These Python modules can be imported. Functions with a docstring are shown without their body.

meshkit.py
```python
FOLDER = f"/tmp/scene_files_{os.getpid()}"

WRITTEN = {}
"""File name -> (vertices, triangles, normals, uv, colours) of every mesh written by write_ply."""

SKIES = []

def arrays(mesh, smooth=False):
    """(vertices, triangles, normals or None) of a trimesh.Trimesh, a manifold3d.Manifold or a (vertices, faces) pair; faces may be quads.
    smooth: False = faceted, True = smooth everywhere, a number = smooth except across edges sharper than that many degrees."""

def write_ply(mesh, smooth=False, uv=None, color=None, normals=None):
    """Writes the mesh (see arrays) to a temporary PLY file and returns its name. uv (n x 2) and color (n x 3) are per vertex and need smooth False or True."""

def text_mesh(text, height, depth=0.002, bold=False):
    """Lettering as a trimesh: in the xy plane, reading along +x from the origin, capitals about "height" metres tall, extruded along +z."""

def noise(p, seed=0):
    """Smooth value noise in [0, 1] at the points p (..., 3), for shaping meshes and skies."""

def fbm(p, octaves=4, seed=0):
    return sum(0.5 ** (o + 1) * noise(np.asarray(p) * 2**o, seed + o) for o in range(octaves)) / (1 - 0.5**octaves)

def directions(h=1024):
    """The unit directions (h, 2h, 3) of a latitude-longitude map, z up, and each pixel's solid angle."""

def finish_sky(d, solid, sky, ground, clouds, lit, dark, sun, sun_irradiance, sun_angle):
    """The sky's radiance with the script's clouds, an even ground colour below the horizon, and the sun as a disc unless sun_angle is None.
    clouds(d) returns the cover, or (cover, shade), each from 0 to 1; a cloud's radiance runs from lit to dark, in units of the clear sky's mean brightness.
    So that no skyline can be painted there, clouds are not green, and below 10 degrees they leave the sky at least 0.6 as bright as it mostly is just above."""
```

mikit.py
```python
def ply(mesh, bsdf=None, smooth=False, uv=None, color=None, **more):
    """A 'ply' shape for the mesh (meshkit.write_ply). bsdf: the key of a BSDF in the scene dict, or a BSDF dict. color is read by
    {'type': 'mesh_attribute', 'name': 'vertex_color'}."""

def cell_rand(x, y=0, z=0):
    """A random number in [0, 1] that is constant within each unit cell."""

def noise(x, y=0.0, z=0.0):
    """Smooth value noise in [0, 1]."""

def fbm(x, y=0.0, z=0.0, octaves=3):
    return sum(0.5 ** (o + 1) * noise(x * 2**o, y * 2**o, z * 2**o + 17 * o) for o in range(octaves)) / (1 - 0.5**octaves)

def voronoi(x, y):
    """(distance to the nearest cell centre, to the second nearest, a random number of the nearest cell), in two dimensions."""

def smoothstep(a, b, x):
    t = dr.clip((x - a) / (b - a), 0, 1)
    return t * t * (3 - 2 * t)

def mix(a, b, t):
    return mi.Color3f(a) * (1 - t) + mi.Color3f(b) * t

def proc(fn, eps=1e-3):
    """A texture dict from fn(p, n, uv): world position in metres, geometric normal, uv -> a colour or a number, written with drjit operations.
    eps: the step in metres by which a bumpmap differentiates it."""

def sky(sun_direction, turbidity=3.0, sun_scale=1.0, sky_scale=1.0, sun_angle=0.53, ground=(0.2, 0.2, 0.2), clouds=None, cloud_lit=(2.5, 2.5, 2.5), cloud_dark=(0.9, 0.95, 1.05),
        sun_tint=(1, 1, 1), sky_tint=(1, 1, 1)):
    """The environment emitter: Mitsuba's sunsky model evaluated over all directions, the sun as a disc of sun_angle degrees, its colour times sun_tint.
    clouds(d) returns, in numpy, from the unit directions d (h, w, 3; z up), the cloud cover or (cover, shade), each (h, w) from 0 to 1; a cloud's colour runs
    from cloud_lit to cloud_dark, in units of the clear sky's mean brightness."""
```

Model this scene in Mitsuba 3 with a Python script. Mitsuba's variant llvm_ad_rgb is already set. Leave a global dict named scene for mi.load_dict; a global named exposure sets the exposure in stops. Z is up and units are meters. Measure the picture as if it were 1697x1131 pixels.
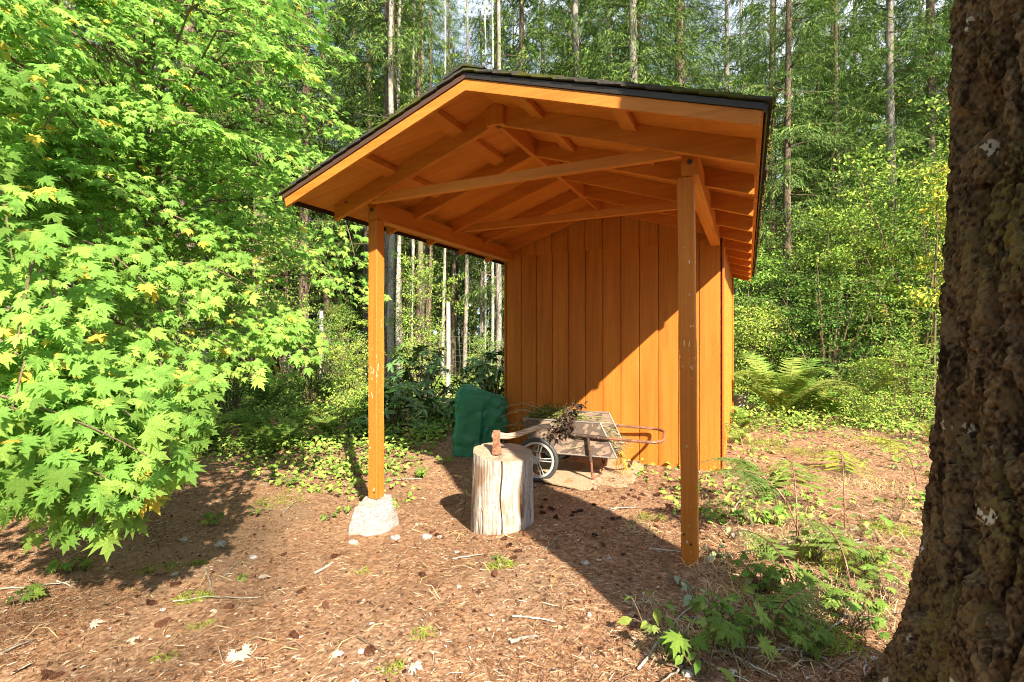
import math
import numpy as np
import trimesh
import drjit as dr
import mitsuba as mi
import mikit
import meshkit
from shapely.geometry import Polygon
from mikit import proc, noise, fbm, cell_rand, smoothstep, mix, voronoi

T = mi.ScalarTransform4f
scene, labels = {}, {}

# ------------------------------------------------------------------ camera, sky, exposure
EYE = 1.397
scene['camera'] = {
    'type': 'perspective', 'fov': 93.83, 'fov_axis': 'x', 'near_clip': 0.05, 'far_clip': 2000.0,
    'principal_point_offset_y': 0.00875,
    'to_world': T().look_at(origin=[0, 0, EYE], target=[0, 1, EYE], up=[0, 0, 1]),
}
SUN_AZ, SUN_EL = math.radians(23.5), math.radians(36.0)
SUN = np.array([math.sin(SUN_AZ) * math.cos(SUN_EL), -math.cos(SUN_AZ) * math.cos(SUN_EL), math.sin(SUN_EL)])


def thin_cloud(d):
    """Bright broken veil of cloud over the forest."""
    q = d / np.maximum(d[..., 2:3] + 0.25, 0.05)
    n = meshkit.fbm(q * 1.4 + 3.0, 4, 2)
    return np.clip((n - 0.25) * 2.4, 0, 0.92), np.clip((meshkit.fbm(q * 2.3 + 9.0, 3, 5) - 0.4) * 1.8, 0, 1)


scene['sky'] = mikit.sky(SUN.tolist(), turbidity=3, sun_angle=0.6, sun_tint=(0.96, 1.0, 1.08), ground=(0.10, 0.10, 0.06), clouds=thin_cloud, cloud_lit=(2.3, 2.35, 2.4), cloud_dark=(1.5, 1.55, 1.62))
exposure = 3.3

# ------------------------------------------------------------------ helpers
def numbered(key):
    if key not in used:
        used.add(key)
        return key
    k = counts.get(key, 0) + 1
    while f'{key}_{k:03d}' in used:
        k += 1
    counts[key] = k
    used.add(f'{key}_{k:03d}')
    return f'{key}_{k:03d}'
used, counts = set(), {}
boards = [0]
GRAIN_AXIS = {'stain_up': ('stain', 2), 'stain_s': ('stain', 0), 'stain_t': ('stain', 1), 'stain_soffit': ('stain', 0), 'stain_post': ('stain_scuffed', 2)}
BARKS = {'bark_dark': 0.05, 'bark_grey': 0.35, 'bark_pale': 0.85}


def thing(name, label, category, group=None):
    key = numbered(name)
    labels[key] = {'label': label, 'category': category}
    if group:
        labels[key]['group'] = group
    return key


def add(parent, name, shape, label=None, kind=None):
    """One entry of the scene: a part of parent (or a top-level entry when parent is None)."""
    key = numbered(f'{parent}__{name}' if parent else name)
    scene[key] = shape
    if label or kind:
        labels[key] = {}
        if label:
            labels[key]['label'] = label
        if kind:
            labels[key]['kind'] = kind
    return key


def put(parent, name, mesh, bsdf, smooth=False, label=None, kind=None, color=None, to_world=None, uv=None):
    if bsdf in GRAIN_AXIS:                       # a stained board: uv = (along its grain, across it + 3 per board)
        bsdf, axis = GRAIN_AXIS[bsdf]
        if not isinstance(mesh, tuple):
            mesh = vf(mesh)
        q = np.asarray(mesh[0]) - CORNER
        q = np.stack([q @ S_AX, q @ T_AX, q @ Z_AX], -1)
        others = [i for i in range(3) if i != axis]
        boards[0] += 1
        uv = np.stack([q[:, axis] + 7.3 * (boards[0] % 13), q[:, others[0]] + q[:, others[1]] - q[:, others].sum(1).min() + 0.5 + 3.0 * boards[0]], -1)
    elif isinstance(bsdf, str) and bsdf.startswith('bark_') and not bsdf == 'bark_':
        if smooth not in (False, True):
            v_, f_, _ = meshkit.arrays(mesh, smooth)
            mesh, smooth = (v_, f_), True
        uv = np.tile([BARKS[bsdf], 0.5], (len(mesh[0]), 1))
        bsdf = 'bark'
    s = mikit.ply(mesh, bsdf, smooth=smooth, color=color, uv=uv)
    if to_world is not None:
        s = {**s, 'to_world': to_world}
    return add(parent, name, s, label, kind)


def placed(shape, x, y, z, rz=0.0, s=1.0, tilt=(0, 0)):
    m = T().translate([x, y, z]).rotate([0, 0, 1], rz)
    if tilt[0]:
        m = m.rotate([1, 0, 0], tilt[0])
    if tilt[1]:
        m = m.rotate([0, 1, 0], tilt[1])
    if not isinstance(s, (int, float)):
        m = m.scale(list(s))
    elif s != 1.0:
        m = m.scale([s, s, s])
    return {**shape, 'to_world': m}


def unit(v):
    v = np.asarray(v, float)
    return v / np.maximum(np.linalg.norm(v, axis=-1, keepdims=True), 1e-9)


def join(parts):
    """Joins (vertices, faces[, colours]) tuples."""
    vs, fs, cs, o = [], [], [], 0
    for p in parts:
        v, f = np.asarray(p[0], float), np.asarray(p[1], int)
        vs.append(v)
        fs.append(f + o)
        if len(p) > 2:
            cs.append(np.broadcast_to(p[2], (len(v), 3)))
        o += len(v)
    v, f = np.vstack(vs), np.vstack(fs)
    return (v, f, np.vstack(cs)) if cs else (v, f)


def vf(m):
    return np.array(m.vertices), np.array(m.faces)


def tube(pts, radii, n=6, cap=True):
    pts = np.asarray(pts, float)
    r = np.broadcast_to(radii, len(pts)).astype(float)
    d = unit(np.gradient(pts, axis=0))
    ref = np.array([0, 0, 1.0]) if abs(d[0, 2]) < 0.9 else np.array([1.0, 0, 0])
    a = unit(np.cross(d, ref))
    for i in range(1, len(pts)):
        a[i] = a[i - 1] - d[i] * (a[i - 1] @ d[i])
        a[i] /= np.linalg.norm(a[i])
    b = np.cross(d, a)
    ang = np.arange(n) * 2 * np.pi / n
    ring = np.cos(ang)[None, :, None] * a[:, None] + np.sin(ang)[None, :, None] * b[:, None]
    v = (pts[:, None] + ring * r[:, None, None]).reshape(-1, 3)
    i = np.arange(len(pts) - 1)[:, None] * n
    j = np.arange(n)[None]
    k = (np.arange(n)[None] + 1) % n
    f = np.stack([i + j, i + k, i + n + k, i + j, i + n + k, i + n + j], -1).reshape(-1, 3)
    if cap:
        c = len(v)
        v = np.vstack([v, pts[0], pts[-1]])
        jj, kk = np.arange(n), (np.arange(n) + 1) % n
        m = (len(pts) - 1) * n
        f = np.vstack([f, np.stack([kk, jj, np.full(n, c)], 1), np.stack([m + jj, m + kk, np.full(n, c + 1)], 1)])
    return v, f


def curve(p0, p1, p2, n=8):
    t = np.linspace(0, 1, n)[:, None]
    return (1 - t) ** 2 * np.asarray(p0) + 2 * t * (1 - t) * np.asarray(p1) + t * t * np.asarray(p2)


def bevel_box(lx, ly, lz, b=0.003):
    """A box centred on the origin with chamfered edges."""
    h = np.array([lx, ly, lz]) / 2
    b = min(b, 0.3 * h.min())
    pts = []
    for sx in (-1, 1):
        for sy in (-1, 1):
            for sz in (-1, 1):
                c = np.array([sx, sy, sz])
                for k in range(3):
                    o = np.full(3, b)
                    o[k] = 0
                    pts.append(c * (h - o))
    return trimesh.convex.convex_hull(np.array(pts))


def prism(poly, depth):
    """poly in (x, y), extruded along +z by depth."""
    return vf(trimesh.creation.extrude_polygon(Polygon(poly), depth, engine='earcut'))


def roughen(v, amp, freq, seed):
    d = np.stack([meshkit.fbm(v * freq + k * 31.7, 3, seed + k) for k in range(3)], -1) - 0.5
    return v + 2 * amp * d


def sheet_faces(nu, nv, wrap=False):
    i, j = np.meshgrid(np.arange(nu - 1), np.arange(nv if wrap else nv - 1), indexing='ij')
    k = (j + 1) % nv
    a, b, c, d = i * nv + j, (i + 1) * nv + j, (i + 1) * nv + k, i * nv + k
    return np.vstack([np.stack([a, b, c], -1).reshape(-1, 3), np.stack([a, c, d], -1).reshape(-1, 3)])


def rot_to(d, up):
    """Frames (n, 3, 3), columns: side, d, normal near up."""
    d = unit(d)
    s = unit(np.cross(d, up))
    n = np.cross(s, d)
    return np.stack([s, d, n], -1)


def scatter(tv, tf, pos, frames, scale, tint=None):
    """Copies of a small template at many frames, as one mesh. tv's axes: x side, y along, z normal."""
    n = len(pos)
    sc = np.broadcast_to(np.asarray(scale, float).reshape(-1, 1, 1) if np.ndim(scale) else scale, (n, 1, 1))
    v = np.einsum('nij,kj->nki', frames, tv) * sc + np.asarray(pos)[:, None]
    f = tf[None] + (np.arange(n) * len(tv))[:, None, None]
    out = v.reshape(-1, 3), f.reshape(-1, 3)
    if tint is not None:
        return (*out, np.repeat(np.asarray(tint), len(tv), 0))
    return out

# ------------------------------------------------------------------ the shed's own axes: s runs left along its front wall, t out of the wall towards the viewer
TH = math.radians(26.218)
CORNER = np.array([2.1178, 4.8635, 0.0])
S_AX = np.array([-math.cos(TH), math.sin(TH), 0.0])
T_AX = np.array([-math.sin(TH), -math.cos(TH), 0.0])
Z_AX = np.array([0, 0, 1.0])


def W(p):
    p = np.asarray(p, float)
    return CORNER + p[..., :1] * S_AX + p[..., 1:2] * T_AX + p[..., 2:3] * Z_AX


def shed_coords(x, y):
    dx, dy = np.asarray(x) - CORNER[0], np.asarray(y) - CORNER[1]
    return dx * S_AX[0] + dy * S_AX[1], dx * T_AX[0] + dy * T_AX[1]


def ground_base(x, y):
    t = shed_coords(x, y)[1]
    s = shed_coords(x, y)[0]
    u = np.clip(t / 3.2, 0, 1)
    a, b = np.clip((s - 0.5) / 1.9, 0, 1), np.clip(t / 1.6, 0, 1)
    return 0.104 * u * u * (3 - 2 * u) - 0.20 * a * a * (3 - 2 * a) * b * b * (3 - 2 * b)


def gz(x, y):
    """Height of the forest floor."""
    x, y = np.asarray(x, float), np.asarray(y, float)
    p = np.stack([x, y, 0 * x], -1)
    s, t = shed_coords(x, y)
    near = np.clip(np.maximum(np.abs(s - 1.22) - 1.3, np.abs(t + 0.4) - 2.6) / 1.2, 0, 1)
    z = ground_base(x, y) + (meshkit.fbm(p * 0.9, 3, 5) - 0.5) * 0.10 * near
    z = z + (meshkit.fbm(p * 7.0, 3, 9) - 0.5) * 0.022
    far = np.clip((np.hypot(x, y) - 9) / 20, 0, 1)
    z = z + far * (meshkit.fbm(p * 0.11, 2, 3) - 0.5) * 1.2
    d = np.hypot(x - 1.43, y - 1.00)
    return z + 0.16 * np.exp(-(d / 0.62) ** 2)

# ------------------------------------------------------------------ materials
def rgb(c):
    return {'type': 'rgb', 'value': list(c)}


def two(b):
    return {'type': 'twosided', 'bsdf': b}


def stain_fn(p, n, uv):
    """Orange stain on sawn wood: uv.x runs along the grain, uv.y across it and counts the boards; knots, weathered streaks."""
    u, v = uv.x, uv.y
    g = fbm(u * 1.7, v * 60.0, 0.5, 3)
    w = fbm(u * 0.9, v * 9.0, 4.5, 2)
    tone = cell_rand(dr.floor(v / 3.0), 5.0)
    c = mix((0.590, 0.215, 0.037), (0.430, 0.132, 0.017), smoothstep(0.34, 0.72, g) * 0.38 + smoothstep(0.35, 0.7, w) * 0.45)
    c = c * (0.94 + 0.12 * tone)
    k = noise(u * 6.0, v * 15.0, 1.5) * 0.55 + noise(u * 24.0, v * 36.0, 2.5) * 0.45
    return mix(c, (0.085, 0.028, 0.010), smoothstep(0.765, 0.84, k) * 0.85)


def grain_bump(p, n, uv):
    return 0.0012 * noise(uv.x * 5.0, uv.y * 150.0, 0.5)


def scuffed_post(p, n, uv):
    base = stain_fn(p, n, uv)
    a = fbm(uv.x * 22.0, uv.y * 70.0, 7.5, 3)
    b = noise(uv.x * 2.4, uv.y * 5.0, 8.5)
    return mix(base, (0.74, 0.60, 0.44), smoothstep(0.70, 0.73, a * 0.72 + b * 0.28))


for key, fn in (('stain', stain_fn), ('stain_scuffed', scuffed_post)):
    scene[key] = two({'type': 'bumpmap', 'scale': 1.0, 'arbitrary': proc(grain_bump, 1e-3),
                      'bsdf': {'type': 'principled', 'base_color': proc(fn), 'roughness': 0.55, 'specular': 0.3}})
scene['black_metal'] = two({'type': 'principled', 'base_color': rgb((0.018, 0.016, 0.015)), 'roughness': 0.45, 'specular': 0.5})
scene['brown_metal'] = two({'type': 'principled', 'base_color': rgb((0.085, 0.045, 0.035)), 'roughness': 0.5, 'specular': 0.5})


def shingle_col(p, n, uv):
    g = fbm(p.x * 90, p.y * 90, p.z * 90, 2)
    m = smoothstep(0.52, 0.68, fbm(p.x * 5, p.y * 5, p.z * 5, 3))
    c = mix((0.035, 0.034, 0.033), (0.10, 0.10, 0.095), g)
    return mix(c, mix((0.05, 0.075, 0.012), (0.12, 0.13, 0.03), g), m * 0.8)


scene['shingle'] = two({'type': 'diffuse', 'reflectance': proc(shingle_col)})


def ground_col(p, n, uv):
    a = fbm(p.x * 3.2, p.y * 3.2, 0.5, 3)
    b = fbm(p.x * 46, p.y * 46, 1.5, 2)
    r1 = noise((p.x * 0.8 + p.y * 0.6) * 190, (p.y * 0.8 - p.x * 0.6) * 26, 2.5)
    r2 = noise((p.x * 0.5 - p.y * 0.87) * 190, (p.y * 0.5 + p.x * 0.87) * 26, 5.5)
    c = mix((0.225, 0.132, 0.080), (0.365, 0.237, 0.152), smoothstep(0.3, 0.7, b))
    c = mix(c, (0.11, 0.058, 0.034), smoothstep(0.55, 0.8, a) * 0.55)
    c = mix(c, (0.50, 0.38, 0.26), smoothstep(0.66, 0.84, r1) * 0.65)
    c = mix(c, (0.085, 0.043, 0.025), smoothstep(0.68, 0.86, r2) * 0.6)
    bare = smoothstep(0.54, 0.66, noise(p.x * 1.5 + 7.0, p.y * 1.5, 3.5) * 0.6 + a * 0.4)
    c = mix(c, mix((0.245, 0.165, 0.110), (0.33, 0.235, 0.160), b), bare * 0.6)
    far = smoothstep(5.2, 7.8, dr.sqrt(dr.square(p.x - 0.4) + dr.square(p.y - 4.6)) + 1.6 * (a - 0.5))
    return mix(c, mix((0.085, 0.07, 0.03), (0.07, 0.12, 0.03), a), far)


def ground_bump(p, n, uv):
    return 0.012 * fbm(p.x * 44, p.y * 44, 0.5, 2)


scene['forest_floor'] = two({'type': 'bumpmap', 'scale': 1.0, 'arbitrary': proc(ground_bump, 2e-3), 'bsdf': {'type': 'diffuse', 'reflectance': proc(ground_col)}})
scene['vcol'] = two({'type': 'diffuse', 'reflectance': {'type': 'mesh_attribute', 'name': 'vertex_color'}})
scene['vcol_leaf'] = {'type': 'principledthin', 'base_color': {'type': 'mesh_attribute', 'name': 'vertex_color'}, 'roughness': 0.5, 'diff_trans': 0.75, 'spec_trans': 0.0, 'eta': 1.4}
scene['vcol_gloss'] = two({'type': 'principled', 'base_color': {'type': 'mesh_attribute', 'name': 'vertex_color'}, 'roughness': 0.38, 'specular': 0.5})


def bark_col(p, n, uv):
    """uv.x picks the kind of bark, from dark fir to pale alder."""
    g = fbm(p.x * 12, p.y * 12, p.z * 1.7, 3)
    h = noise(p.x * 60, p.y * 60, p.z * 18)
    t = smoothstep(0.3, 0.7, g * 0.6 + h * 0.4)
    k = uv.x
    dark = mix(mix((0.085, 0.062, 0.050), (0.16, 0.145, 0.125), smoothstep(0.05, 0.35, k)), (0.30, 0.29, 0.25), smoothstep(0.35, 0.85, k))
    lite = mix(mix((0.25, 0.195, 0.155), (0.42, 0.39, 0.35), smoothstep(0.05, 0.35, k)), (0.62, 0.60, 0.54), smoothstep(0.35, 0.85, k))
    c = mix(dark, lite, t)
    m = smoothstep(0.56, 0.70, noise(p.x * 3 + 9, p.y * 3, p.z * 1.3) * 0.6 + g * 0.4)
    return mix(c, (0.16, 0.18, 0.09), m * 0.6)


scene['bark'] = two({'type': 'diffuse', 'reflectance': proc(bark_col)})
scene['twig_wood'] = two({'type': 'diffuse', 'reflectance': rgb((0.19, 0.145, 0.10))})


def fir_bark(p, n, uv):
    g = fbm(p.x * 30, p.y * 30, p.z * 12, 3)
    h = fbm(p.x * 150, p.y * 150, p.z * 80, 2)
    c = mix((0.026, 0.017, 0.011), (0.200, 0.138, 0.082), smoothstep(0.28, 0.72, g * 0.5 + h * 0.5))
    m = noise(p.x * 5 + 2, p.y * 5, p.z * 3.0)
    moss = smoothstep(0.50, 0.68, m * 0.6 + g * 0.4) * smoothstep(0.40, 0.6, h)
    c = mix(c, (0.105, 0.105, 0.025), moss * 0.7)
    lich = smoothstep(0.86, 0.90, noise(p.x * 17 + 4, p.y * 17, p.z * 12.0)) * smoothstep(0.45, 0.55, h)
    return mix(c, (0.50, 0.48, 0.42), lich * 0.85)


scene['fir_bark'] = two({'type': 'diffuse', 'reflectance': proc(fir_bark)})


def granite(p, n, uv):
    h = fbm(p.x * 130, p.y * 130, p.z * 130, 3)
    g = fbm(p.x * 14, p.y * 14, p.z * 14, 3)
    c = mix((0.24, 0.225, 0.22), (0.54, 0.52, 0.51), smoothstep(0.35, 0.62, h))
    c = mix(c, (0.16, 0.12, 0.11), smoothstep(0.62, 0.72, h) * 0.6)
    return mix(c, (0.40, 0.34, 0.31), smoothstep(0.52, 0.7, g) * 0.5)


scene['granite'] = two({'type': 'diffuse', 'reflectance': proc(granite)})

# ------------------------------------------------------------------ the forest floor
def spread(lo, hi, fine_lo, fine_hi, step, grow=1.22):
    mid = np.arange(fine_lo, fine_hi + step / 2, step)
    out, d = [fine_lo], step
    while out[-1] > lo:
        d *= grow
        out.append(out[-1] - d)
    left = np.array(out[:0:-1])
    out, d = [fine_hi], step
    while out[-1] < hi:
        d *= grow
        out.append(out[-1] + d)
    return np.concatenate([left, mid, out[1:]])


gx, gy = spread(-400, 400, -4.2, 4.4, 0.03, 1.13), spread(-60, 700, 0.7, 7.2, 0.03, 1.10)
GX, GY = np.meshgrid(gx, gy, indexing='ij')
gv = np.stack([GX, GY, gz(GX, GY)], -1).reshape(-1, 3)
add(None, 'forest_ground', mikit.ply((gv, sheet_faces(len(gx), len(gy))), 'forest_floor', smooth=True))
labels['forest_ground'] = {'label': 'forest floor of brown fir needles and bare soil', 'kind': 'structure'}

# ------------------------------------------------------------------ the shed
HALF, WALL_W = 1.2192, 2.4384
SEAM, PLATE, BEAM_B = 2.365, 2.45, 2.303
DEPTH = 3.66
shed = thing('wooden_shed', 'orange stained shed with open gabled porch on two posts in the clearing', 'shed')
rng = np.random.default_rng(11)


def sbox(parent, name, lo, hi, bsdf, b=0.003, label=None, jitter=0.0):
    lo, hi = np.minimum(lo, hi), np.maximum(lo, hi)
    m = bevel_box(*(hi - lo), b)
    v = np.array(m.vertices) + (lo + hi) / 2
    return put(parent, name, (W(v)[:, :], np.array(m.faces)[:, ::-1] if FLIP else np.array(m.faces)), bsdf, label=label)


FLIP = np.linalg.det(np.stack([S_AX, T_AX, Z_AX])) < 0


def sprism(parent, name, poly_sz, t0, t1, bsdf, label=None):
    """A board whose outline lies in the s-z plane, from t0 to t1."""
    v, f = prism(poly_sz, abs(t1 - t0))
    q = np.stack([v[:, 0], min(t0, t1) + v[:, 2], v[:, 1]], -1)
    m = trimesh.Trimesh(W(q), f, process=False)
    if m.volume < 0:
        m.invert()
    return put(parent, name, vf(m), bsdf, label=label)


SL = 0.3282                                     # the roof's slope


def sof(s):                                     # underside of the roof boards
    return 2.893 - SL * abs(s - HALF)


def low(s):                                     # underside of the rafters
    return 2.770 - SL * abs(s - HALF)


B = 0.2032
for k in range(12):                              # front wall: grooved vertical siding, each strip a plank
    off = rng.uniform(-0.0012, 0.0012)
    sbox(shed, 'front_wall__plank', (k * B + 0.0035, -0.045, -0.03 if k else -0.05), ((k + 1) * B - 0.0035, 0.0 + off, SEAM + 0.03), 'stain_up', 0.0025)
put(shed, 'front_wall__backing', trimesh.Trimesh(W(np.array(bevel_box(WALL_W - 0.06, 0.03, 2.75, 0.002).vertices) + [HALF, -0.064, 1.15]), bevel_box(WALL_W - 0.06, 0.03, 2.75, 0.002).faces), 'stain_up')
for k in range(12):                              # gable strips above the lap, cut to the slope, standing proud
    a, b = k * B + 0.0035, (k + 1) * B - 0.0035
    sprism(shed, 'gable_wall__plank', [(a, SEAM), (b, SEAM), (b, sof(b) - 0.006), (a, sof(a) - 0.006)], 0.006, 0.021 + rng.uniform(-0.001, 0.001), 'stain_up')
n_side = int(DEPTH / B)
for side in (0, 1):
    for k in range(n_side):
        t0, t1 = -0.05 - k * B, -0.05 - (k + 1) * B + 0.007
        x0, x1 = (-0.012, 0.03) if side == 0 else (WALL_W - 0.03, WALL_W + 0.012)
        sbox(shed, ('side_wall' if side == 0 else 'far_side_wall') + '__plank', (x0, t1, -0.05), (x1, t0, 2.47), 'stain_up', 0.004)
    x0, x1 = (-0.034, -0.014) if side == 0 else (WALL_W + 0.014, WALL_W + 0.034)
    sbox(shed, ('side_wall' if side == 0 else 'far_side_wall') + '__corner_trim', (x0, -0.093, -0.05), (x1, -0.004, 2.46), 'stain_up', 0.003)
    sbox(shed, ('side_wall' if side == 0 else 'far_side_wall') + '__corner_trim', (x0, -DEPTH - 0.02, -0.05), (x1, -DEPTH + 0.07, 2.46), 'stain_up', 0.003)
rw = [(0.02, -0.05), (WALL_W - 0.02, -0.05), (WALL_W - 0.02, sof(0) - 0.01), (HALF, sof(HALF) - 0.01), (0.02, sof(0) - 0.01)]
sprism(shed, 'rear_wall', rw, -DEPTH - 0.03, -DEPTH + 0.01, 'stain_up')

# porch posts and the beams that run back to the wall
TP, PW = 2.413, 0.089
FLOOR_R = float(gz(*W(np.array([0.045, 2.37, 0]))[:2]))


def post(s0, z0, z1, lean, label):
    m = bevel_box(PW, PW, z1 - z0, 0.005)
    m = m.subdivide_to_size(0.12)
    v = np.array(m.vertices) + [s0, TP - PW / 2, (z0 + z1) / 2]
    v[:, 0] += lean * (z1 - v[:, 2]) / (z1 - z0)
    v = v + 0.0012 * np.sin(v[:, 2:3] * 9) * [1, 0, 0]
    f = np.array(m.faces)
    return put(shed, 'post', (W(v), f[:, ::-1] if FLIP else f), 'stain_post', label=label)


right_post = post(0.048 + 0.024, FLOOR_R - 0.03, BEAM_B - 0.003, -0.024, 'shaded porch post standing on the ground, paint chipped at its corner')
left_post = post(WALL_W - 0.045, 0.112, BEAM_B - 0.003, 0.0, 'sunlit porch post standing on the granite rock')
for pk, s0 in ((right_post, 0.06), (left_post, WALL_W - 0.045)):
    for z in ((0.21, 0.26) if pk == right_post else (0.165,)):
        c = trimesh.creation.cylinder(0.006, 0.006, sections=10)
        c.apply_transform(trimesh.transformations.rotation_matrix(np.pi / 2, [1, 0, 0]))
        put(pk, 'screw_head', (W(np.array(c.vertices) + [s0 + (0.02 if z > 0.22 else -0.02), TP + 0.001, z]), np.array(c.faces)), 'black_metal', smooth=40)
for s0, lab in ((0.048, None), (WALL_W - 0.045, None)):
    sbox(shed, 'beam', (s0 - PW / 2, 0.024, BEAM_B), (s0 + PW / 2, TP + 0.003, PLATE), 'stain_t', 0.004)
    c = trimesh.creation.cylinder(0.014, 0.012, sections=12)
    c.apply_transform(trimesh.transformations.rotation_matrix(np.pi / 2, [1, 0, 0]))
    put(shed, 'bolt', (W(np.array(c.vertices) + [s0, TP + 0.007, BEAM_B + 0.075]), np.array(c.faces)), 'brown_metal', smooth=40)

# roof: rafters, blocking, ridge board, boards, fascia, drip edge, shingles
roof = f'{shed}__roof'
TR0, DT, RT = 2.545, 0.600, 0.038
S_L, S_R, OH = 2.66, -0.285, 0.292
n_raf = 11
for i in range(n_raf):
    t1 = TR0 - i * DT
    t0 = t1 - RT
    top_l = [(HALF + 0.019, sof(HALF + 0.019) - 0.002), (HALF + 0.019, low(HALF + 0.019)), (S_L, low(S_L)), (S_L, sof(S_L) - 0.002)]
    top_r = [(HALF - 0.019, sof(HALF - 0.019) - 0.002), (S_R, sof(S_R) - 0.002), (S_R, low(S_R)), (HALF - 0.019, low(HALF - 0.019))]
    sprism(roof, 'rafter', top_l, t0, t1, 'stain_s')
    sprism(roof, 'rafter', top_r, t0, t1, 'stain_s')
sbox(roof, 'ridge_board', (HALF - 0.0175, -DEPTH - 0.2, low(HALF) - 0.012), (HALF + 0.0175, TR0 - RT - 0.002, sof(HALF) - 0.009), 'stain_t', 0.003)
sprism(roof, 'gusset', [(HALF - 0.061, low(HALF - 0.061) + 0.002), (HALF, low(HALF) - 0.012), (HALF + 0.061, low(HALF - 0.061) + 0.002), (HALF + 0.061, sof(HALF + 0.061) - 0.004), (HALF, sof(HALF) - 0.004), (HALF - 0.061, sof(HALF + 0.061) - 0.004)], TR0 + 0.002, TR0 + 0.034, 'stain_up')
TF = 2.906
for c, (t0, t1) in [(c, r) for c in (0.29, 0.86) for r in ((TR0 + 0.002, TF - 0.003), (TR0 - DT + 0.002, TR0 - RT - 0.002))]:
    for sg in (-1, 1):
        s0 = HALF + sg * c
        v, f = vf(bevel_box(0.086, t1 - t0, 0.040, 0.002))
        v = v + [s0, (t0 + t1) / 2, 0]
        v[:, 2] += sof(s0) - 0.026 - SL * sg * (v[:, 0] - s0)
        put(roof, 'blocking', (W(v), f), 'stain_t')
for sg, (t_hi, t_lo) in [(sg, r) for sg in (-1, 1) for r in ((TF, 1.72), (1.716, 0.50), (0.496, -0.72), (-0.724, -1.94), (-1.944, -DEPTH - 0.35))]:
    e = HALF + sg * (HALF + OH + 0.02)
    sprism(roof, 'roof_board', [(HALF, sof(HALF)), (e, sof(e)), (e, sof(e) + 0.013), (HALF, sof(HALF) + 0.013)], t_lo, t_hi, 'stain_soffit')
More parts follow.
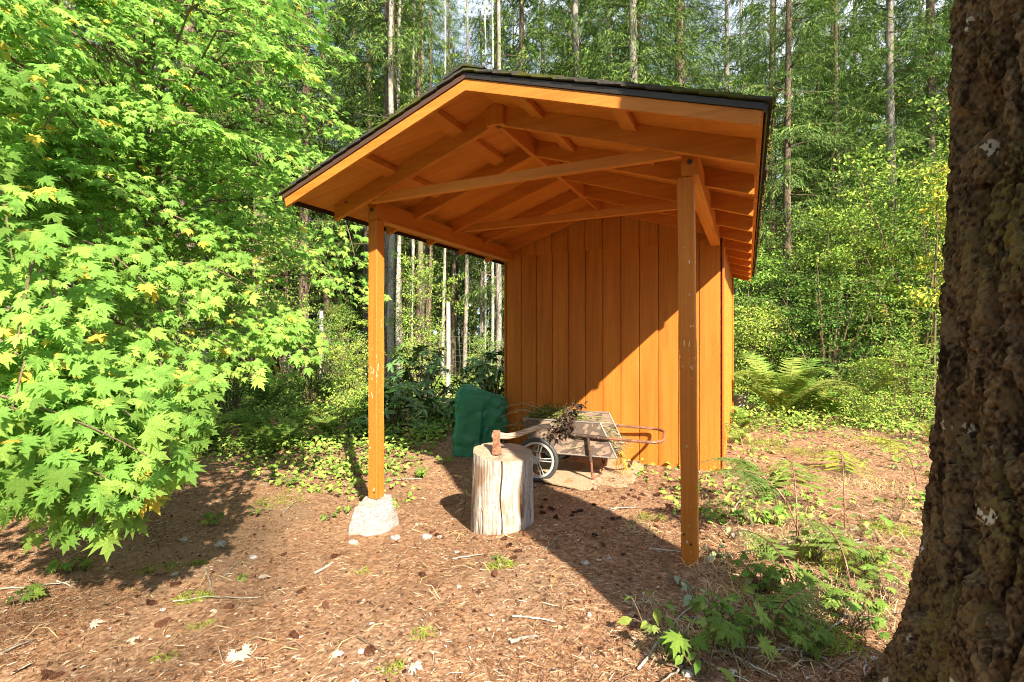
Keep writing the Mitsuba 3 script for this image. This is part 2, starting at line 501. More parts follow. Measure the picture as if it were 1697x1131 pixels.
for sg in (-1, 1):
    e = HALF + sg * (HALF + OH)
    e2 = e + sg * 0.018
    fb, ft = -0.076, -0.010
    sprism(roof, 'fascia', [(HALF, 2.893 + fb), (e, sof(e) + fb), (e2, sof(e2) + ft), (HALF, 2.893 + ft)], TF + 0.002, TF + 0.022, 'stain_s', label='gable fascia board under the black drip edge')
    e3 = e + sg * 0.028
    sprism(roof, 'drip_edge', [(HALF, 2.893 - 0.008), (e3, sof(e3) - 0.008), (e3, sof(e3) + 0.022), (HALF, 2.893 + 0.022)], TF + 0.0005, TF + 0.030, 'brown_metal' if sg > 0 else 'black_metal')
    # flashing along the eave
    sbox(roof, 'drip_edge', (min(e3, e3 + sg * 0.006), -DEPTH - 0.35, sof(e3) - 0.030), (max(e3, e3 + sg * 0.006), TF + 0.028, sof(e3) + 0.020), 'black_metal', 0.001)
# shingle courses: thin overlapping tabs with uneven butts; moss grows along the edges
tabs = []
for sg in (-1, 1):
    run = HALF + OH + 0.045
    n = 13
    for c in range(n):
        d1 = run * (1 - c / n) + 0.012
        d0 = max(run * (1 - (c + 1) / n) - 0.05, 0.0)
        tt = TF + 0.045
        while tt > -DEPTH - 0.4:
            wdt = rng.uniform(0.14, 0.30)
            ta, tb = tt, max(tt - wdt, -DEPTH - 0.42)
            jz = rng.uniform(0, 0.006)
            dd = d1 + rng.uniform(-0.006, 0.006)
            lift = 0.012 if c else 0.004
            za, zb = 2.917 + 0.004, 2.917 + lift + jz
            s1, s0 = HALF + sg * dd, HALF + sg * d0
            q = np.array([[s0, ta, za - SL * d0], [s1, ta, zb - SL * dd], [s1, tb + 0.004, zb - SL * dd], [s0, tb + 0.004, za - SL * d0]])
            q2 = q + [0, 0, 0.013]
            v = np.vstack([q, q2])
            f = np.array([[0, 1, 2], [0, 2, 3], [4, 6, 5], [4, 7, 6], [0, 4, 5], [0, 5, 1], [1, 5, 6], [1, 6, 2], [2, 6, 7], [2, 7, 3], [3, 7, 4], [3, 4, 0]])
            tabs.append((W(v), f))
            tt = tb
    for k in range(1):
        pass
cap_t = TF + 0.05
while cap_t > -DEPTH - 0.4:
    q = np.array([[HALF - 0.14, 0, 2.944 - SL * 0.14], [HALF, 0, 2.948], [HALF + 0.14, 0, 2.944 - SL * 0.14]])
    a, b = q + [0, cap_t, 0.010], q + [0, cap_t - 0.22, 0.0]
    v = np.vstack([a, b, a - [0, 0, 0.012], b - [0, 0, 0.010]])
    f = np.array([[0, 1, 4], [0, 4, 3], [1, 2, 5], [1, 5, 4], [6, 10, 7], [6, 9, 10], [7, 11, 8], [7, 10, 11], [0, 7, 1], [0, 6, 7], [1, 8, 2], [1, 7, 8]])
    tabs.append((W(v), f))
    cap_t -= 0.16
put(roof, 'shingle', join(tabs), 'shingle', kind='stuff')
moss = []
mrng = np.random.default_rng(5)
for k in range(1400):
    u = mrng.random()
    if u < 0.45:
        p = np.array([HALF - (HALF + OH + 0.062), mrng.uniform(-DEPTH, TF + 0.04), 0])
    elif u < 0.60:
        p = np.array([HALF + (HALF + OH + 0.062), mrng.uniform(-DEPTH, TF + 0.04), 0])
    else:
        p = np.array([mrng.uniform(HALF - HALF - OH, HALF + HALF + OH), TF + mrng.uniform(-0.1, 0.04), 0])
    p[2] = 2.932 - SL * abs(p[0] - HALF) + 0.004
    for j in range(3):
        d = unit(mrng.normal(0, 1, 3) + [0, 0, 0.9]) * mrng.uniform(0.008, 0.028)
        o = unit(np.cross(d, mrng.normal(0, 1, 3))) * 0.004
        col = np.array([0.11, 0.12, 0.03]) * mrng.uniform(0.5, 1.3) if mrng.random() < 0.6 else np.array([0.20, 0.12, 0.06]) * mrng.uniform(0.5, 1.5)
        moss.append((W(np.array([p - o, p + o, p + d])), np.array([[0, 1, 2]]), col))
mv, mf, mc = join(moss)
put(roof, 'moss', (mv, mf), 'vcol', color=mc, kind='stuff')
# two collar ties
for t, z0, s0, s1, dz in ((TR0 - RT - 0.003, 2.388, 0.093, 2.34, 0.006), (TR0 - 2 * DT - RT - 0.003, 2.400, 0.20, 2.26, 0.004)):
    v, f = vf(bevel_box(s1 - s0, 0.038, 0.066, 0.003))
    v = v + [(s0 + s1) / 2, t - 0.019, z0 + 0.033]
    v[:, 2] += dz * (v[:, 0] - s0)
    put(roof, 'collar_tie', (W(v), f), 'stain_s')

# ------------------------------------------------------------------ the big fir beside the viewer (its trunk shades the porch)
fir = thing('fir_tree', 'huge old fir trunk with deeply furrowed mossy bark beside the clearing', 'tree')
FX, FY, FR = 1.442, 1.040, 0.357
FG = 0.13


from scipy.spatial import cKDTree


def bark_cells(u, z, cw, ch, circ, seed):
    """Jittered cells on the unrolled trunk: (how far inside a plate, a random number of the plate)."""
    r = np.random.default_rng(seed)
    nu_, nz_ = int(round(circ / cw)), int((z.max() - z.min()) / ch) + 4
    cw = circ / nu_
    gi, gj = np.meshgrid(np.arange(nu_), np.arange(nz_), indexing='ij')
    pa = gi + 0.5 * (gj % 2) + r.uniform(-0.42, 0.42, gi.shape)
    pb = gj - 2 + r.uniform(-0.42, 0.42, gi.shape)
    val = r.random(gi.shape)
    P_ = np.concatenate([np.stack([pa + s_ * nu_, pb], -1).reshape(-1, 2) for s_ in (-1, 0, 1)])
    val = np.tile(val.ravel(), 3)
    d, i = cKDTree(P_).query(np.stack([u / cw, (z - z.min()) / ch], -1).reshape(-1, 2), k=2)
    return (d[:, 1] - d[:, 0]).reshape(u.shape), val[i[:, 0]].reshape(u.shape)


def sstep(a, b, x):
    t = np.clip((x - a) / (b - a), 0, 1)
    return t * t * (3 - 2 * t)


def fir_surface(ths, zs):
    TT_, ZZ = np.meshgrid(ths, zs, indexing='ij')
    base = FR * (1 - 0.012 * np.maximum(ZZ - 0.8, 0) ** 0.9)
    hz = ZZ - FG
    flare = 0.235 * np.exp(-np.maximum(hz, -0.3) / 0.30) * (0.72 + 0.45 * np.cos(3 * TT_ + 0.4 + 0.5 * np.sin(2 * TT_)))
    flare = np.maximum(flare, 0) + 0.07 * np.exp(-np.maximum(hz, 0) / 0.8)
    cx, cy = np.cos(TT_), np.sin(TT_)
    circ = 2 * np.pi * FR
    w1 = (meshkit.fbm(np.stack([cx * 3, cy * 3, ZZ * 1.6], -1), 3, 2) - 0.5)
    w2 = (meshkit.fbm(np.stack([cx * 9, cy * 9, ZZ * 6], -1), 3, 6) - 0.5)
    w3 = (meshkit.fbm(np.stack([cx * 9 + 40, cy * 9, ZZ * 6], -1), 3, 16) - 0.5)
    u = TT_ * FR
    e1, v1 = bark_cells(u + 0.16 * w1 + 0.05 * w2, ZZ + 0.10 * w3, 0.045, 0.55, circ, 1)
    e2, v2 = bark_cells(u + 0.05 * w2, ZZ + 0.10 * w3 + 0.1 * w1, 0.019, 0.095, circ, 2)
    e3, v3 = bark_cells(u + 0.03 * w3, ZZ + 0.05 * w2, 0.016, 0.024, circ, 3)
    n3 = meshkit.fbm(np.stack([cx * 60, cy * 60, ZZ * 90], -1), 3, 44) - 0.5
    r = base + flare + 0.060 * (sstep(0.05, 0.25, e1) - 1) + 0.012 * (v1 - 0.5) + 0.009 * sstep(0.02, 0.14, e2) + 0.009 * (v2 - 0.5) + 0.005 * sstep(0, 0.12, e3) + 0.007 * (v3 - 0.5) + 0.008 * n3
    lean = 0.026 * np.maximum(ZZ - 0.5, 0)
    return np.stack([FX + 0.75 * lean + r * cx, FY + 0.3 * lean + r * cy, ZZ], -1)


ths = np.linspace(0, 2 * np.pi, 420, endpoint=False)
zl = np.concatenate([np.arange(FG - 0.12, 2.7, 0.0085), np.linspace(2.72, 16, 140)])
fv = fir_surface(ths, zl)
nT, nZ = len(ths), len(zl)
ii, jj = np.meshgrid(np.arange(nT), np.arange(nZ - 1), indexing='ij')
i2 = (ii + 1) % nT
ff = np.vstack([np.stack([ii * nZ + jj, i2 * nZ + jj, i2 * nZ + jj + 1], -1).reshape(-1, 3), np.stack([ii * nZ + jj, i2 * nZ + jj + 1, ii * nZ + jj + 1], -1).reshape(-1, 3)])
put(fir, 'trunk', (fv.reshape(-1, 3), ff), 'fir_bark')

# ------------------------------------------------------------------ footing rock, chopping block, axe
lx, ly = W(np.array([WALL_W - 0.045, 2.37, 0]))[:2]
rgx, rgy = lx - 0.0, ly - 0.055
hull = trimesh.convex.convex_hull(np.array([(-0.21, -0.16, -0.12), (-0.19, 0.10, -0.12), (0.17, -0.06, -0.12), (0.21, 0.14, -0.12), (0.0, -0.20, -0.12), (-0.185, -0.13, 0.02), (-0.165, -0.09, 0.13), (-0.12, 0.13, 0.19), (0.13, 0.14, 0.20),
                                            (0.16, -0.01, 0.18), (0.19, 0.05, 0.06), (0.06, -0.13, 0.17), (0.02, -0.19, 0.05), (0.12, -0.12, 0.0), (-0.16, 0.12, 0.10)]))
ico = trimesh.creation.icosphere(subdivisions=5)
ctr = np.array([0.0, 0.0, 0.02])
dn = np.array(ico.vertices)
pn, pd = hull.face_normals, np.einsum('ij,ij->i', hull.face_normals, hull.triangles[:, 0] - ctr)
k_ = np.maximum(dn @ pn.T, 1e-6) / pd[None]
rad_ = 1 / (np.sum(k_ ** 22, 1) ** (1 / 22))
rv = ctr + dn * rad_[:, None]
rv = roughen(rv, 0.016, 7.0, 4)
rv = roughen(rv, 0.007, 34.0, 6)
rock = ico
rtop = rv[(np.abs(rv[:, 0]) < 0.06) & (np.abs(rv[:, 1] - 0.035) < 0.06)][:, 2].max()
put(None, 'footing_rock', (rv * [0.86, 0.84, 0.80] + [rgx, rgy, 0.114 - rtop * 0.80], np.array(rock.faces)), 'granite', smooth=True)
labels['footing_rock'] = {'label': 'pale granite boulder that carries the left porch post', 'category': 'rock'}


def wood_weathered(p, n, uv):
    ang = dr.atan2(p.y - BLK[1], p.x - BLK[0])
    g = fbm(ang * 16, p.z * 9.0, 1.0, 3)
    h = fbm(ang * 3.2, p.z * 5.0, 4.0, 3)
    st = noise(ang * 75, p.z * 26.0, 2.0)
    c = mix((0.37, 0.32, 0.285), (0.55, 0.51, 0.475), smoothstep(0.3, 0.65, g))
    c = mix(c, (0.27, 0.165, 0.10), smoothstep(0.50, 0.70, h) * 0.85)
    c = mix(c, (0.16, 0.11, 0.08), smoothstep(0.70, 0.80, st * 0.65 + g * 0.35) * 0.8)
    return c


def end_grain(p, n, uv):
    dx, dy = p.x - BLK[0], p.y - BLK[1]
    r = dr.sqrt(dx * dx + dy * dy)
    w = fbm(p.x * 20, p.y * 20, 0.0, 3)
    ring = 0.5 + 0.5 * dr.sin(r * 520 + w * 9)
    g = fbm(p.x * 160, p.y * 40, 2.0, 3)
    c = mix((0.32, 0.225, 0.145), (0.52, 0.41, 0.30), ring * 0.35 + g * 0.65)
    return mix(c, (0.33, 0.28, 0.23), smoothstep(0.5, 0.7, fbm(p.x * 9, p.y * 9, 5.0, 3)) * 0.7)


BLK = (-0.067, 3.561)
scene['block_side'] = two({'type': 'bumpmap', 'scale': 1.0, 'arbitrary': proc(lambda p, n, uv: 0.003 * fbm(dr.atan2(p.y - BLK[1], p.x - BLK[0]) * 60, p.z * 5.0, 0.0, 3), 1.5e-3),
                           'bsdf': {'type': 'diffuse', 'reflectance': proc(wood_weathered)}})
scene['block_top'] = two({'type': 'bumpmap', 'scale': 1.0, 'arbitrary': proc(lambda p, n, uv: 0.006 * fbm(p.x * 70, p.y * 70, 0.0, 3), 1.5e-3),
                          'bsdf': {'type': 'diffuse', 'reflectance': proc(end_grain)}})
block = thing('chopping_block', 'weathered barkless log round standing upright as a chopping block', 'chopping block')
BZ0 = float(gz(*BLK)) - 0.03
BH = 0.575
th_ = np.linspace(0, 2 * np.pi, 360, endpoint=False)
zz_ = np.linspace(0, 1, 60)
TT2, ZZ2 = np.meshgrid(th_, zz_, indexing='ij')
pp = np.stack([np.cos(TT2) * 1.5, np.sin(TT2) * 1.5, ZZ2 * 0.6], -1)
rr = 0.222 * (1 + 0.06 * (meshkit.fbm(pp, 2, 3) * 2 - 1)) + 0.012 * (1 - ZZ2)
pf = np.stack([np.cos(TT2) * 22, np.sin(TT2) * 22, ZZ2 * 1.2], -1)
rr = rr - 0.006 * np.clip(meshkit.fbm(pf, 3, 8) - 0.5, 0, 1) * 2
rr = rr - 0.018 * (ZZ2 < 0.3) * np.clip(meshkit.fbm(pp * 3 + 3, 3, 18) - 0.52, 0, 1) * 4 * (0.3 - ZZ2) / 0.3
for a0, wd, dep, zt in ((-1.62, 0.012, 0.045, 1.0), (-0.95, 0.010, 0.05, 0.8), (-2.25, 0.010, 0.030, 0.55), (-1.25, 0.008, 0.022, 0.7), (-0.5, 0.012, 0.03, 1.0), (-2.7, 0.012, 0.035, 1.0)):
    aa = a0 + 0.03 * np.sin(ZZ2 * 9)
    rr = rr - dep * np.exp(-((np.angle(np.exp(1j * (TT2 - aa)))) / wd) ** 2) * (ZZ2 < zt)
topz = BH + 0.022 * np.cos(th_ - 2.3) - 0.012 * np.clip(meshkit.fbm(np.stack([np.cos(th_) * 5, np.sin(th_) * 5, 0 * th_], -1), 3, 5) - 0.5, 0, 1) * 3
botz = 0.03 * (meshkit.fbm(np.stack([np.cos(th_) * 9, np.sin(th_) * 9, 0 * th_], -1), 3, 15) - 0.5)
zz = botz[:, None] * (1 - ZZ2) + (topz[:, None]) * ZZ2
bv = np.stack([BLK[0] + rr * np.cos(TT2), BLK[1] + rr * np.sin(TT2), BZ0 + zz], -1)
put(block, 'side', (bv.reshape(-1, 3), np.vstack([sheet_faces(360, 60), np.array([])[:0].reshape(0, 3).astype(int)]).astype(int) if False else np.vstack([
    np.stack([(i * 60 + j), ((i + 1) % 360) * 60 + j, ((i + 1) % 360) * 60 + j + 1], -1).reshape(-1, 3) for i, j in [np.meshgrid(np.arange(360), np.arange(59), indexing='ij')]] + [
    np.stack([(i * 60 + j), ((i + 1) % 360) * 60 + j + 1, i * 60 + j + 1], -1).reshape(-1, 3) for i, j in [np.meshgrid(np.arange(360), np.arange(59), indexing='ij')]])), 'block_side', smooth=True)
rad = np.linspace(1, 0, 26)
tv = []
for q in rad:
    x = BLK[0] + rr[:, -1] * q * np.cos(th_)
    y = BLK[1] + rr[:, -1] * q * np.sin(th_)
    z = BZ0 + BH + 0.022 * q * np.cos(th_ - 2.3) + (topz - BH - 0.022 * np.cos(th_ - 2.3)) * q ** 6
    hack = 0.030 * np.exp(-(((x - BLK[0] + 0.055) / 0.045) ** 2)) * np.exp(-(((y - BLK[1] + 0.06) / 0.10) ** 2))
    hack2 = 0.018 * np.exp(-(((x - BLK[0] - 0.07) / 0.05) ** 2 + ((y - BLK[1] + 0.10) / 0.05) ** 2))
    z = z - hack * (q < 0.99) - hack2 * (q < 0.97) + 0.009 * (meshkit.fbm(np.stack([x * 45, y * 45, 0 * x], -1), 3, 7) - 0.5) * (q < 0.98)
    tv.append(np.stack([x, y, z], -1))
tv = np.stack(tv, 1)
nq = len(rad)
i, j = np.meshgrid(np.arange(360), np.arange(nq - 1), indexing='ij')
k = (i + 1) % 360
tf = np.vstack([np.stack([i * nq + j, k * nq + j, k * nq + j + 1], -1).reshape(-1, 3), np.stack([i * nq + j, k * nq + j + 1, i * nq + j + 1], -1).reshape(-1, 3)])
put(block, 'top', (tv.reshape(-1, 3), tf), 'block_top', smooth=25)


def rust(a, b):
    def fn(p, n, uv):
        g = fbm(p.x * 80, p.y * 80, p.z * 80, 3)
        return mix(a, b, smoothstep(0.35, 0.65, g))
    return fn


scene['rusty_iron'] = two({'type': 'principled', 'base_color': proc(rust((0.20, 0.085, 0.05), (0.36, 0.19, 0.12))), 'roughness': 0.7, 'metallic': 0.15})
scene['rusty_tube'] = two({'type': 'principled', 'base_color': proc(rust((0.16, 0.075, 0.05), (0.33, 0.17, 0.11))), 'roughness': 0.5, 'metallic': 0.25})
scene['axe_wood'] = two({'type': 'diffuse', 'reflectance': proc(lambda p, n, uv: mix((0.56, 0.46, 0.38), (0.34, 0.25, 0.19), smoothstep(0.42, 0.6, fbm(p.x * 14, p.y * 130, p.z * 130, 3))))})
axe = thing('axe', 'rusty axe with weathered wooden handle stuck in the chopping block', 'axe')
AX, AY, AZ = BLK[0] - 0.046, BLK[1] - 0.05, BZ0 + BH - 0.012
prof = [(-0.034, 0.0), (0.036, 0.0), (0.033, 0.045), (0.025, 0.09), (0.026, 0.125), (0.029, 0.160), (0.024, 0.176), (-0.024, 0.176), (-0.029, 0.165), (-0.026, 0.09), (-0.029, 0.045)]
hv, hf = vf(trimesh.creation.extrude_polygon(Polygon(prof).buffer(-0.003).buffer(0.003), 0.03, engine='earcut').subdivide_to_size(0.02))
half = 0.003 + 0.013 * np.clip(hv[:, 1] / 0.13, 0, 1) ** 0.8
hy_ = (hv[:, 2] / 0.03 - 0.5) * 2 * half
put(axe, 'head', (np.stack([AX + hv[:, 0], AY + hy_, AZ + hv[:, 1]], -1), hf), 'rusty_iron', smooth=30)
hp = np.array([[-0.034, 0, 0.142], [0.03, 0, 0.138], [0.07, 0.002, 0.133], [0.13, 0.006, 0.139], [0.20, 0.0, 0.164], [0.28, -0.01, 0.192], [0.335, -0.016, 0.208], [0.37, -0.02, 0.209], [0.39, -0.022, 0.207]])
tt_ = np.linspace(0, len(hp) - 1, 30)
hp = np.stack([np.interp(tt_, np.arange(len(hp)), hp[:, c]) for c in range(3)], -1)
hp[1:-1] = (hp[:-2] + 2 * hp[1:-1] + hp[2:]) / 4
hr = np.interp(np.linspace(0, 1, 30), [0, 0.15, 0.25, 0.6, 0.85, 0.95, 1.0], [0.9, 1.0, 0.92, 0.80, 0.86, 1.05, 1.0])
hv, hf = tube(np.zeros((30, 3)) + np.arange(30)[:, None] * [1.0, 0, 0], 1.0, 12)
ring_v = hv[:-2].reshape(30, 12, 3)
dirs = unit(np.gradient(hp, axis=0))
upv = unit(np.cross(np.cross(dirs, [0, 0, 1.0]), dirs))
sdv = np.cross(dirs, upv)
a_ = np.arange(12) * np.pi / 6
ov = hp[:, None] + (np.cos(a_)[None, :, None] * upv[:, None] * 0.0245 + np.sin(a_)[None, :, None] * sdv[:, None] * 0.0145) * hr[:, None, None]
ov = np.vstack([ov.reshape(-1, 3), hp[0], hp[-1]])
put(axe, 'handle', (ov + [AX, AY, AZ], hf), 'axe_wood', smooth=50)
labels['axe__head'] = {'label': 'rust brown axe head'}
labels[axe]['group'] = 'tools'
del labels[axe]['group']

# ------------------------------------------------------------------ plywood sheet and the garden cart on it
scene['old_ply'] = two({'type': 'bumpmap', 'scale': 1.0, 'arbitrary': proc(lambda p, n, uv: 0.004 * fbm(p.x * 60, p.y * 60, 0.0, 3), 2e-3),
                        'bsdf': {'type': 'diffuse', 'reflectance': proc(lambda p, n, uv: mix(mix((0.38, 0.285, 0.19), (0.48, 0.38, 0.27), fbm(p.x * 60, p.y * 9, 0.0, 3)), (0.34, 0.20, 0.10), smoothstep(0.60, 0.72, fbm(p.x * 9, p.y * 9, 3.0, 4)) * 0.8))}})
pl = [(0.33, 4.64), (0.623, 4.353), (1.057, 4.38), (1.353, 5.028), (1.412, 5.505), (1.135, 5.948), (0.592, 5.762), (0.347, 5.351)]
pl = np.array(pl)
poly = Polygon(pl).buffer(0.02)
ring = np.array(poly.segmentize(0.03).exterior.coords)[:-1]
ring += 0.03 * (np.stack([meshkit.fbm(np.c_[ring * 9, ring[:, :1] * 0], 3, 2), meshkit.fbm(np.c_[ring * 9, ring[:, :1] * 0], 3, 12)], -1) - 0.5)
pv, pf_ = prism(ring, 0.012)
pz_ = np.array([0.012 + float(gz(*q)) for q in pl]).mean()
A_ = np.c_[pl, np.ones(len(pl))]
co = np.linalg.lstsq(A_, np.array([float(gz(*q)) for q in pl]), rcond=None)[0]
pv[:, 2] += pv[:, 0] * co[0] + pv[:, 1] * co[1] + co[2] + 0.004
put(None, 'plywood_scrap', (pv, pf_), 'old_ply')
labels['plywood_scrap'] = {'label': 'pale weathered plywood scrap lying flat under the garden cart', 'category': 'plywood'}

cart = thing('garden_cart', 'old two wheeled garden cart with mottled plywood sides parked against the shed wall', 'garden cart')
CD = unit(np.array([0.945, -0.325, 0.0]))           # along the cart towards its handle
CS = np.array([-CD[1], CD[0], 0.0])                 # across it, away from the viewer
CO = np.array([0.248, 4.744, 0.0])                   # where the near wheel stands
CZ = float(gz(CO[0], CO[1])) + 0.006
PITCH = 0.0


def C(p):
    """Cart axes (along, across, up) to the place; the tray tips a little towards the handle."""
    p = np.asarray(p, float)
    return CO + p[..., :1] * CD + p[..., 1:2] * CS + (p[..., 2:3] + CZ + PITCH * p[..., :1]) * Z_AX


def cbox(parent, name, lo, hi, bsdf, b=0.003, label=None):
    lo, hi = np.array(lo, float), np.array(hi, float)
    m = bevel_box(*(hi - lo), b)
    return put(parent, name, (C(np.array(m.vertices) + (lo + hi) / 2), np.array(m.faces)), bsdf, label=label)


def camo(p, n, uv):
    g = fbm(p.x * 9, (p.y + p.z) * 15, p.y * 4, 3)
    w = fbm(p.x * 40, p.z * 55, p.y * 20, 3)
    c = mix((0.25, 0.185, 0.145), (0.38, 0.30, 0.24), w)
    ring = dr.abs(g - 0.5)
    return mix(c, (0.075, 0.064, 0.060), smoothstep(0.075, 0.040, dr.abs(ring - 0.06)) * (0.5 + 0.5 * w))


scene['mottled_ply'] = two({'type': 'diffuse', 'reflectance': proc(camo)})
scene['grey_steel'] = two({'type': 'principled', 'base_color': rgb((0.30, 0.29, 0.28)), 'roughness': 0.5, 'metallic': 0.4})
scene['dark_frame'] = two({'type': 'principled', 'base_color': proc(rust((0.035, 0.028, 0.026), (0.12, 0.07, 0.055))), 'roughness': 0.55, 'metallic': 0.2})
scene['wheel_white'] = two({'type': 'principled', 'base_color': rgb((0.46, 0.46, 0.455)), 'roughness': 0.4, 'specular': 0.4})
scene['rubber'] = two({'type': 'principled', 'base_color': rgb((0.045, 0.047, 0.052)), 'roughness': 0.6})
CW = 0.64
y0, y1 = 0.06, 0.06 + CW
xa, xb, xc = -0.17, 0.61, 0.77                     # front of the tray, top of the open end, bottom of the open end
zb, zt = 0.280, 0.605
for yy in (y0, y1):
    pv, pf_ = prism([(xa + 0.10, zb), (xc, zb), (xb, zt), (xa, zt)], 0.011)
    q = np.stack([pv[:, 0], yy + pv[:, 2], pv[:, 1]], -1)
    sp = put(cart, 'side_panel', (C(q), pf_), 'mottled_ply', label='mottled grey and tan plywood side')
    for a, b in (((xc, zb), (xb, zt)), ((xb, zt), (xa, zt)), ((xa + 0.10, zb), (xc, zb))):
        pts = np.array([[a[0], yy + 0.0055, a[1]], [b[0], yy + 0.0055, b[1]]])
        tv_, tf_ = tube(C(pts), 0.010, 6)
        put(sp, 'edge_channel', (tv_, tf_), 'grey_steel', smooth=60)
pv, pf_ = prism([(xa + 0.10, zb), (xa + 0.111, zb), (xa + 0.011, zt), (xa, zt)], CW - 0.02)
put(cart, 'front_panel', (C(np.stack([pv[:, 0], y0 + 0.015 + pv[:, 2], pv[:, 1]], -1)), pf_), 'mottled_ply')
cbox(cart, 'floor_panel', (xa + 0.12, y0 + 0.014, zb - 0.004), (xc - 0.01, y1 - 0.004, zb + 0.008), 'mottled_ply')


def tubes(parent, name, pts, r, bsdf, n=10, label=None):
    pts = np.asarray(pts, float)
    v, f = tube(C(pts), r, n)
    return put(parent, name, (v, f), bsdf, smooth=50, label=label)


def rounded(pts, r=0.05, k=6):
    pts = np.asarray(pts, float)
    out = [pts[0]]
    for i in range(1, len(pts) - 1):
        a, b = unit(pts[i - 1] - pts[i]), unit(pts[i + 1] - pts[i])
        out.extend(curve(pts[i] + a * r, pts[i], pts[i] + b * r, k))
    out.append(pts[-1])
    return np.array(out)


hz_ = 0.478
tubes(cart, 'handle_frame', rounded([(0.60, y0 - 0.017, 0.467), (1.12, y0 - 0.017, 0.456), (1.19, y0 + 0.10, 0.455), (1.19, y1 - 0.09, 0.455), (1.12, y1 + 0.03, 0.456), (0.30, y1 + 0.03, hz_)], 0.06), 0.0145, 'rusty_tube', label='rusty bent tube handle')
tubes(cart, 'handle_sleeve', [(0.33, y0 - 0.018, hz_), (0.68, y0 - 0.018, 0.466)], 0.019, 'dark_frame')
lg = tubes(cart, 'leg', rounded([(0.50, y0 - 0.010, hz_ - 0.015), (0.53, y0 - 0.02, 0.22), (0.545, y0 - 0.02, 0.065), (0.60, y0 + 0.16, 0.066), (0.64, y0 + 0.35, zb - 0.012)], 0.02), 0.0125, 'rusty_tube', label='bent tube leg braced up to the tray')
tubes(lg, 'brace', [(0.498, y0 - 0.024, hz_ - 0.02), (0.528, y0 - 0.034, 0.24)], 0.016, 'dark_frame')
tubes(cart, 'leg', rounded([(0.50, y1 + 0.020, hz_ - 0.015), (0.53, y1 + 0.02, 0.22), (0.545, y1 + 0.02, 0.062), (0.60, y1 - 0.14, 0.066), (0.64, y1 - 0.33, zb - 0.012)], 0.02), 0.0125, 'rusty_tube')
tubes(cart, 'axle', [(0.0, -0.03, 0.218), (0.0, y1 + 0.09, 0.218)], 0.011, 'dark_frame')
cbox(cart, 'axle_bracket', (-0.02, y0 - 0.004, 0.20), (0.02, y0 + 0.03, 0.26), 'dark_frame')
for bx_, bz_ in ((0.37, 0.477), (0.60, 0.469), (0.50, 0.42), (0.20, 0.33)):
    cbox(cart, 'bolt', (bx_ - 0.007, y0 - 0.038, bz_ - 0.007), (bx_ + 0.007, y0 - 0.030, bz_ + 0.007), 'grey_steel', 0.002)


def wheel(yc):
    w = f'{cart}__wheel'
    w = numbered(w)
    R0 = 0.218
    a = np.linspace(0, 2 * np.pi, 65)[:-1]

    def ringmesh(rm, prof):
        prof = np.array(prof)
        v = np.stack([np.cos(a)[:, None] * (rm + prof[None, :, 0]), yc + prof[None, :, 1] + 0 * a[:, None], R0 + np.sin(a)[:, None] * (rm + prof[None, :, 0])], -1)
        n = len(prof)
        i, j = np.meshgrid(np.arange(64), np.arange(n), indexing='ij')
        k, l = (i + 1) % 64, (j + 1) % n
        f = np.vstack([np.stack([i * n + j, k * n + j, k * n + l], -1).reshape(-1, 3), np.stack([i * n + j, k * n + l, i * n + l], -1).reshape(-1, 3)])
        q = v.reshape(-1, 3)
        q[:, 2] -= PITCH * q[:, 0]
        return C(q), f
    tp = [(0.022 * math.cos(u), 0.024 * math.sin(u)) for u in np.linspace(0, 2 * np.pi, 17)[:-1]]
    put(w, 'tyre', ringmesh(0.196, tp), 'rubber', smooth=True)
    put(w, 'rim', ringmesh(0.165, [(-0.009, -0.017), (0.012, -0.020), (0.016, -0.012), (0.014, 0.012), (0.012, 0.020), (-0.009, 0.017)]), 'wheel_white', smooth=35)
    for k in range(5):
        u = k * 2 * math.pi / 5 + 0.05
        for du in (-1, 1):
            d = np.array([math.cos(u), 0, math.sin(u)])
            o = np.array([-math.sin(u), 0, math.cos(u)]) * 0.011 * du
            pts = np.array([[0, yc - 0.012, R0] + d * 0.03 + o, [0, yc - 0.004, R0] + d * 0.160 + o * 1.4])
            pts[:, 2] -= PITCH * pts[:, 0]
            put(w, 'spoke', (tube(C(pts), [0.0065, 0.0060], 6)), 'wheel_white', smooth=60)
    hub = np.array([[0, yc - 0.034, R0], [0, yc - 0.032, R0], [0, yc + 0.03, R0], [0, yc + 0.032, R0]])
    put(w, 'hub', tube(C(hub), [0.012, 0.034, 0.034, 0.012], 20), 'wheel_white', smooth=40)


wheel(-0.005)
wheel(y1 + 0.07)

# ------------------------------------------------------------------ what lies in the cart, the bag, rope, bucket, fence
def leaf_template(w=0.42, fold=0.12, droop=0.10):
    """Pointed leaf of unit length along +y, 6 triangles, folded along its rib."""
    v = np.array([[0, 0, 0], [-w * 0.42, 0.28, fold * 0.42], [-w * 0.5, 0.52, fold * 0.5 - droop * 0.3], [0, 0.5, -droop * 0.25], [w * 0.5, 0.52, fold * 0.5 - droop * 0.3], [w * 0.42, 0.28, fold * 0.42], [0, 1.0, -droop]])
    f = np.array([[0, 3, 1], [1, 3, 2], [2, 3, 6], [0, 5, 3], [5, 4, 3], [4, 6, 3]])
    return v, f


def small_leaf(w=0.5, droop=0.10):
    v = np.array([[0, 0, 0], [-w / 2, 0.45, 0.07], [w / 2, 0.45, 0.07], [0, 1.0, -droop]])
    return v, np.array([[0, 2, 3], [0, 3, 1]])


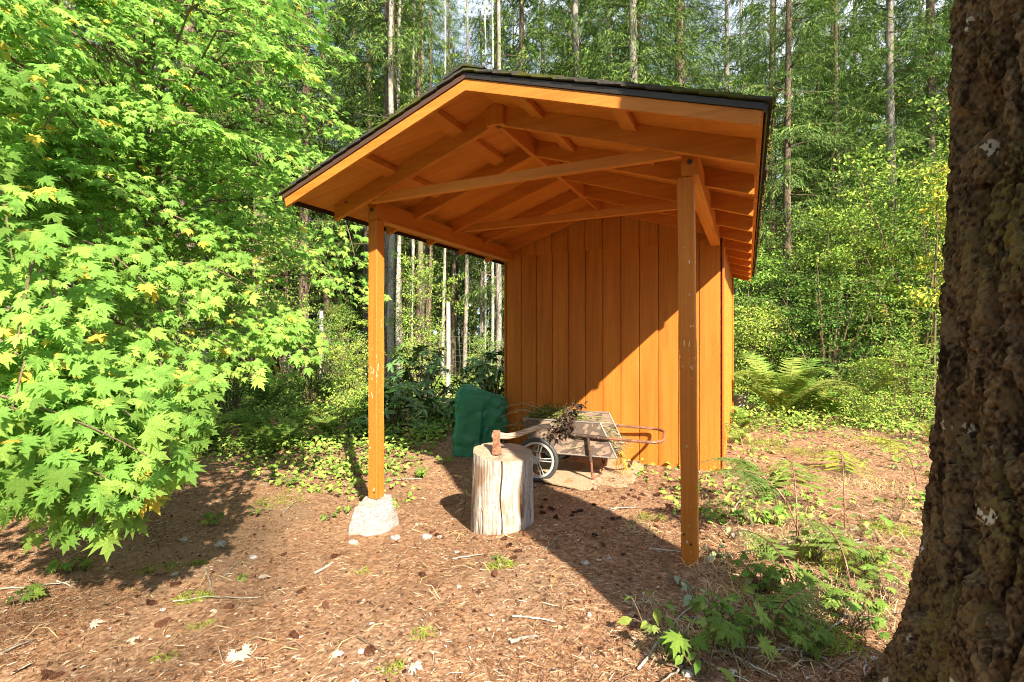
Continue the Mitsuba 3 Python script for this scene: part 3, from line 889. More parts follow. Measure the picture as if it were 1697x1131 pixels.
def blades(rng, pos, d, length, width, cols, sag=0.0):
    """Flat ribbons of two quads each, bent downwards by sag."""
    n = len(pos)
    d = unit(d)
    s = unit(np.cross(d, rng.normal(0, 1, (n, 3)))) * (np.broadcast_to(width, n)[:, None] / 2)
    L = np.broadcast_to(length, n)[:, None]
    p1 = pos + d * L * 0.5
    p2 = pos + d * L + [0, 0, -1.0] * L * sag
    v = np.stack([pos - s, pos + s, p1 - s, p1 + s, p2 - s * 0.3, p2 + s * 0.3], 1).reshape(-1, 3)
    f = (np.array([[0, 1, 3], [0, 3, 2], [2, 3, 5], [2, 5, 4]])[None] + 6 * np.arange(n)[:, None, None]).reshape(-1, 3)
    return v, f, np.repeat(cols, 6, 0)


def tint(rng, n, base, dv=0.25, hue=0.12):
    c = np.asarray(base)[None] * (1 + rng.uniform(-dv, dv, (n, 1)))
    return np.clip(c * (1 + rng.uniform(-hue, hue, (n, 3))), 0, 1)


brush = thing('garden_cuttings', 'heap of cut stems and wilted leaves piled in the garden cart', 'cuttings')
r5 = np.random.default_rng(31)
parts = []
for k in range(230):
    x, y = r5.uniform(xa + 0.05, 0.66), r5.uniform(y0 + 0.03, y1 - 0.05)
    z = zb + 0.02 + 0.26 * max(0, 1 - ((x - 0.12) / 0.55) ** 2) * r5.uniform(0.2, 1.25)
    ang = r5.normal(0.0, 0.55) + (math.pi if r5.random() < 0.4 else 0)
    d = np.array([math.cos(ang), math.sin(ang) * 0.7, r5.uniform(-0.15, 0.40)])
    L = r5.uniform(0.12, 0.42)
    p = np.array([x, y, z])
    if k < 12:                                       # long wands arching out over the front of the cart
        p = np.array([r5.uniform(-0.1, 0.1), r5.uniform(0.2, 0.6), 0.58])
        d = np.array([-1, r5.uniform(-0.4, 0.4), r5.uniform(0.35, 0.7)])
        L = r5.uniform(0.35, 0.62)
    if k >= 190:                                     # straws spilling from the open end
        p = np.array([r5.uniform(0.48, 0.66), r5.uniform(y0 + 0.05, y1 - 0.15), r5.uniform(zb + 0.03, zb + 0.22)])
        d = np.array([1, r5.uniform(-0.5, 0.5), r5.uniform(-0.5, -0.05)])
        L = r5.uniform(0.15, 0.33)
    d = unit(d)
    c = curve(p, p + d * L * 0.5 + [0, 0, 0.05 * L], p + d * L - [0, 0, (0.42 if k < 12 else 0.12) * L], 6)
    v, f = tube(C(c), np.linspace(0.0042, 0.0018, 6), 4, False)
    parts.append((v, f, tint(r5, 1, (0.42, 0.33, 0.22) if r5.random() < 0.6 else (0.22, 0.24, 0.10), 0.4)[0]))
v, f, c = join(parts)
put(brush, 'stem', (v, f), 'vcol', color=c, kind='stuff')
lt = leaf_template(0.4)
n = 2600
cx = np.concatenate([r5.normal(0.0, 0.13, n // 2), r5.uniform(-0.1, 0.6, n - n // 2)])
cy = r5.uniform(y0 + 0.02, y1 - 0.03, n)
hz2 = zb + 0.05 + 0.31 * np.clip(1 - ((cx - 0.05) / 0.55) ** 2, 0, 1) * r5.uniform(0.35, 1.15, n)
fr = rot_to(r5.normal(0, 1, (n, 3)) * [1, 1, 0.5], r5.normal(0, 1, (n, 3)) + [0, 0, 0.4])
v, f, c = scatter(*lt, C(np.stack([cx, cy, hz2], -1)), fr, r5.uniform(0.022, 0.055, n), tint(r5, n, (0.20, 0.24, 0.07), 0.5))
put(brush, 'leaf_litter', (v, f), 'vcol_leaf', color=c, kind='stuff')
# the wilted brown sprig leaning on top
parts = []
sp0 = np.array([0.29, y0 + 0.0, 0.58])
for k in range(150):
    h = r5.uniform(-0.17, 0.20)
    b = sp0 + [h * 0.55 + r5.normal(0, 0.05), r5.normal(0, 0.04) - 0.05 * (h < 0), 0.03 + 0.8 * h]
    d = r5.normal(0, 1, 3) * [1, 0.7, 0.6] + [0, 0, -0.5]
    parts.append((b, d))
bp, bd = np.array([p[0] for p in parts]), np.array([p[1] for p in parts])
fr = rot_to(bd, r5.normal(0, 1, (150, 3)))
v, f, c = scatter(*leaf_template(0.38, 0.25, 0.3), C(bp), fr, r5.uniform(0.04, 0.075, 150), tint(r5, 150, (0.065, 0.045, 0.036), 0.6))
wilt = thing('wilted_branch', 'wilted branch with curled dark brown leaves lying on top of the cart', 'branch')
put(wilt, 'leaves', (v, f), 'vcol', color=c, kind='stuff')
parts = []
for k in range(9):
    e = sp0 + [r5.normal(0, 0.06), r5.normal(0, 0.05), r5.uniform(-0.06, 0.24)]
    parts.append(tube(C(curve(sp0 + [-0.04, 0.05, -0.06], (sp0 + e) / 2 + r5.normal(0, 0.02, 3), e, 6)), np.linspace(0.004, 0.0018, 6), 5))
put(wilt, 'stem', join(parts), 'twig_wood')

rope = thing('yellow_rope', 'frayed yellow rope hanging from the tray of the garden cart', 'rope')
parts = []
for k in range(46):
    top = np.array([0.775 + r5.normal(0, 0.012), y0 + 0.22 + r5.normal(0, 0.02), zb + 0.015])
    end = top + [r5.normal(0.02, 0.045), r5.normal(-0.02, 0.03), -r5.uniform(0.12, 0.235)]
    parts.append((*tube(C(curve(top, (top + end) / 2 + r5.normal(0, 0.012, 3), end, 5)), 0.0018, 3, False), tint(r5, 1, (0.62, 0.40, 0.08), 0.3)[0]))
v, f, c = join(parts)
put(rope, 'strand', (v, f), 'vcol', color=c, kind='stuff')

# collapsed green bag against the bushes
bag = thing('yard_waste_bag', 'slumped dark green fabric yard bag standing beside the shed', 'bag')
scene['green_fabric'] = {'type': 'twosided', 'bsdf': {'type': 'bumpmap', 'scale': 1.0, 'arbitrary': proc(lambda p, n, uv: 0.004 * fbm(p.x * 30 + p.z * 12, p.y * 30, p.z * 14, 3), 2e-3),
                         'bsdf': {'type': 'principled', 'base_color': proc(lambda p, n, uv: mix((0.014, 0.185, 0.100), (0.030, 0.250, 0.150), fbm(p.x * 6, p.y * 6, p.z * 6, 3))), 'roughness': 0.42, 'specular': 0.5, 'sheen': 0.3}}}
BX, BY = (-0.379, 5.621)
BX, BY = BX - 0.035, BY + 0.24
nu, nv = 180, 120
u, w_ = np.meshgrid(np.linspace(0, 2 * np.pi, nu, endpoint=False), np.linspace(0, 1, nv), indexing='ij')
sq = (np.abs(np.cos(u)) ** 4 + np.abs(np.sin(u)) ** 4) ** (-0.25)
wd, dp = 0.335, 0.26
rx = wd * sq * np.cos(u) * (1.0 - 0.07 * w_)
ry = dp * sq * np.sin(u) * (1.0 - 0.22 * w_)
zz = 0.765 * w_ * (1 - 0.06 * np.cos(u))
p = np.stack([rx * 3, ry * 3, zz * 2.4], -1)
cr = np.abs(2 * meshkit.fbm(p * 1.1 + 2, 3, 3) - 1)
amp = 0.03 + 0.08 * (np.cos(u) > 0.1) * np.clip(1.3 - w_, 0, 1)
dent = -amp * np.clip(1 - cr * 3, 0, 1)
crease = 0.035 * (meshkit.fbm(p * 2.7, 3, 13) - 0.5)
rs = 1 + (dent + crease) / 0.3
lid = np.clip((w_ - 0.78) / 0.22, 0, 1)
shrink = 1 - 0.17 * lid ** 2.5
bvx = np.stack([rx * rs * shrink + 0.05 * w_ + 0.06 * np.clip(np.cos(u), 0, 1) * np.sin(w_ * 3), ry * rs * shrink, zz + (0.07 * (meshkit.fbm(p * 1.5, 2, 8) - 0.5) - 0.05 * np.clip(np.cos(u - 0.4), 0, 1)) * w_], -1)
top_c = bvx[:, -1].mean(0)
caps = [bvx[:, -1] * (1 - q) + top_c * q + [0, 0, 0] + np.stack([0 * u[:, 0], 0 * u[:, 0], 0.03 * (meshkit.fbm(np.stack([np.cos(u[:, 0]) * (1 - q) * 5, np.sin(u[:, 0]) * (1 - q) * 5, 0 * u[:, 0]], -1), 3, 4) - 0.5) - 0.02 * q], -1) for q in np.linspace(0.06, 0.98, 14)]
bvx = np.concatenate([bvx, np.stack(caps, 1)], 1)
nv = bvx.shape[1]
i, j = np.meshgrid(np.arange(nu), np.arange(nv - 1), indexing='ij')
k = (i + 1) % nu
bf = np.vstack([np.stack([i * nv + j, k * nv + j, k * nv + j + 1], -1).reshape(-1, 3), np.stack([i * nv + j, k * nv + j + 1, i * nv + j + 1], -1).reshape(-1, 3)])
put(bag, 'body', (bvx.reshape(-1, 3) + [BX, BY, float(gz(BX, BY)) - 0.02], bf), 'green_fabric', smooth=True)
hem = np.stack([bvx[:, int(120 * 0.955), 0], bvx[:, int(120 * 0.955), 1], bvx[:, int(120 * 0.955), 2]], -1) + [BX, BY, float(gz(BX, BY)) - 0.02]
put(bag, 'rim_hem', tube(np.vstack([hem, hem[:1]]), 0.007, 6, False), 'green_fabric', smooth=60)

bucket = thing('white_bucket', 'white plastic bucket standing behind the shed corner', 'bucket')
KX, KY = 4.15, 8.8
kz = float(gz(KX, KY))
scene['white_plastic'] = two({'type': 'principled', 'base_color': rgb((0.72, 0.71, 0.68)), 'roughness': 0.45})
bk = trimesh.creation.revolve(np.array([(0, 0.004), (0.10, 0.0), (0.130, 0.27), (0.145, 0.27), (0.145, 0.30), (0.131, 0.30), (0.097, 0.012), (0, 0.012)]), sections=40)
bk.apply_transform(trimesh.transformations.rotation_matrix(0.12, [0, 1, 0]))
put(bucket, 'pail', (np.array(bk.vertices) + [KX, KY, kz + 0.01], np.array(bk.faces)), 'white_plastic', smooth=35)
arc = np.linspace(0, np.pi, 16)
put(bucket, 'bail', tube(np.stack([KX + 0.03 + 0.145 * np.cos(arc), KY - 0.12 * np.sin(arc), kz + 0.28 - 0.07 * np.sin(arc)], -1), 0.004, 6), 'grey_steel', smooth=60)

# wire fence in front of the forest
fence = thing('wire_fence', 'old woven wire fence with pale posts between bushes and forest', 'fence')
posts = [(-4.9, 12.3, 2.05), (-1.47, 11.0, 2.13), (1.6, 10.4, 1.9)]
for k, (x, y, h) in enumerate(posts):
    g = float(gz(x, y))
    pts = np.array([[x, y, g - 0.1], [x + 0.01, y, g + h * 0.5], [x, y, g + h]])
    put(fence, 'post', tube(pts, [0.055, 0.052, 0.048], 12), 'bark_pale', smooth=40, label='pale sawn fence post' if k == 1 else None)
wires = []
for (xa_, ya_, ha), (xb_, yb_, hb) in zip(posts[:-1], posts[1:]):
    ga, gb_ = float(gz(xa_, ya_)), float(gz(xb_, yb_))
    for q in np.linspace(0.10, 0.68, 9):
        t = np.linspace(0, 1, 12)[:, None]
        pts = np.array([xa_, ya_ - 0.055, ga + 2.0 * q]) * (1 - t) + np.array([xb_, yb_ - 0.055, gb_ + 2.0 * q]) * t - [0, 0, 1] * (0.10 * np.sin(np.pi * t)) * q
        wires.append(tube(pts, 0.0028, 3, False))
    for t in np.linspace(0.02, 0.98, 28):
        b = np.array([xa_, ya_ - 0.056, 0]) * (1 - t) + np.array([xb_, yb_ - 0.056, 0]) * t
        g = ga * (1 - t) + gb_ * t
        wires.append(tube(np.array([b + [0, 0, g + 0.18], b + [0.01, 0, g + 0.8], b + [0, 0, g + 1.36 - 0.06 * math.sin(math.pi * t)]]), 0.0022, 3, False))
put(fence, 'wire_mesh', join(wires), 'grey_steel', smooth=60, kind='stuff')

# ------------------------------------------------------------------ vegetation
def maple_outline():
    """Five pointed lobes with side teeth, unit length from the base (stem) to the tip, +y forward."""
    pts = [(0, 0), (0.10, -0.04), (0.32, -0.15), (0.24, 0.02), (0.56, 0.09), (0.36, 0.20), (0.68, 0.42), (0.37, 0.36), (0.54, 0.68), (0.29, 0.50), (0.15, 0.45), (0.24, 0.72), (0.12, 0.73), (0.0, 1.05)]
    return pts + [(-x, y) for x, y in pts[-2:0:-1]]


def maple_leaf(fold, curl, seed):
    o = np.array(maple_outline())
    n = len(o)
    c = np.array([[0, 0.30]])
    v2 = np.vstack([o, c, [[0.0, 0.62]]])
    m = n // 2
    f = []
    for i in range(n):
        f.append([n, i, (i + 1) % n] if not (m - 3 <= i < m + 3) else [n + 1, i, (i + 1) % n])
    f += [[n, (m - 3) % n, n + 1], [n, n + 1, (m + 3) % n]]
    r = np.random.default_rng(seed)
    x, y = v2[:, 0], v2[:, 1]
    z = fold * np.abs(x) - curl * (y - 0.3) ** 2 - curl * 1.3 * x * x + r.normal(0, 0.012, len(v2))
    return np.stack([x, y - 0.0, z], -1), np.array(f)


MLEAF = [maple_leaf(0.22, 0.30, 1), maple_leaf(-0.10, 0.45, 2), maple_leaf(0.30, 0.55, 3), maple_leaf(0.05, 0.18, 4)]

# --- the maple on the left: sprays of broad leaves on drooping twigs
maple = thing('maple_tree', 'broad leaved maple with bright green sunlit leaves overhanging the clearing', 'tree')
MT = np.array([-4.3, 5.6, 0.0])
MT[2] = float(gz(*MT[:2]))
rm = np.random.default_rng(77)
trunk_pts = np.array([MT - [0, 0, 0.1], MT + [0.05, -0.05, 1.5], MT + [0.1, 0.0, 3.2], MT + [0.0, 0.1, 5.5], MT + [0.1, 0.1, 8.0]])
put(maple, 'trunk', tube(curve(trunk_pts[0], trunk_pts[2], trunk_pts[4], 24), np.linspace(0.13, 0.05, 24), 14), 'bark_grey', smooth=60)
sprays = [
    (-3.163, 3.014, 3.175, np.float64(0.72), 29, 0.95, -0.25, -0.15),
    (-2.883, 3.227, 3.094, np.float64(0.71), 22, 0.51, -0.02, -0.14),
    (-3.21, 5.511, 5.089, np.float64(0.76), 26, 0.87, -0.61, -0.33),
    (-2.768, 2.451, 2.602, np.float64(0.68), 25, 0.6, -0.62, -0.47),
    (-3.098, 3.739, 2.323, np.float64(0.65), 29, 0.61, -0.21, -0.27),
    (-1.588, 2.039, 0.697, 0.42, 30, 0.98, 0.0, -0.39),
    (-3.586, 3.652, 3.512, np.float64(0.67), 32, 0.57, -0.15, -0.22),
    (-2.896, 2.474, 0.519, 0.64, 24, 0.48, -0.07, -0.53),
    (-3.209, 3.834, 3.467, np.float64(0.58), 24, 0.58, -0.47, -0.47),
    (-2.171, 4.683, 1.341, np.float64(0.7), 31, 0.71, -0.73, -0.63),
    (-2.866, 6.005, 4.774, np.float64(0.85), 26, 0.57, -0.38, -0.45),
    (-2.378, 2.156, 1.097, 0.61, 28, 0.53, -0.65, -0.3),
    (-2.9, 2.632, 1.568, np.float64(0.72), 30, 0.85, 0.06, -0.15),
    (-3.636, 4.399, 3.198, np.float64(0.72), 22, 0.42, -0.31, -0.62),
    (-2.905, 4.465, 1.067, np.float64(0.62), 22, 0.9, -0.3, -0.12),
    (-3.034, 4.256, 1.895, np.float64(0.61), 26, 0.97, -0.06, -0.39),
    (-2.443, 6.903, 4.579, np.float64(0.87), 23, 0.95, -0.29, -0.25),
    (-2.235, 6.182, 2.569, np.float64(0.75), 24, 0.99, -0.63, -0.21),
    (-3.64, 4.566, 1.2, np.float64(0.78), 24, 0.53, -0.42, -0.2),
    (-3.509, 5.528, 2.884, np.float64(0.67), 31, 0.38, -0.15, -0.37),
    (-1.981, 2.084, 0.704, 0.62, 22, 0.46, 0.04, -0.24),
    (-2.702, 6.161, 5.622, np.float64(0.75), 24, 0.39, 0.15, -0.43),
    (-1.994, 2.372, 1.068, 0.52, 31, 0.59, -0.3, -0.27),
    (-2.083, 2.084, 0.774, 0.61, 22, 0.64, 0.14, -0.34),
    (-2.733, 4.891, 4.96, np.float64(0.64), 30, 0.92, -0.47, -0.13),
    (-2.309, 1.994, 1.309, np.float64(0.6), 24, 0.92, -0.05, -0.28),
    (-2.824, 3.029, 1.247, np.float64(0.73), 31, 0.67, -0.48, -0.53),
    (-2.433, 2.109, 0.821, 0.52, 24, 0.44, -0.49, -0.25),
    (-2.578, 2.361, 1.782, np.float64(0.65), 28, 0.86, 0.1, -0.26),
    (-2.421, 2.171, 2.87, np.float64(0.44), 31, 0.4, -0.24, -0.56),
    (-1.622, 2.064, 1.03, 0.62, 28, 0.57, -0.26, -0.12),
    (-2.719, 6.816, 2.389, np.float64(0.67), 23, 0.44, -0.3, -0.12),
    (-2.803, 2.38, 1.193, np.float64(0.49), 28, 0.53, -0.75, -0.49),
    (-2.626, 4.698, 3.783, np.float64(0.64), 22, 0.68, -0.72, -0.33),
    (-3.285, 2.869, 3.027, np.float64(0.7), 28, 0.49, 0.01, -0.35),
    (-3.593, 3.048, 3.838, np.float64(0.56), 33, 0.89, -0.05, -0.13),
    (-2.6, 2.337, 0.612, 0.54, 32, 0.81, -0.4, -0.42),
    (-2.75, 4.927, 2.916, np.float64(0.82), 24, 0.43, -0.68, -0.36),
    (-1.518, 1.991, 0.896, 0.63, 26, 0.91, 0.09, -0.3),
    (-3.321, 4.465, 4.593, np.float64(0.8), 33, 0.36, -0.1, -0.3),
    (-2.235, 1.925, 1.066, 0.49, 27, 0.59, -0.44, -0.51),
    (-2.632, 2.588, 3.017, np.float64(0.69), 32, 0.92, -0.34, -0.5),
    (-3.759, 4.497, 3.588, np.float64(0.69), 31, 0.47, -0.65, -0.4),
    (-2.045, 2.12, 1.023, 0.47, 32, 0.82, -0.36, -0.28),
    (-3.498, 3.075, 2.769, np.float64(0.64), 30, 0.99, 0.03, -0.28),
    (-2.915, 5.995, 3.035, np.float64(0.71), 26, 0.8, -0.46, -0.42),
    (-1.934, 2.305, 0.725, 0.46, 28, 0.39, -0.67, -0.25),
    (-2.825, 3.043, 1.798, np.float64(0.61), 31, 0.4, -0.28, -0.4),
    (-3.316, 4.839, 5.072, np.float64(0.84), 27, 0.84, 0.01, -0.16),
    (-3.264, 4.86, 3.277, np.float64(0.81), 28, 0.41, -0.0, -0.11),
    (-3.834, 4.64, 4.935, np.float64(0.88), 26, 0.38, -0.62, -0.63),
    (-1.705, 2.02, 0.92, 0.58, 30, 0.82, 0.09, -0.25),
    (-2.653, 2.218, 1.394, np.float64(0.54), 29, 0.51, 0.07, -0.54),
    (-3.269, 4.78, 3.084, np.float64(0.74), 31, 0.74, -0.09, -0.15),
    (-3.111, 4.855, 2.448, np.float64(0.68), 23, 0.62, -0.12, -0.45),
    (-3.192, 4.208, 1.797, np.float64(0.56), 26, 0.45, -0.72, -0.3),
    (-2.562, 3.952, 3.343, np.float64(0.56), 25, 0.75, -0.39, -0.64),
    (-2.286, 2.051, 1.003, 0.68, 28, 0.41, -0.31, -0.52),
    (-2.288, 2.18, 1.089, 0.48, 33, 0.64, -0.55, -0.16),
    (-2.783, 3.056, 3.124, np.float64(0.57), 22, 0.38, -0.06, -0.25),
    (-2.842, 3.699, 2.399, np.float64(0.54), 31, 0.48, 0.05, -0.31),
    (-2.414, 4.21, 4.634, np.float64(0.67), 25, 0.86, -0.06, -0.26),
    (-3.603, 4.033, 3.252, np.float64(0.82), 31, 0.49, -0.56, -0.19),
    (-2.747, 2.473, 2.34, np.float64(0.54), 27, 0.65, -0.51, -0.21),
    (-2.601, 5.052, 5.023, np.float64(0.81), 22, 0.42, -0.07, -0.35),
    (-3.312, 3.413, 4.12, np.float64(0.57), 30, 0.98, -0.37, -0.29),
    (-2.646, 2.333, 3.138, np.float64(0.62), 27, 0.79, 0.02, -0.46),
    (-2.448, 3.541, 1.271, np.float64(0.55), 22, 0.43, -0.25, -0.45),
    (-2.466, 4.859, 1.222, np.float64(0.56), 30, 0.9, -0.36, -0.24),
    (-2.241, 5.181, 3.765, np.float64(0.64), 24, 0.58, -0.66, -0.62),
    (-2.552, 6.032, 1.167, np.float64(0.66), 31, 0.43, -0.2, -0.15),
    (-2.287, 4.288, 1.094, np.float64(0.58), 28, 0.89, -0.37, -0.47),
    (-2.584, 3.449, 2.9, np.float64(0.49), 28, 0.68, -0.56, -0.55),
    (-3.578, 5.04, 4.473, np.float64(0.64), 28, 0.6, -0.16, -0.55),
    (-2.48, 2.915, 1.501, np.float64(0.68), 25, 0.52, -0.07, -0.2),
    (-2.859, 5.303, 2.116, np.float64(0.89), 23, 0.51, -0.59, -0.41),
    (-1.993, 5.692, 1.819, np.float64(0.77), 23, 0.53, -0.39, -0.52),
    (-2.426, 2.447, 3.247, np.float64(0.56), 31, 0.4, 0.03, -0.62),
    (-2.88, 4.297, 2.123, np.float64(0.56), 26, 0.41, -0.27, -0.25),
    (-1.809, 5.093, 3.481, np.float64(0.75), 26, 0.6, -0.4, -0.21),
    (-2.453, 3.013, 1.653, np.float64(0.52), 30, 0.42, -0.23, -0.63),
    (-2.104, 2.375, 0.592, 0.55, 33, 0.72, -0.38, -0.11),
    (-1.815, 2.168, 0.515, 0.61, 29, 0.38, -0.25, -0.53),
    (-2.092, 2.328, 0.716, 0.49, 31, 0.71, 0.04, -0.2),
    (-2.9, 6.969, 2.165, np.float64(0.91), 23, 0.8, 0.11, -0.35),
    (-3.324, 3.544, 2.555, np.float64(0.66), 30, 0.71, -0.0, -0.43),
    (-2.656, 3.626, 1.986, np.float64(0.75), 33, 0.97, 0.05, -0.65),
    (-2.134, 5.385, 3.394, np.float64(0.84), 26, 0.94, 0.12, -0.43),
    (-2.928, 5.576, 2.562, np.float64(0.75), 23, 0.5, -0.45, -0.59),
    (-2.639, 4.998, 1.422, np.float64(0.87), 32, 0.82, -0.42, -0.21),
    (-3.314, 5.296, 4.796, np.float64(0.74), 26, 0.48, -0.2, -0.2),
    (-2.92, 3.019, 3.464, np.float64(0.58), 25, 0.38, -0.06, -0.11),
    (-2.818, 4.275, 3.859, np.float64(0.74), 26, 0.72, -0.28, -0.34),
    (-2.743, 2.459, 1.887, np.float64(0.65), 26, 0.45, -0.46, -0.48),
    (-1.721, 5.236, 2.261, np.float64(0.84), 22, 0.39, -0.71, -0.56),
    (-2.901, 2.424, 2.732, np.float64(0.55), 28, 0.72, 0.0, -0.3),
    (-2.541, 2.325, 1.433, np.float64(0.56), 27, 0.7, -0.31, -0.56),
    (-3.243, 3.006, 2.134, np.float64(0.62), 32, 1.0, -0.4, -0.54),
    (-3.097, 3.255, 3.081, np.float64(0.75), 24, 0.77, -0.19, -0.17),
    (-2.42, 4.056, 2.052, np.float64(0.59), 32, 0.75, -0.08, -0.65),
    (-2.452, 5.39, 2.132, np.float64(0.92), 28, 0.68, -0.57, -0.48),
    (-2.458, 2.017, 1.524, np.float64(0.52), 31, 0.84, -0.41, -0.15),
    (-3.276, 3.321, 1.223, np.float64(0.61), 27, 0.74, 0.13, -0.53),
    (-3.134, 2.848, 1.699, np.float64(0.68), 25, 0.81, -0.14, -0.12),
    (-3.03, 6.132, 2.028, np.float64(0.94), 23, 0.74, -0.02, -0.14),
    (-3.045, 3.239, 1.022, np.float64(0.65), 25, 0.96, -0.63, -0.18),
    (-2.437, 2.163, 2.092, np.float64(0.45), 24, 0.74, -0.49, -0.53),
    (-2.692, 3.218, 2.439, np.float64(0.58), 22, 0.67, -0.13, -0.51),
    (-2.791, 3.648, 3.14, np.float64(0.67), 30, 0.8, -0.61, -0.61),
    (-3.721, 4.043, 4.034, np.float64(0.82), 27, 0.58, 0.08, -0.4),
    (-2.723, 6.325, 3.899, np.float64(1.01), 31, 0.4, 0.0, -0.47),
    (-3.421, 3.846, 2.981, np.float64(0.56), 24, 0.7, -0.23, -0.44),
    (-2.147, 2.262, 0.493, 0.45, 24, 0.63, -0.67, -0.55),
    (-2.777, 3.469, 1.961, np.float64(0.79), 33, 0.6, -0.07, -0.57),
    (-3.03, 5.483, 1.765, np.float64(0.68), 24, 0.87, -0.73, -0.16),
    (-2.923, 2.892, 2.014, np.float64(0.6), 22, 0.53, -0.55, -0.38),
    (-2.701, 2.531, 2.29, np.float64(0.57), 23, 0.66, -0.37, -0.35),
    (-3.237, 3.02, 2.631, np.float64(0.62), 26, 0.86, -0.74, -0.43),
    (-2.778, 2.599, 3.099, np.float64(0.55), 29, 0.77, -0.65, -0.25),
    (-3.023, 2.535, 2.32, np.float64(0.5), 23, 0.58, -0.45, -0.23),
    (-1.561, 2.195, 0.817, 0.68, 29, 0.64, -0.63, -0.35),
    (-3.465, 3.363, 3.06, np.float64(0.49), 31, 0.65, -0.25, -0.12),
    (-2.72, 3.226, 3.388, np.float64(0.57), 25, 0.59, -0.34, -0.16),
    (-2.836, 3.919, 1.37, np.float64(0.66), 27, 0.62, -0.31, -0.3),
    (-2.338, 5.271, 4.69, np.float64(0.69), 29, 0.37, -0.56, -0.24),
    (-3.195, 2.938, 2.238, np.float64(0.62), 30, 0.72, -0.68, -0.29),
    (-3.195, 3.583, 3.916, np.float64(0.56), 22, 0.5, -0.51, -0.49),
    (-2.819, 3.837, 4.297, np.float64(0.56), 30, 0.41, -0.63, -0.18),
    (-2.195, 2.445, 0.807, 0.5, 29, 0.59, -0.28, -0.52),
    (-2.478, 2.071, 2.262, np.float64(0.48), 26, 0.47, -0.48, -0.45),
    (-2.335, 6.286, 4.517, np.float64(0.7), 32, 0.74, -0.29, -0.57),
    (-3.408, 5.339, 0.791, np.float64(0.87), 29, 0.96, 0.1, -0.18),
    (-2.727, 3.128, 1.075, np.float64(0.64), 33, 0.48, -0.57, -0.28),
    (-1.901, 2.196, 1.002, 0.52, 33, 0.94, -0.54, -0.6),
    (-2.288, 4.324, 4.785, np.float64(0.8), 22, 0.99, -0.42, -0.27),
    (-2.291, 1.927, 1.733, np.float64(0.46), 25, 0.54, -0.28, -0.28),
    (-2.105, 1.906, 0.842, 0.56, 30, 0.4, -0.07, -0.44),
    (-3.035, 6.701, 3.776, np.float64(0.77), 24, 0.93, 0.05, -0.54),
    (-3.099, 6.187, 4.648, np.float64(0.97), 29, 0.71, -0.08, -0.29),
    (-2.432, 4.187, 2.462, np.float64(0.61), 22, 0.58, -0.07, -0.28),
    (-3.015, 2.482, 0.691, 0.66, 25, 0.85, -0.24, -0.52),
    (-2.932, 5.079, 1.482, np.float64(0.83), 30, 0.79, -0.61, -0.38),
    (-3.001, 3.416, 1.385, np.float64(0.61), 26, 0.67, -0.3, -0.59),
    (-2.118, 2.039, 0.711, 0.55, 33, 0.61, -0.57, -0.22),
    (-2.769, 4.281, 3.24, np.float64(0.56), 26, 0.7, -0.28, -0.35),
    (-3.445, 2.843, 1.697, np.float64(0.6), 24, 0.85, -0.13, -0.29),
    (-1.912, 2.08, 1.075, 0.49, 26, 0.68, -0.01, -0.52),
    (-2.83, 3.844, 0.952, np.float64(0.66), 24, 0.79, -0.28, -0.63),
    (-2.952, 2.427, 2.979, np.float64(0.63), 23, 0.57, -0.13, -0.17),
    (-3.496, 2.893, 2.293, np.float64(0.72), 27, 0.41, -0.44, -0.32),
    (-2.895, 2.809, 2.303, np.float64(0.47), 30, 0.45, -0.17, -0.64),
    (-3.369, 2.909, 1.6, np.float64(0.5), 24, 0.54, -0.01, -0.34),
    (-2.438, 4.053, 3.734, np.float64(0.82), 24, 0.7, -0.27, -0.26),
    (-2.482, 2.406, 1.636, np.float64(0.45), 32, 0.44, -0.35, -0.4),
    (-3.243, 4.149, 2.843, np.float64(0.8), 30, 0.53, -0.55, -0.58),
    (-3.383, 6.265, 4.339, np.float64(1.01), 30, 0.56, -0.13, -0.61),
    (-3.681, 4.836, 4.248, np.float64(0.86), 32, 0.42, -0.35, -0.55),
    (-3.467, 2.962, 2.058, np.float64(0.73), 29, 0.9, -0.42, -0.36),
    (-3.501, 4.682, 1.597, np.float64(0.63), 22, 0.45, -0.31, -0.16),
    (-2.323, 2.157, 2.515, np.float64(0.56), 28, 0.9, -0.19, -0.55),
    (-2.523, 2.702, 3.032, np.float64(0.62), 33, 0.95, -0.24, -0.26),
    (-2.879, 6.047, 0.843, np.float64(0.81), 24, 0.37, -0.64, -0.11),
    (-1.732, 2.347, 0.624, 0.62, 27, 0.84, -0.33, -0.27),
    (-3.496, 4.208, 1.917, np.float64(0.56), 23, 0.85, -0.0, -0.53),
    (-3.417, 2.951, 3.208, np.float64(0.52), 28, 0.98, -0.33, -0.18),
    (-3.25, 3.327, 2.603, np.float64(0.74), 32, 0.65, -0.41, -0.22),
    (-3.044, 6.36, 5.604, np.float64(0.86), 25, 0.91, 0.1, -0.39),
    (-2.315, 2.227, 0.798, 0.47, 31, 0.54, -0.26, -0.19),
    (-3.777, 3.169, 3.706, np.float64(0.51), 31, 0.49, -0.59, -0.65),
    (-3.395, 3.573, 2.353, np.float64(0.69), 27, 0.47, -0.42, -0.18),
    (-2.794, 5.894, 3.7, np.float64(0.76), 22, 0.6, -0.72, -0.34),
    (-2.864, 5.552, 2.347, np.float64(0.93), 24, 0.57, -0.17, -0.55),
    (-2.705, 3.761, 3.858, np.float64(0.55), 22, 0.9, -0.7, -0.55),
    (-2.633, 4.155, 2.901, np.float64(0.73), 27, 0.99, -0.16, -0.21),
    (-3.456, 3.597, 1.616, np.float64(0.66), 22, 0.95, -0.32, -0.58),
    (-2.998, 5.697, 4.612, np.float64(0.68), 29, 0.68, -0.64, -0.41),
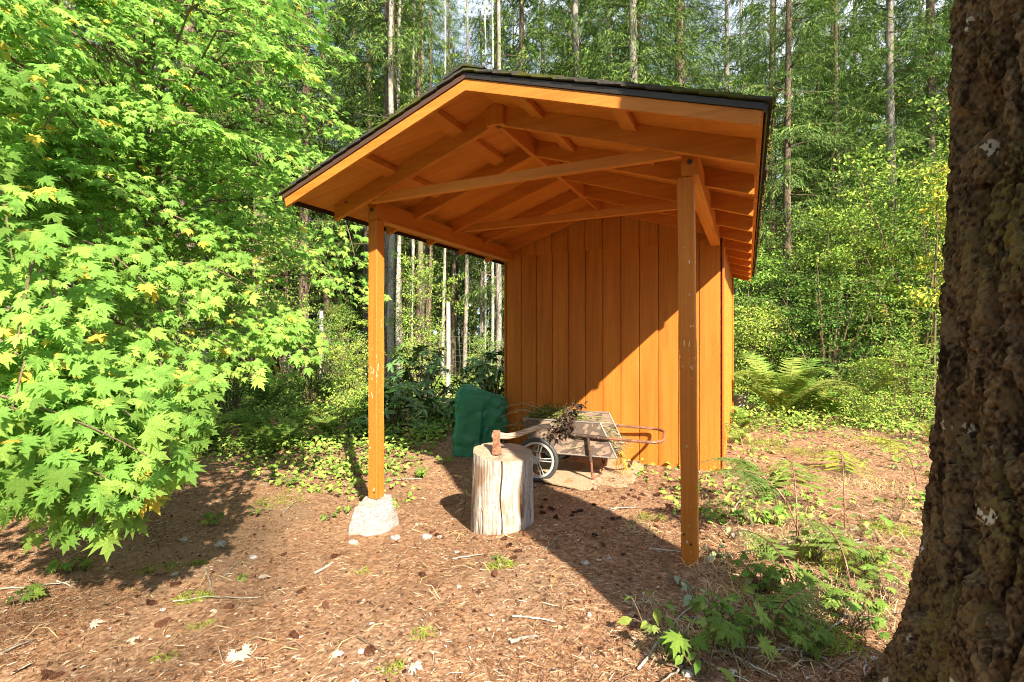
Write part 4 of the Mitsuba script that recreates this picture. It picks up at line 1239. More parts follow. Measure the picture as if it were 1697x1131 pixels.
    (-3.021, 3.602, 3.94, np.float64(0.59), 31, 0.58, -0.36, -0.11),
    (-2.884, 4.222, 2.655, np.float64(0.63), 26, 0.74, -0.73, -0.49),
    (-2.722, 5.28, 1.635, np.float64(0.78), 25, 0.55, -0.61, -0.57),
    (-3.522, 3.797, 1.507, np.float64(0.74), 22, 0.87, 0.11, -0.5),
    (-2.785, 6.734, 2.725, np.float64(1.03), 23, 0.99, -0.43, -0.34),
    (-1.882, 2.693, 0.926, 0.55, 25, 0.43, -0.71, -0.41),
    (-2.355, 2.141, 1.31, np.float64(0.61), 33, 0.87, -0.66, -0.55),
    (-3.28, 4.379, 3.023, np.float64(0.57), 33, 0.8, -0.39, -0.22),
    (-3.611, 3.99, 2.207, np.float64(0.77), 29, 0.55, -0.15, -0.18),
    (-2.956, 4.2, 3.382, np.float64(0.76), 22, 0.61, -0.64, -0.59),
    (-2.592, 6.512, 6.346, np.float64(0.89), 29, 0.91, -0.53, -0.6),
    (-2.915, 3.59, 1.062, np.float64(0.64), 26, 0.41, 0.06, -0.6),
    (-3.459, 4.762, 1.131, np.float64(0.79), 23, 0.87, -0.36, -0.19),
    (-3.128, 2.926, 3.469, np.float64(0.63), 33, 0.64, -0.1, -0.61),
    (-3.407, 4.016, 2.171, np.float64(0.73), 30, 0.86, 0.06, -0.53),
    (-2.874, 3.331, 2.628, np.float64(0.52), 33, 0.53, -0.4, -0.61),
    (-1.799, 2.517, 0.835, 0.68, 30, 0.36, -0.39, -0.49),
    (-3.31, 5.506, 4.025, np.float64(0.74), 31, 0.64, -0.74, -0.63),
    (-2.453, 2.5, 2.464, np.float64(0.62), 33, 0.36, -0.59, -0.4),
    (-3.292, 4.736, 1.562, np.float64(0.76), 23, 0.79, -0.06, -0.5),
    (-2.279, 2.136, 3.071, np.float64(0.62), 30, 0.51, -0.13, -0.57),
    (-3.173, 5.095, 1.491, np.float64(0.62), 25, 0.45, -0.08, -0.54),
    (-3.374, 6.243, 5.138, np.float64(0.63), 32, 0.91, -0.65, -0.26),
    (-2.833, 5.394, 5.06, np.float64(0.66), 24, 0.67, -0.29, -0.58),
    (-3.278, 4.56, 3.835, np.float64(0.82), 32, 0.55, -0.04, -0.52),
    (-3.285, 3.208, 2.625, np.float64(0.55), 29, 0.75, -0.5, -0.27),
    (-2.316, 5.326, 4.186, np.float64(0.59), 28, 0.43, -0.59, -0.55),
    (-2.759, 3.186, 1.224, np.float64(0.62), 25, 0.75, -0.23, -0.53),
    (-3.072, 6.29, 5.33, np.float64(0.89), 29, 0.73, -0.09, -0.22),
    (-2.111, 6.142, 2.064, np.float64(0.73), 27, 0.68, -0.33, -0.28),
    (-2.565, 5.522, 5.492, np.float64(0.75), 33, 0.48, -0.62, -0.24),
    (-3.194, 5.254, 1.75, np.float64(0.85), 30, 0.56, 0.08, -0.61),
    (-2.681, 4.42, 2.831, np.float64(0.75), 23, 0.94, -0.09, -0.5),
    (-1.892, 2.15, 0.491, 0.42, 26, 0.25, -0.5, -0.8),
    (-1.687, 2.2, 0.636, 0.42, 26, 0.5, -0.4, -0.6),
    (-1.928, 2.1, 0.75, 0.5, 30, 0.2, -0.5, -0.7),
    (-1.696, 2.5, 0.816, 0.4, 22, 0.6, -0.3, -0.5),
    (-1.633, 2.3, 0.776, 0.35, 16, 0.6, -0.3, -0.6),
    (-1.565, 3.9, 1.228, 0.6, 34, 0.9, -0.2, -0.25),
    (-1.713, 3.9, 1.375, 0.6, 30, 0.9, -0.2, -0.2),
    (-1.898, 3.6, 1.105, 0.5, 20, 0.8, -0.2, -0.4),
    (-1.629, 5.0, 3.511, 0.7, 30, 0.9, -0.1, -0.2),
    (-1.727, 5.2, 3.137, 0.6, 26, 0.9, -0.1, -0.3),
    (-1.556, 4.6, 4.067, 0.7, 30, 0.9, -0.1, -0.1),
    (-1.626, 3.6, 3.804, 0.6, 30, 0.9, -0.2, -0.1),
    (-1.636, 4.5, 4.434, 0.6, 28, 0.9, -0.2, 0.1),
    (-1.542, 5.6, 1.789, 0.6, 26, 0.8, -0.2, -0.3),
    (-1.879, 6.0, 2.271, 0.7, 30, 0.9, -0.1, -0.2),
    (-2.186, 2.2, 2.521, 0.5, 24, 0.6, -0.4, -0.3),
    (-2.233, 2.4, 2.563, 0.45, 18, 0.6, -0.4, -0.3),
    (-2.088, 2.0, 1.714, 0.5, 26, 0.5, -0.4, -0.5),
    (-1.96, 1.9, 1.386, 0.5, 28, 0.4, -0.5, -0.5),
    (-1.931, 1.85, 1.107, 0.45, 26, 0.3, -0.5, -0.6),
    (-1.937, 1.95, 0.895, 0.45, 24, 0.3, -0.5, -0.7),
    (-1.85, 2.3, 1.094, 0.5, 28, 0.6, -0.4, -0.4),
    (-1.895, 2.9, 1.527, 0.6, 34, 0.8, -0.3, -0.3),
    (-1.782, 3.3, 1.711, 0.6, 34, 0.8, -0.3, -0.2),
    (-1.961, 2.6, 1.645, 0.6, 34, 0.7, -0.3, -0.3),
    (-2.02, 2.2, 1.385, 0.55, 32, 0.6, -0.4, -0.4),
    (-2.124, 4.112, 2.686, 0.59, 30, 0.8, 0.08, -0.17),
    (-4.919, 5.143, 4.226, 0.56, 30, 0.8, -0.48, -0.39),
    (-4.621, 4.171, 3.19, 0.52, 30, 0.8, -0.21, -0.25),
    (-5.08, 4.752, 3.125, 0.63, 30, 0.8, 0.08, -0.18),
    (-3.752, 4.619, 2.03, 0.61, 30, 0.8, -0.22, -0.34),
    (-4.404, 4.619, 3.076, 0.59, 30, 0.8, -0.01, -0.31),
    (-2.399, 4.42, 3.34, 0.73, 30, 0.8, 0.1, -0.29),
    (-2.894, 3.43, 3.546, 0.77, 30, 0.8, -0.45, -0.28),
    (-4.505, 4.583, 4.442, 0.68, 30, 0.8, -0.09, -0.22),
    (-3.172, 3.573, 2.483, 0.73, 30, 0.8, -0.28, -0.11),
    (-1.959, 3.289, 2.763, 0.57, 30, 0.8, -0.24, -0.12),
    (-3.853, 4.487, 3.224, 0.77, 30, 0.8, -0.04, -0.24),
    (-3.375, 3.535, 2.809, 0.7, 30, 0.8, -0.04, -0.16),
    (-3.97, 3.625, 3.472, 0.69, 30, 0.8, -0.03, -0.33),
    (-2.697, 4.247, 2.895, 0.51, 30, 0.8, -0.42, -0.24),
    (-3.223, 3.546, 4.031, 0.61, 30, 0.8, -0.54, -0.38),
    (-3.149, 4.173, 4.34, 0.78, 30, 0.8, -0.39, -0.18),
    (-3.994, 4.36, 4.501, 0.72, 30, 0.8, -0.57, -0.37),
    (-2.24, 4.646, 3.691, 0.56, 30, 0.8, -0.57, -0.31),
    (-4.216, 4.628, 3.033, 0.66, 30, 0.8, -0.4, -0.26),
    (-4.658, 4.768, 4.948, 0.7, 30, 0.8, -0.05, -0.26),
    (-3.227, 4.169, 4.335, 0.5, 30, 0.8, -0.07, -0.15),
    (-2.777, 3.907, 4.385, 0.71, 30, 0.8, -0.24, -0.35),
    (-3.911, 3.978, 3.337, 0.78, 30, 0.8, -0.49, -0.24),
    (-2.864, 3.3, 2.025, 0.68, 30, 0.8, -0.07, -0.14),
    (-4.532, 4.484, 2.857, 0.55, 30, 0.8, -0.51, -0.14),
    (-1.792, 3.835, 4.037, 0.67, 30, 0.8, -0.51, -0.25),
    (-1.853, 3.457, 2.68, 0.71, 30, 0.8, 0.01, -0.24),
    (-2.196, 3.806, 2.061, 0.6, 30, 0.8, -0.01, -0.35),
    (-4.168, 4.278, 2.479, 0.5, 30, 0.8, -0.56, -0.1),
    (-3.316, 3.162, 3.38, 0.72, 30, 0.8, 0.03, -0.26),
    (-3.184, 3.765, 3.899, 0.78, 30, 0.8, -0.03, -0.29),
    (-3.458, 3.747, 2.592, 0.62, 30, 0.8, -0.39, -0.37),
    (-2.05, 3.466, 3.932, 0.63, 30, 0.8, -0.11, -0.32),
    (-3.157, 4.524, 2.198, 0.66, 30, 0.8, -0.51, -0.39),
    (-2.249, 4.87, 2.653, 0.68, 30, 0.8, -0.22, -0.11),
    (-4.179, 4.256, 2.001, 0.5, 30, 0.8, -0.04, -0.36),
    (-2.966, 3.015, 1.851, 0.7, 30, 0.8, -0.46, -0.28),
    (-2.305, 3.071, 2.267, 0.69, 30, 0.8, -0.26, -0.21),
    (-3.843, 5.133, 4.924, 0.76, 30, 0.8, -0.58, -0.22),
    (-3.019, 3.791, 2.959, 0.52, 30, 0.8, 0.04, -0.17),
    (-2.688, 3.26, 2.685, 0.68, 30, 0.8, -0.41, -0.35),
    (-1.538, 3.527, 2.609, 0.54, 30, 0.8, -0.2, -0.36),
    (-3.353, 5.075, 4.746, 0.79, 30, 0.8, -0.11, -0.21),
    (-2.842, 3.064, 2.174, 0.56, 30, 0.8, -0.02, -0.17),
    (-2.4, 5.051, 3.468, 0.61, 30, 0.8, -0.32, -0.13),
    (-2.129, 3.879, 4.35, 0.79, 30, 0.8, -0.47, -0.13),
    (-3.009, 3.739, 3.039, 0.69, 30, 0.8, 0.01, -0.12),
    (-2.707, 4.681, 4.194, 0.6, 30, 0.8, -0.59, -0.32),
    (-2.507, 4.934, 4.473, 0.71, 30, 0.8, -0.06, -0.32),
    (-3.928, 3.609, 3.701, 0.72, 30, 0.8, -0.28, -0.31),
    (-3.02, 3.483, 3.885, 0.74, 30, 0.8, -0.0, -0.38),
    (-2.735, 4.71, 2.073, 0.67, 30, 0.8, -0.44, -0.18),
    (-3.718, 4.452, 3.799, 0.69, 30, 0.8, -0.1, -0.1),
    (-2.702, 4.415, 3.026, 0.65, 30, 0.8, -0.22, -0.19),
    (-2.818, 4.8, 2.803, 0.57, 30, 0.8, -0.47, -0.35),
    (-4.368, 4.942, 4.032, 0.64, 30, 0.8, -0.31, -0.38),
    (-3.592, 4.272, 2.568, 0.65, 30, 0.8, -0.54, -0.25),
    (-4.372, 4.26, 4.423, 0.56, 30, 0.8, -0.43, -0.31),
    (-2.237, 4.318, 4.397, 0.54, 30, 0.8, -0.32, -0.34),
    (-3.971, 4.138, 2.379, 0.64, 30, 0.8, -0.18, -0.1),
    (-4.284, 5.11, 4.687, 0.5, 30, 0.8, -0.41, -0.26),
    (-4.14, 4.745, 3.037, 0.71, 30, 0.8, -0.05, -0.19),
    (-4.73, 4.399, 3.57, 0.64, 30, 0.8, -0.15, -0.32),
    (-4.148, 4.267, 3.07, 0.69, 30, 0.8, -0.25, -0.23),
    (-3.325, 3.896, 3.517, 0.72, 30, 0.8, -0.15, -0.26),
    (-2.293, 3.938, 2.594, 0.79, 30, 0.8, -0.27, -0.15),
    (-3.107, 3.883, 3.05, 0.72, 30, 0.8, -0.11, -0.33),
    (-2.316, 4.131, 3.026, 0.55, 30, 0.8, -0.5, -0.15),
    (-2.098, 3.628, 2.769, 0.53, 30, 0.8, -0.03, -0.37),
    (-1.434, 3.062, 3.193, 0.55, 30, 0.8, -0.26, -0.3),
    (-2.709, 4.844, 3.024, 0.7, 30, 0.8, -0.35, -0.21),
    (-3.563, 4.515, 3.004, 0.73, 30, 0.8, -0.55, -0.26),
    (-1.735, 3.731, 2.5, 0.64, 30, 0.8, -0.48, -0.28),
    (-1.552, 3.876, 2.779, 0.72, 30, 0.8, -0.35, -0.28),
    (-2.519, 3.804, 2.938, 0.73, 30, 0.8, 0.1, -0.26),
    (-4.778, 5.081, 5.205, 0.69, 30, 0.8, -0.25, -0.12),
    (-3.053, 4.855, 3.364, 0.51, 30, 0.8, -0.55, -0.4),
    (-2.45, 5.05, 2.999, 0.59, 30, 0.8, -0.55, -0.34),
    (-2.843, 4.677, 3.694, 0.78, 30, 0.8, -0.59, -0.18),
    (-3.255, 4.943, 4.187, 0.71, 30, 0.8, 0.01, -0.3),
    (-2.854, 3.755, 3.791, 0.59, 30, 0.8, -0.1, -0.27),
    (-4.212, 4.699, 3.971, 0.77, 30, 0.8, 0.01, -0.12),
    (-4.044, 3.811, 3.988, 0.57, 30, 0.8, -0.3, -0.11),
    (-1.472, 3.555, 3.338, 0.51, 30, 0.8, -0.27, -0.21),
    (-5.543, 5.048, 4.655, 0.57, 30, 0.8, -0.42, -0.21),
    (-1.584, 3.788, 3.439, 0.53, 30, 0.8, 0.09, -0.22),
    (-2.167, 3.405, 3.315, 0.51, 30, 0.8, -0.41, -0.29),
    (-3.111, 4.911, 4.738, 0.63, 30, 0.8, -0.37, -0.33),
    (-2.832, 3.007, 2.209, 0.55, 30, 0.8, 0.01, -0.22),
    (-4.424, 4.628, 4.5, 0.53, 30, 0.8, -0.25, -0.19),
    (-2.959, 4.12, 4.115, 0.54, 30, 0.8, 0.01, -0.32),
    (-4.916, 5.021, 4.033, 0.69, 30, 0.8, -0.24, -0.19),
    (-4.073, 3.787, 3.231, 0.57, 30, 0.8, -0.58, -0.38),
    (-3.847, 4.074, 4.4, 0.51, 30, 0.8, 0.06, -0.14),
    (-3.744, 4.237, 1.962, 0.64, 30, 0.8, 0.07, -0.13),
    (-3.923, 4.358, 3.819, 0.57, 30, 0.8, -0.57, -0.35),
    (-2.84, 3.025, 1.81, 0.79, 30, 0.8, -0.34, -0.25),
    (-4.264, 4.509, 2.274, 0.5, 30, 0.8, -0.4, -0.35),
    (-1.59, 3.215, 3.535, 0.54, 30, 0.8, -0.12, -0.19),
    (-2.865, 4.479, 2.062, 0.73, 30, 0.8, -0.59, -0.1),
    (-3.152, 3.86, 3.088, 0.66, 30, 0.8, -0.6, -0.37),
    (-2.165, 4.408, 2.32, 0.66, 30, 0.8, -0.45, -0.29),
    (-2.42, 4.67, 4.304, 0.56, 30, 0.8, -0.23, -0.24),
    (-3.177, 3.5, 2.761, 0.71, 30, 0.8, -0.09, -0.34),
    (-3.474, 3.141, 1.832, 0.7, 30, 0.8, 0.08, -0.15),
    (-1.84, 3.982, 4.305, 0.73, 30, 0.8, -0.57, -0.13),
    (-2.184, 4.898, 4.102, 0.5, 30, 0.8, -0.4, -0.29),
    (-2.761, 4.212, 3.449, 0.54, 30, 0.8, -0.57, -0.39),
    (-4.171, 4.726, 3.2, 0.67, 30, 0.8, -0.02, -0.12),
    (-2.269, 5.109, 2.496, 0.7, 30, 0.8, -0.52, -0.38),
    (-3.484, 3.73, 2.078, 0.53, 30, 0.8, 0.0, -0.37),
    (-4.501, 4.732, 5.022, 0.78, 30, 0.8, -0.08, -0.15),
    (-3.499, 3.597, 2.764, 0.75, 30, 0.8, -0.38, -0.31),
    (-1.947, 4.993, 4.207, 0.57, 30, 0.8, -0.36, -0.13),
    (-4.296, 5.061, 3.004, 0.78, 30, 0.8, -0.02, -0.4),
    (-4.458, 4.622, 2.981, 0.58, 30, 0.8, -0.11, -0.23),
    (-2.694, 4.061, 2.485, 0.58, 30, 0.8, -0.33, -0.23),
    (-2.238, 3.785, 2.202, 0.78, 30, 0.8, -0.52, -0.19),
    (-4.45, 4.133, 3.75, 0.6, 30, 0.8, -0.02, -0.29),
    (-2.603, 4.652, 3.051, 0.73, 30, 0.8, -0.01, -0.2),
    (-3.902, 4.48, 2.494, 0.62, 30, 0.8, -0.04, -0.26),
    (-5.169, 4.675, 3.142, 0.66, 30, 0.8, -0.29, -0.37),
    (-2.735, 3.439, 2.721, 0.6, 30, 0.8, 0.07, -0.11),
    (-4.528, 4.129, 2.188, 0.55, 30, 0.8, 0.05, -0.14),
    (-3.404, 5.165, 5.36, 0.64, 30, 0.8, -0.57, -0.16),
    (-4.501, 4.078, 3.743, 0.75, 30, 0.8, -0.28, -0.14),
    (-4.239, 4.081, 3.378, 0.62, 30, 0.8, -0.35, -0.27),
    (-2.719, 3.306, 3.878, 0.72, 30, 0.8, -0.02, -0.13),
    (-1.847, 4.11, 4.36, 0.7, 30, 0.8, -0.55, -0.36),
    (-2.631, 4.484, 2.257, 0.75, 30, 0.8, -0.09, -0.29),
    (-1.208, 3.045, 3.316, 0.72, 30, 0.8, 0.02, -0.26),
    (-3.836, 4.411, 2.917, 0.73, 30, 0.8, -0.25, -0.28),
    (-3.613, 4.793, 3.544, 0.52, 30, 0.8, -0.48, -0.29),
    (-2.119, 3.736, 3.133, 0.78, 30, 0.8, -0.27, -0.33),
    (-7.24, 4.7, 2.86, 0.76, 26, 0.82, -0.68, -0.47),
    (-6.78, 4.99, 1.01, 0.88, 26, 0.38, -0.63, -0.3),
    (-6.53, 4.61, 4.59, 0.78, 26, 0.83, -0.42, -0.36),
    (-3.46, 2.85, 1.47, 0.7, 26, 0.39, -0.5, -0.44),
    (-3.47, 1.82, 2.23, 0.69, 26, 0.87, -0.25, -0.41),
    (-5.92, 3.47, 1.33, 0.61, 26, 0.77, -0.78, -0.21),
    (-4.99, 3.31, 2.79, 0.77, 26, 0.79, -0.36, -0.17),
    (-3.91, 3.1, 4.08, 0.79, 26, 0.82, -0.37, -0.27),
    (-3.77, 2.49, 3.46, 0.78, 26, 0.75, -0.31, -0.1),
    (-5.42, 3.67, 2.13, 0.65, 26, 0.49, -0.61, -0.36),
    (-6.87, 4.8, 1.67, 0.81, 26, 0.71, -0.8, -0.5),
    (-4.22, 3.06, 4.47, 0.61, 26, 0.22, 0.07, -0.42),
    (-5.44, 4.0, 3.31, 0.84, 26, 0.57, 0.12, -0.36),
    (-4.16, 2.17, 1.11, 0.9, 26, 0.25, 0.1, -0.19),
    (-6.63, 3.96, 4.0, 0.61, 26, 0.78, -0.53, -0.22),
    (-6.74, 4.44, 4.36, 0.84, 26, 0.87, 0.08, -0.21),
    (-6.27, 4.6, 4.59, 0.87, 26, 0.75, -0.36, -0.29),
    (-6.5, 4.92, 4.05, 0.75, 26, 0.77, -0.17, -0.49),
    (-3.16, 2.6, 4.24, 0.84, 26, 0.79, -0.51, -0.36),
    (-5.47, 3.2, 4.33, 0.82, 26, 0.67, -0.09, -0.31),
    (-4.13, 3.41, 3.25, 0.69, 26, 0.78, 0.16, -0.19),
    (-4.57, 3.52, 3.81, 0.76, 26, 0.87, 0.07, -0.46),
    (-5.99, 4.18, 5.06, 0.62, 26, 0.55, -0.61, -0.37),
    (-5.3, 2.99, 1.42, 0.89, 26, 0.34, -0.45, -0.24),
    (-3.68, 2.68, 5.18, 0.64, 26, 0.24, -0.31, -0.42),
    (-4.55, 3.17, 1.08, 0.75, 26, 0.48, -0.02, -0.48),
    (-5.13, 3.22, 3.83, 0.86, 26, 0.43, -0.43, -0.21),
    (-4.75, 3.21, 3.18, 0.82, 26, 0.4, 0.1, -0.28),
    (-5.83, 3.31, 4.33, 0.79, 26, 0.46, 0.19, -0.24),
    (-4.57, 2.57, 1.86, 0.66, 26, 0.24, -0.66, -0.29),
    (-3.36, 2.85, 3.84, 0.83, 26, 0.49, -0.02, -0.5),
    (-6.66, 4.1, 4.77, 0.87, 26, 0.73, -0.59, -0.14),
    (-6.06, 4.94, 4.91, 0.73, 26, 0.43, -0.3, -0.35),
    (-6.12, 4.89, 1.81, 0.85, 26, 0.5, 0.1, -0.23),
]
leaf_pos, leaf_dir, leaf_up, leaf_sz = [], [], [], []
wood = []
SUNV = SUN
for (sx, sy, sz, size, nl, dx, dy, dz) in sprays:
    tip = np.array([sx, sy, sz])
    d = unit(np.array([dx, dy, dz]))
    base = tip - d * size * 1.15 + [0, 0, 0.10 * size]
    root = MT + [0, 0, np.clip(base[2] - 0.25 + 0.2 * rm.normal(), 0.8, 7.5)]
    if root[2] > MT[2] + 0.5 and rm.random() < 0.40:
        bc = curve(root, (root + base) / 2 + [0, 0, 0.35], base, 10)
        wood.append(tube(bc, np.linspace(0.017, 0.005, 10), 5))
    tw = curve(base, (base + tip) / 2 + [0, 0, 0.12 * size], tip, 8)
    wood.append(tube(tw, np.linspace(0.007, 0.0025, 8), 5))
    hi = np.clip((sz - 1.2) / 1.2, 0, 1)
    pu = unit(SUNV * (0.75 - 0.35 * hi) + np.array([0, 0, 0.6 + 0.5 * hi]) + rm.normal(0, 0.22, 3))        # the plane in which the spray spreads
    side = unit(np.cross(d, pu))
    for k in range(int(nl * 2.3)):
        u = rm.random() ** 0.75
        w = rm.uniform(-1, 1) * 0.55 * size * (1.05 - 0.6 * u)
        q = base + (tip - base) * u + side * w + pu * rm.normal(0, 0.035) * size + [0, 0, 0.12 * size * math.sin(math.pi * u)]
        if q[1] < 1.15:
            continue
        ld = unit(d * 0.8 + side * np.sign(w) * (0.25 + 0.6 * abs(w) / (0.5 * size)) + rm.normal(0, 0.28, 3) + [0, 0, -0.45])
        lu = unit(pu + rm.normal(0, 0.30, 3))
        leaf_pos.append(q)
        leaf_dir.append(ld)
        leaf_up.append(lu)
        leaf_sz.append((rm.uniform(0.040, 0.080) if rm.random() < 0.88 else rm.uniform(0.075, 0.11)) * (1.12 if sz < 1.1 else 1.0))
leaf_pos, leaf_dir, leaf_up, leaf_sz = map(np.array, (leaf_pos, leaf_dir, leaf_up, leaf_sz))
put(maple, 'branch', join(wood), 'twig_wood', smooth=60)
# leaf colours: fresh green, some lime, a few turning yellow
nlf = len(leaf_pos)
hue = rm.random(nlf) + 0.15 * (meshkit.fbm(leaf_pos * 0.9, 2, 3) - 0.5)
base_c = np.where((hue < 0.025)[:, None], [0.66, 0.56, 0.10], np.where((hue < 0.30)[:, None], [0.35, 0.57, 0.12], np.where((hue < 0.80)[:, None], [0.245, 0.485, 0.10], [0.20, 0.37, 0.075])))
lcol = np.clip(base_c * rm.uniform(0.8, 1.2, (nlf, 1)), 0, 1)
frames = rot_to(leaf_dir, leaf_up)
inview = np.abs(leaf_pos[:, 0] / leaf_pos[:, 1]) < 1.05
rank = np.argsort(np.where(inview, np.linalg.norm(leaf_pos - [0, 0, EYE], axis=1) / leaf_sz, 1e9))
own, rest = rank[:300], rank[300:]
which = rm.integers(0, 4, nlf)
LV = []
for t in range(4):
    for c in ([0.245, 0.485, 0.10], [0.35, 0.57, 0.12], [0.20, 0.37, 0.075], [0.64, 0.54, 0.10]):
        LV.append(mikit.ply(MLEAF[t], 'vcol_leaf', color=np.tile(c, (len(MLEAF[t][0]), 1))))
for i in own:
    m = np.eye(4)
    m[:3, :3] = frames[i] * leaf_sz[i]
    m[:3, 3] = leaf_pos[i]
    col = 3 if hue[i] < 0.025 else 1 if hue[i] < 0.30 else 0 if hue[i] < 0.8 else 2
    add(maple, 'leaf', {**LV[which[i] * 4 + col], 'to_world': T(m)})
ms = []
for t in range(4):
    q = rest[which[rest] == t]
    ms.append(scatter(*MLEAF[t], leaf_pos[q], frames[q], leaf_sz[q], lcol[q]))
v, f, c = join(ms)
put(maple, 'foliage', (v, f), 'vcol_leaf', color=c, kind='stuff')

# --- conifers
def fir_limb(rng, L, n_tw, blade):
    """One drooping limb along +x with hanging side twigs clad in needles, as (v, f, colours)."""
    out = []
    droop = rng.uniform(0.10, 0.35)
    t = np.linspace(0, 1, 6)
    axis = np.stack([L * t, 0.05 * L * np.sin(3 * t + rng.uniform(0, 6)), -droop * L * t * t + 0.10 * L * t], -1)
    v, f = tube(axis, np.linspace(0.018 * L / 2, 0.003, 6), 3, False)
    out.append((v, f, (0.10, 0.075, 0.05)))
    P, D, LEN = [], [], []
    for k in range(n_tw):
        u = rng.uniform(0.18, 1.0)
        b = np.array([np.interp(u, t, axis[:, c]) for c in range(3)])
        sg = rng.choice([-1, 1])
        tl = L * rng.uniform(0.20, 0.42) * (1.15 - 0.75 * u) + 0.05
        d = unit(np.array([rng.uniform(0.5, 1.1), sg * rng.uniform(0.5, 1.2), rng.uniform(-0.7, 0.05)]))
        nb = max(3, int(tl / (blade * (0.26 if blade < 0.15 else 0.30))))
        for j in range(nb):
            s = (j + rng.random()) / nb
            p = b + d * tl * s + [0, 0, -0.30 * tl * s * s]
            dd = d + rng.normal(0, 0.45, 3) + [0, 0, -0.55 * s - 0.15]
            P.append(p)
            D.append(dd)
            LEN.append(blade * rng.uniform(0.7, 1.3))
    P, D, LEN = np.array(P), unit(np.array(D)), np.array(LEN)
    n = len(P)
    s = unit(np.cross(D, rng.normal(0, 0.5, (n, 3)) + [0, 0, 1.0])) * (LEN * (0.085 if blade < 0.15 else 0.115))[:, None]
    v = np.stack([P - s * 0.5, P + s * 0.5, P + D * LEN[:, None] * 0.55 + s, P + D * LEN[:, None]], 1).reshape(-1, 3)
    f = (np.array([[0, 1, 2], [0, 2, 3]])[None] + 4 * np.arange(n)[:, None, None]).reshape(-1, 3)
    cols = tint(rng, n, (0.125, 0.215, 0.068), 0.35, 0.10)
    young = rng.random(n) < 0.25
    cols[young] = cols[young] * [1.9, 1.6, 1.1]
    out.append((v, f, np.repeat(cols, 4, 0)))
    return join([(a, b, np.broadcast_to(c, (len(a), 3))) for a, b, c in out])


def conifer_crown(seed, h, z0, Lmax, n_tw, blade, step, top_only=None):
    rng = np.random.default_rng(seed)
    limbs = [fir_limb(rng, 1.6, n_tw, blade) for _ in range(5)]
    out = []
    z = z0
    while z < h - 0.6:
        u = (z - z0) / (h - z0)
        for k in range(rng.integers(3, 6)):
            a = rng.uniform(0, 2 * np.pi)
            L = Lmax * (1 - 0.85 * u) * rng.uniform(0.6, 1.1) * min(1.0, 0.55 + 1.6 * u)
            v, f, c = limbs[rng.integers(5)]
            sc = L / 1.6
            q = v * sc
            if rng.random() < 0.5:
                q = q * [1, -1, 1]
            ca, sa = math.cos(a), math.sin(a)
            tl = rng.uniform(-0.30, 0.12) + 0.35 * u
            q = np.stack([q[:, 0] * math.cos(tl) - q[:, 2] * math.sin(tl), q[:, 1], q[:, 0] * math.sin(tl) + q[:, 2] * math.cos(tl)], -1)
            q = np.stack([q[:, 0] * ca - q[:, 1] * sa, q[:, 0] * sa + q[:, 1] * ca, q[:, 2] + z], -1)
            out.append((q, f, c * rng.uniform(0.8, 1.2)))
        z += step * rng.uniform(0.6, 1.4)
    return join(out)


def conifer_trunk(seed, h, r, dead=18, z_dead=(1.0, 7.0)):
    rng = np.random.default_rng(seed)
    z = np.concatenate([[-0.3, 0.0, 0.25], np.linspace(0.6, h, 22)])
    pts = np.stack([0.05 * np.sin(z * 0.35 + seed) * np.clip(z / 4, 0, 1), 0.04 * np.cos(z * 0.3 + seed) * np.clip(z / 4, 0, 1), z], -1)
    rad = r * np.concatenate([[1.45, 1.3, 1.1], np.linspace(1.0, 0.15, 22)])
    v, f = tube(pts, rad, 16)
    n = len(pts) * 16
    bump = 1 + 0.10 * (meshkit.fbm(np.c_[v[:n, :2] * 14, v[:n, 2:] * 2.0], 2, seed)[:, None] - 0.5)
    v[:n, :2] = pts.repeat(16, 0)[:, :2] + (v[:n, :2] - pts.repeat(16, 0)[:, :2]) * bump
    twigs = []
    for k in range(dead):
        a, zz_ = rng.uniform(0, 2 * np.pi), rng.uniform(*z_dead)
        L = rng.uniform(0.15, 1.3)
        b = np.array([0, 0, zz_])
        e = b + [math.cos(a) * L, math.sin(a) * L, -rng.uniform(-0.1, 0.35) * L]
        twigs.append(tube(curve(b, (b + e) / 2 + [0, 0, 0.08 * L], e, 4), np.linspace(0.012, 0.003, 4), 3, False))
    return (v, f), join(twigs)


def bark_ply(m, kind):
    return mikit.ply(m, 'bark', smooth=True, uv=np.tile([kind, 0.5], (len(m[0]), 1)))


def group(key, shape):
    scene[key] = {'type': 'shapegroup', 'piece': shape}


def inst(key, m):
    return {'type': 'instance', 'to_world': m, 'shapegroup': {'type': 'ref', 'id': key}}


def cmesh(m, bsdf):
    v, f, c = m
    return mikit.ply((v, f), bsdf, color=c)


group('crown_low', cmesh(conifer_crown(1, 21, 2.6, 2.9, 28, 0.11, 0.34), 'vcol'))
group('crown_mid', cmesh(conifer_crown(2, 23, 4.2, 2.7, 28, 0.11, 0.34), 'vcol'))
group('crown_high', cmesh(conifer_crown(3, 25, 5.6, 2.6, 28, 0.11, 0.36), 'vcol'))
group('crown_far_a', cmesh(conifer_crown(4, 26, 3.4, 3.4, 22, 0.23, 0.50), 'vcol'))
group('crown_far_b', cmesh(conifer_crown(5, 29, 2.2, 3.6, 22, 0.23, 0.50), 'vcol'))
group('crown_distant', cmesh(conifer_crown(6, 27, 1.0, 3.6, 11, 0.42, 0.95), 'vcol'))
for i, (h, r) in enumerate(((21, 0.15), (23, 0.17), (25, 0.20))):
    t, d = conifer_trunk(i + 3, h, r)
    group(f'trunk_{i}', bark_ply(t, 0.05))
    group(f'trunk_grey_{i}', bark_ply(t, 0.40))
    group(f'snag_{i}', mikit.ply(d, 'twig_wood'))


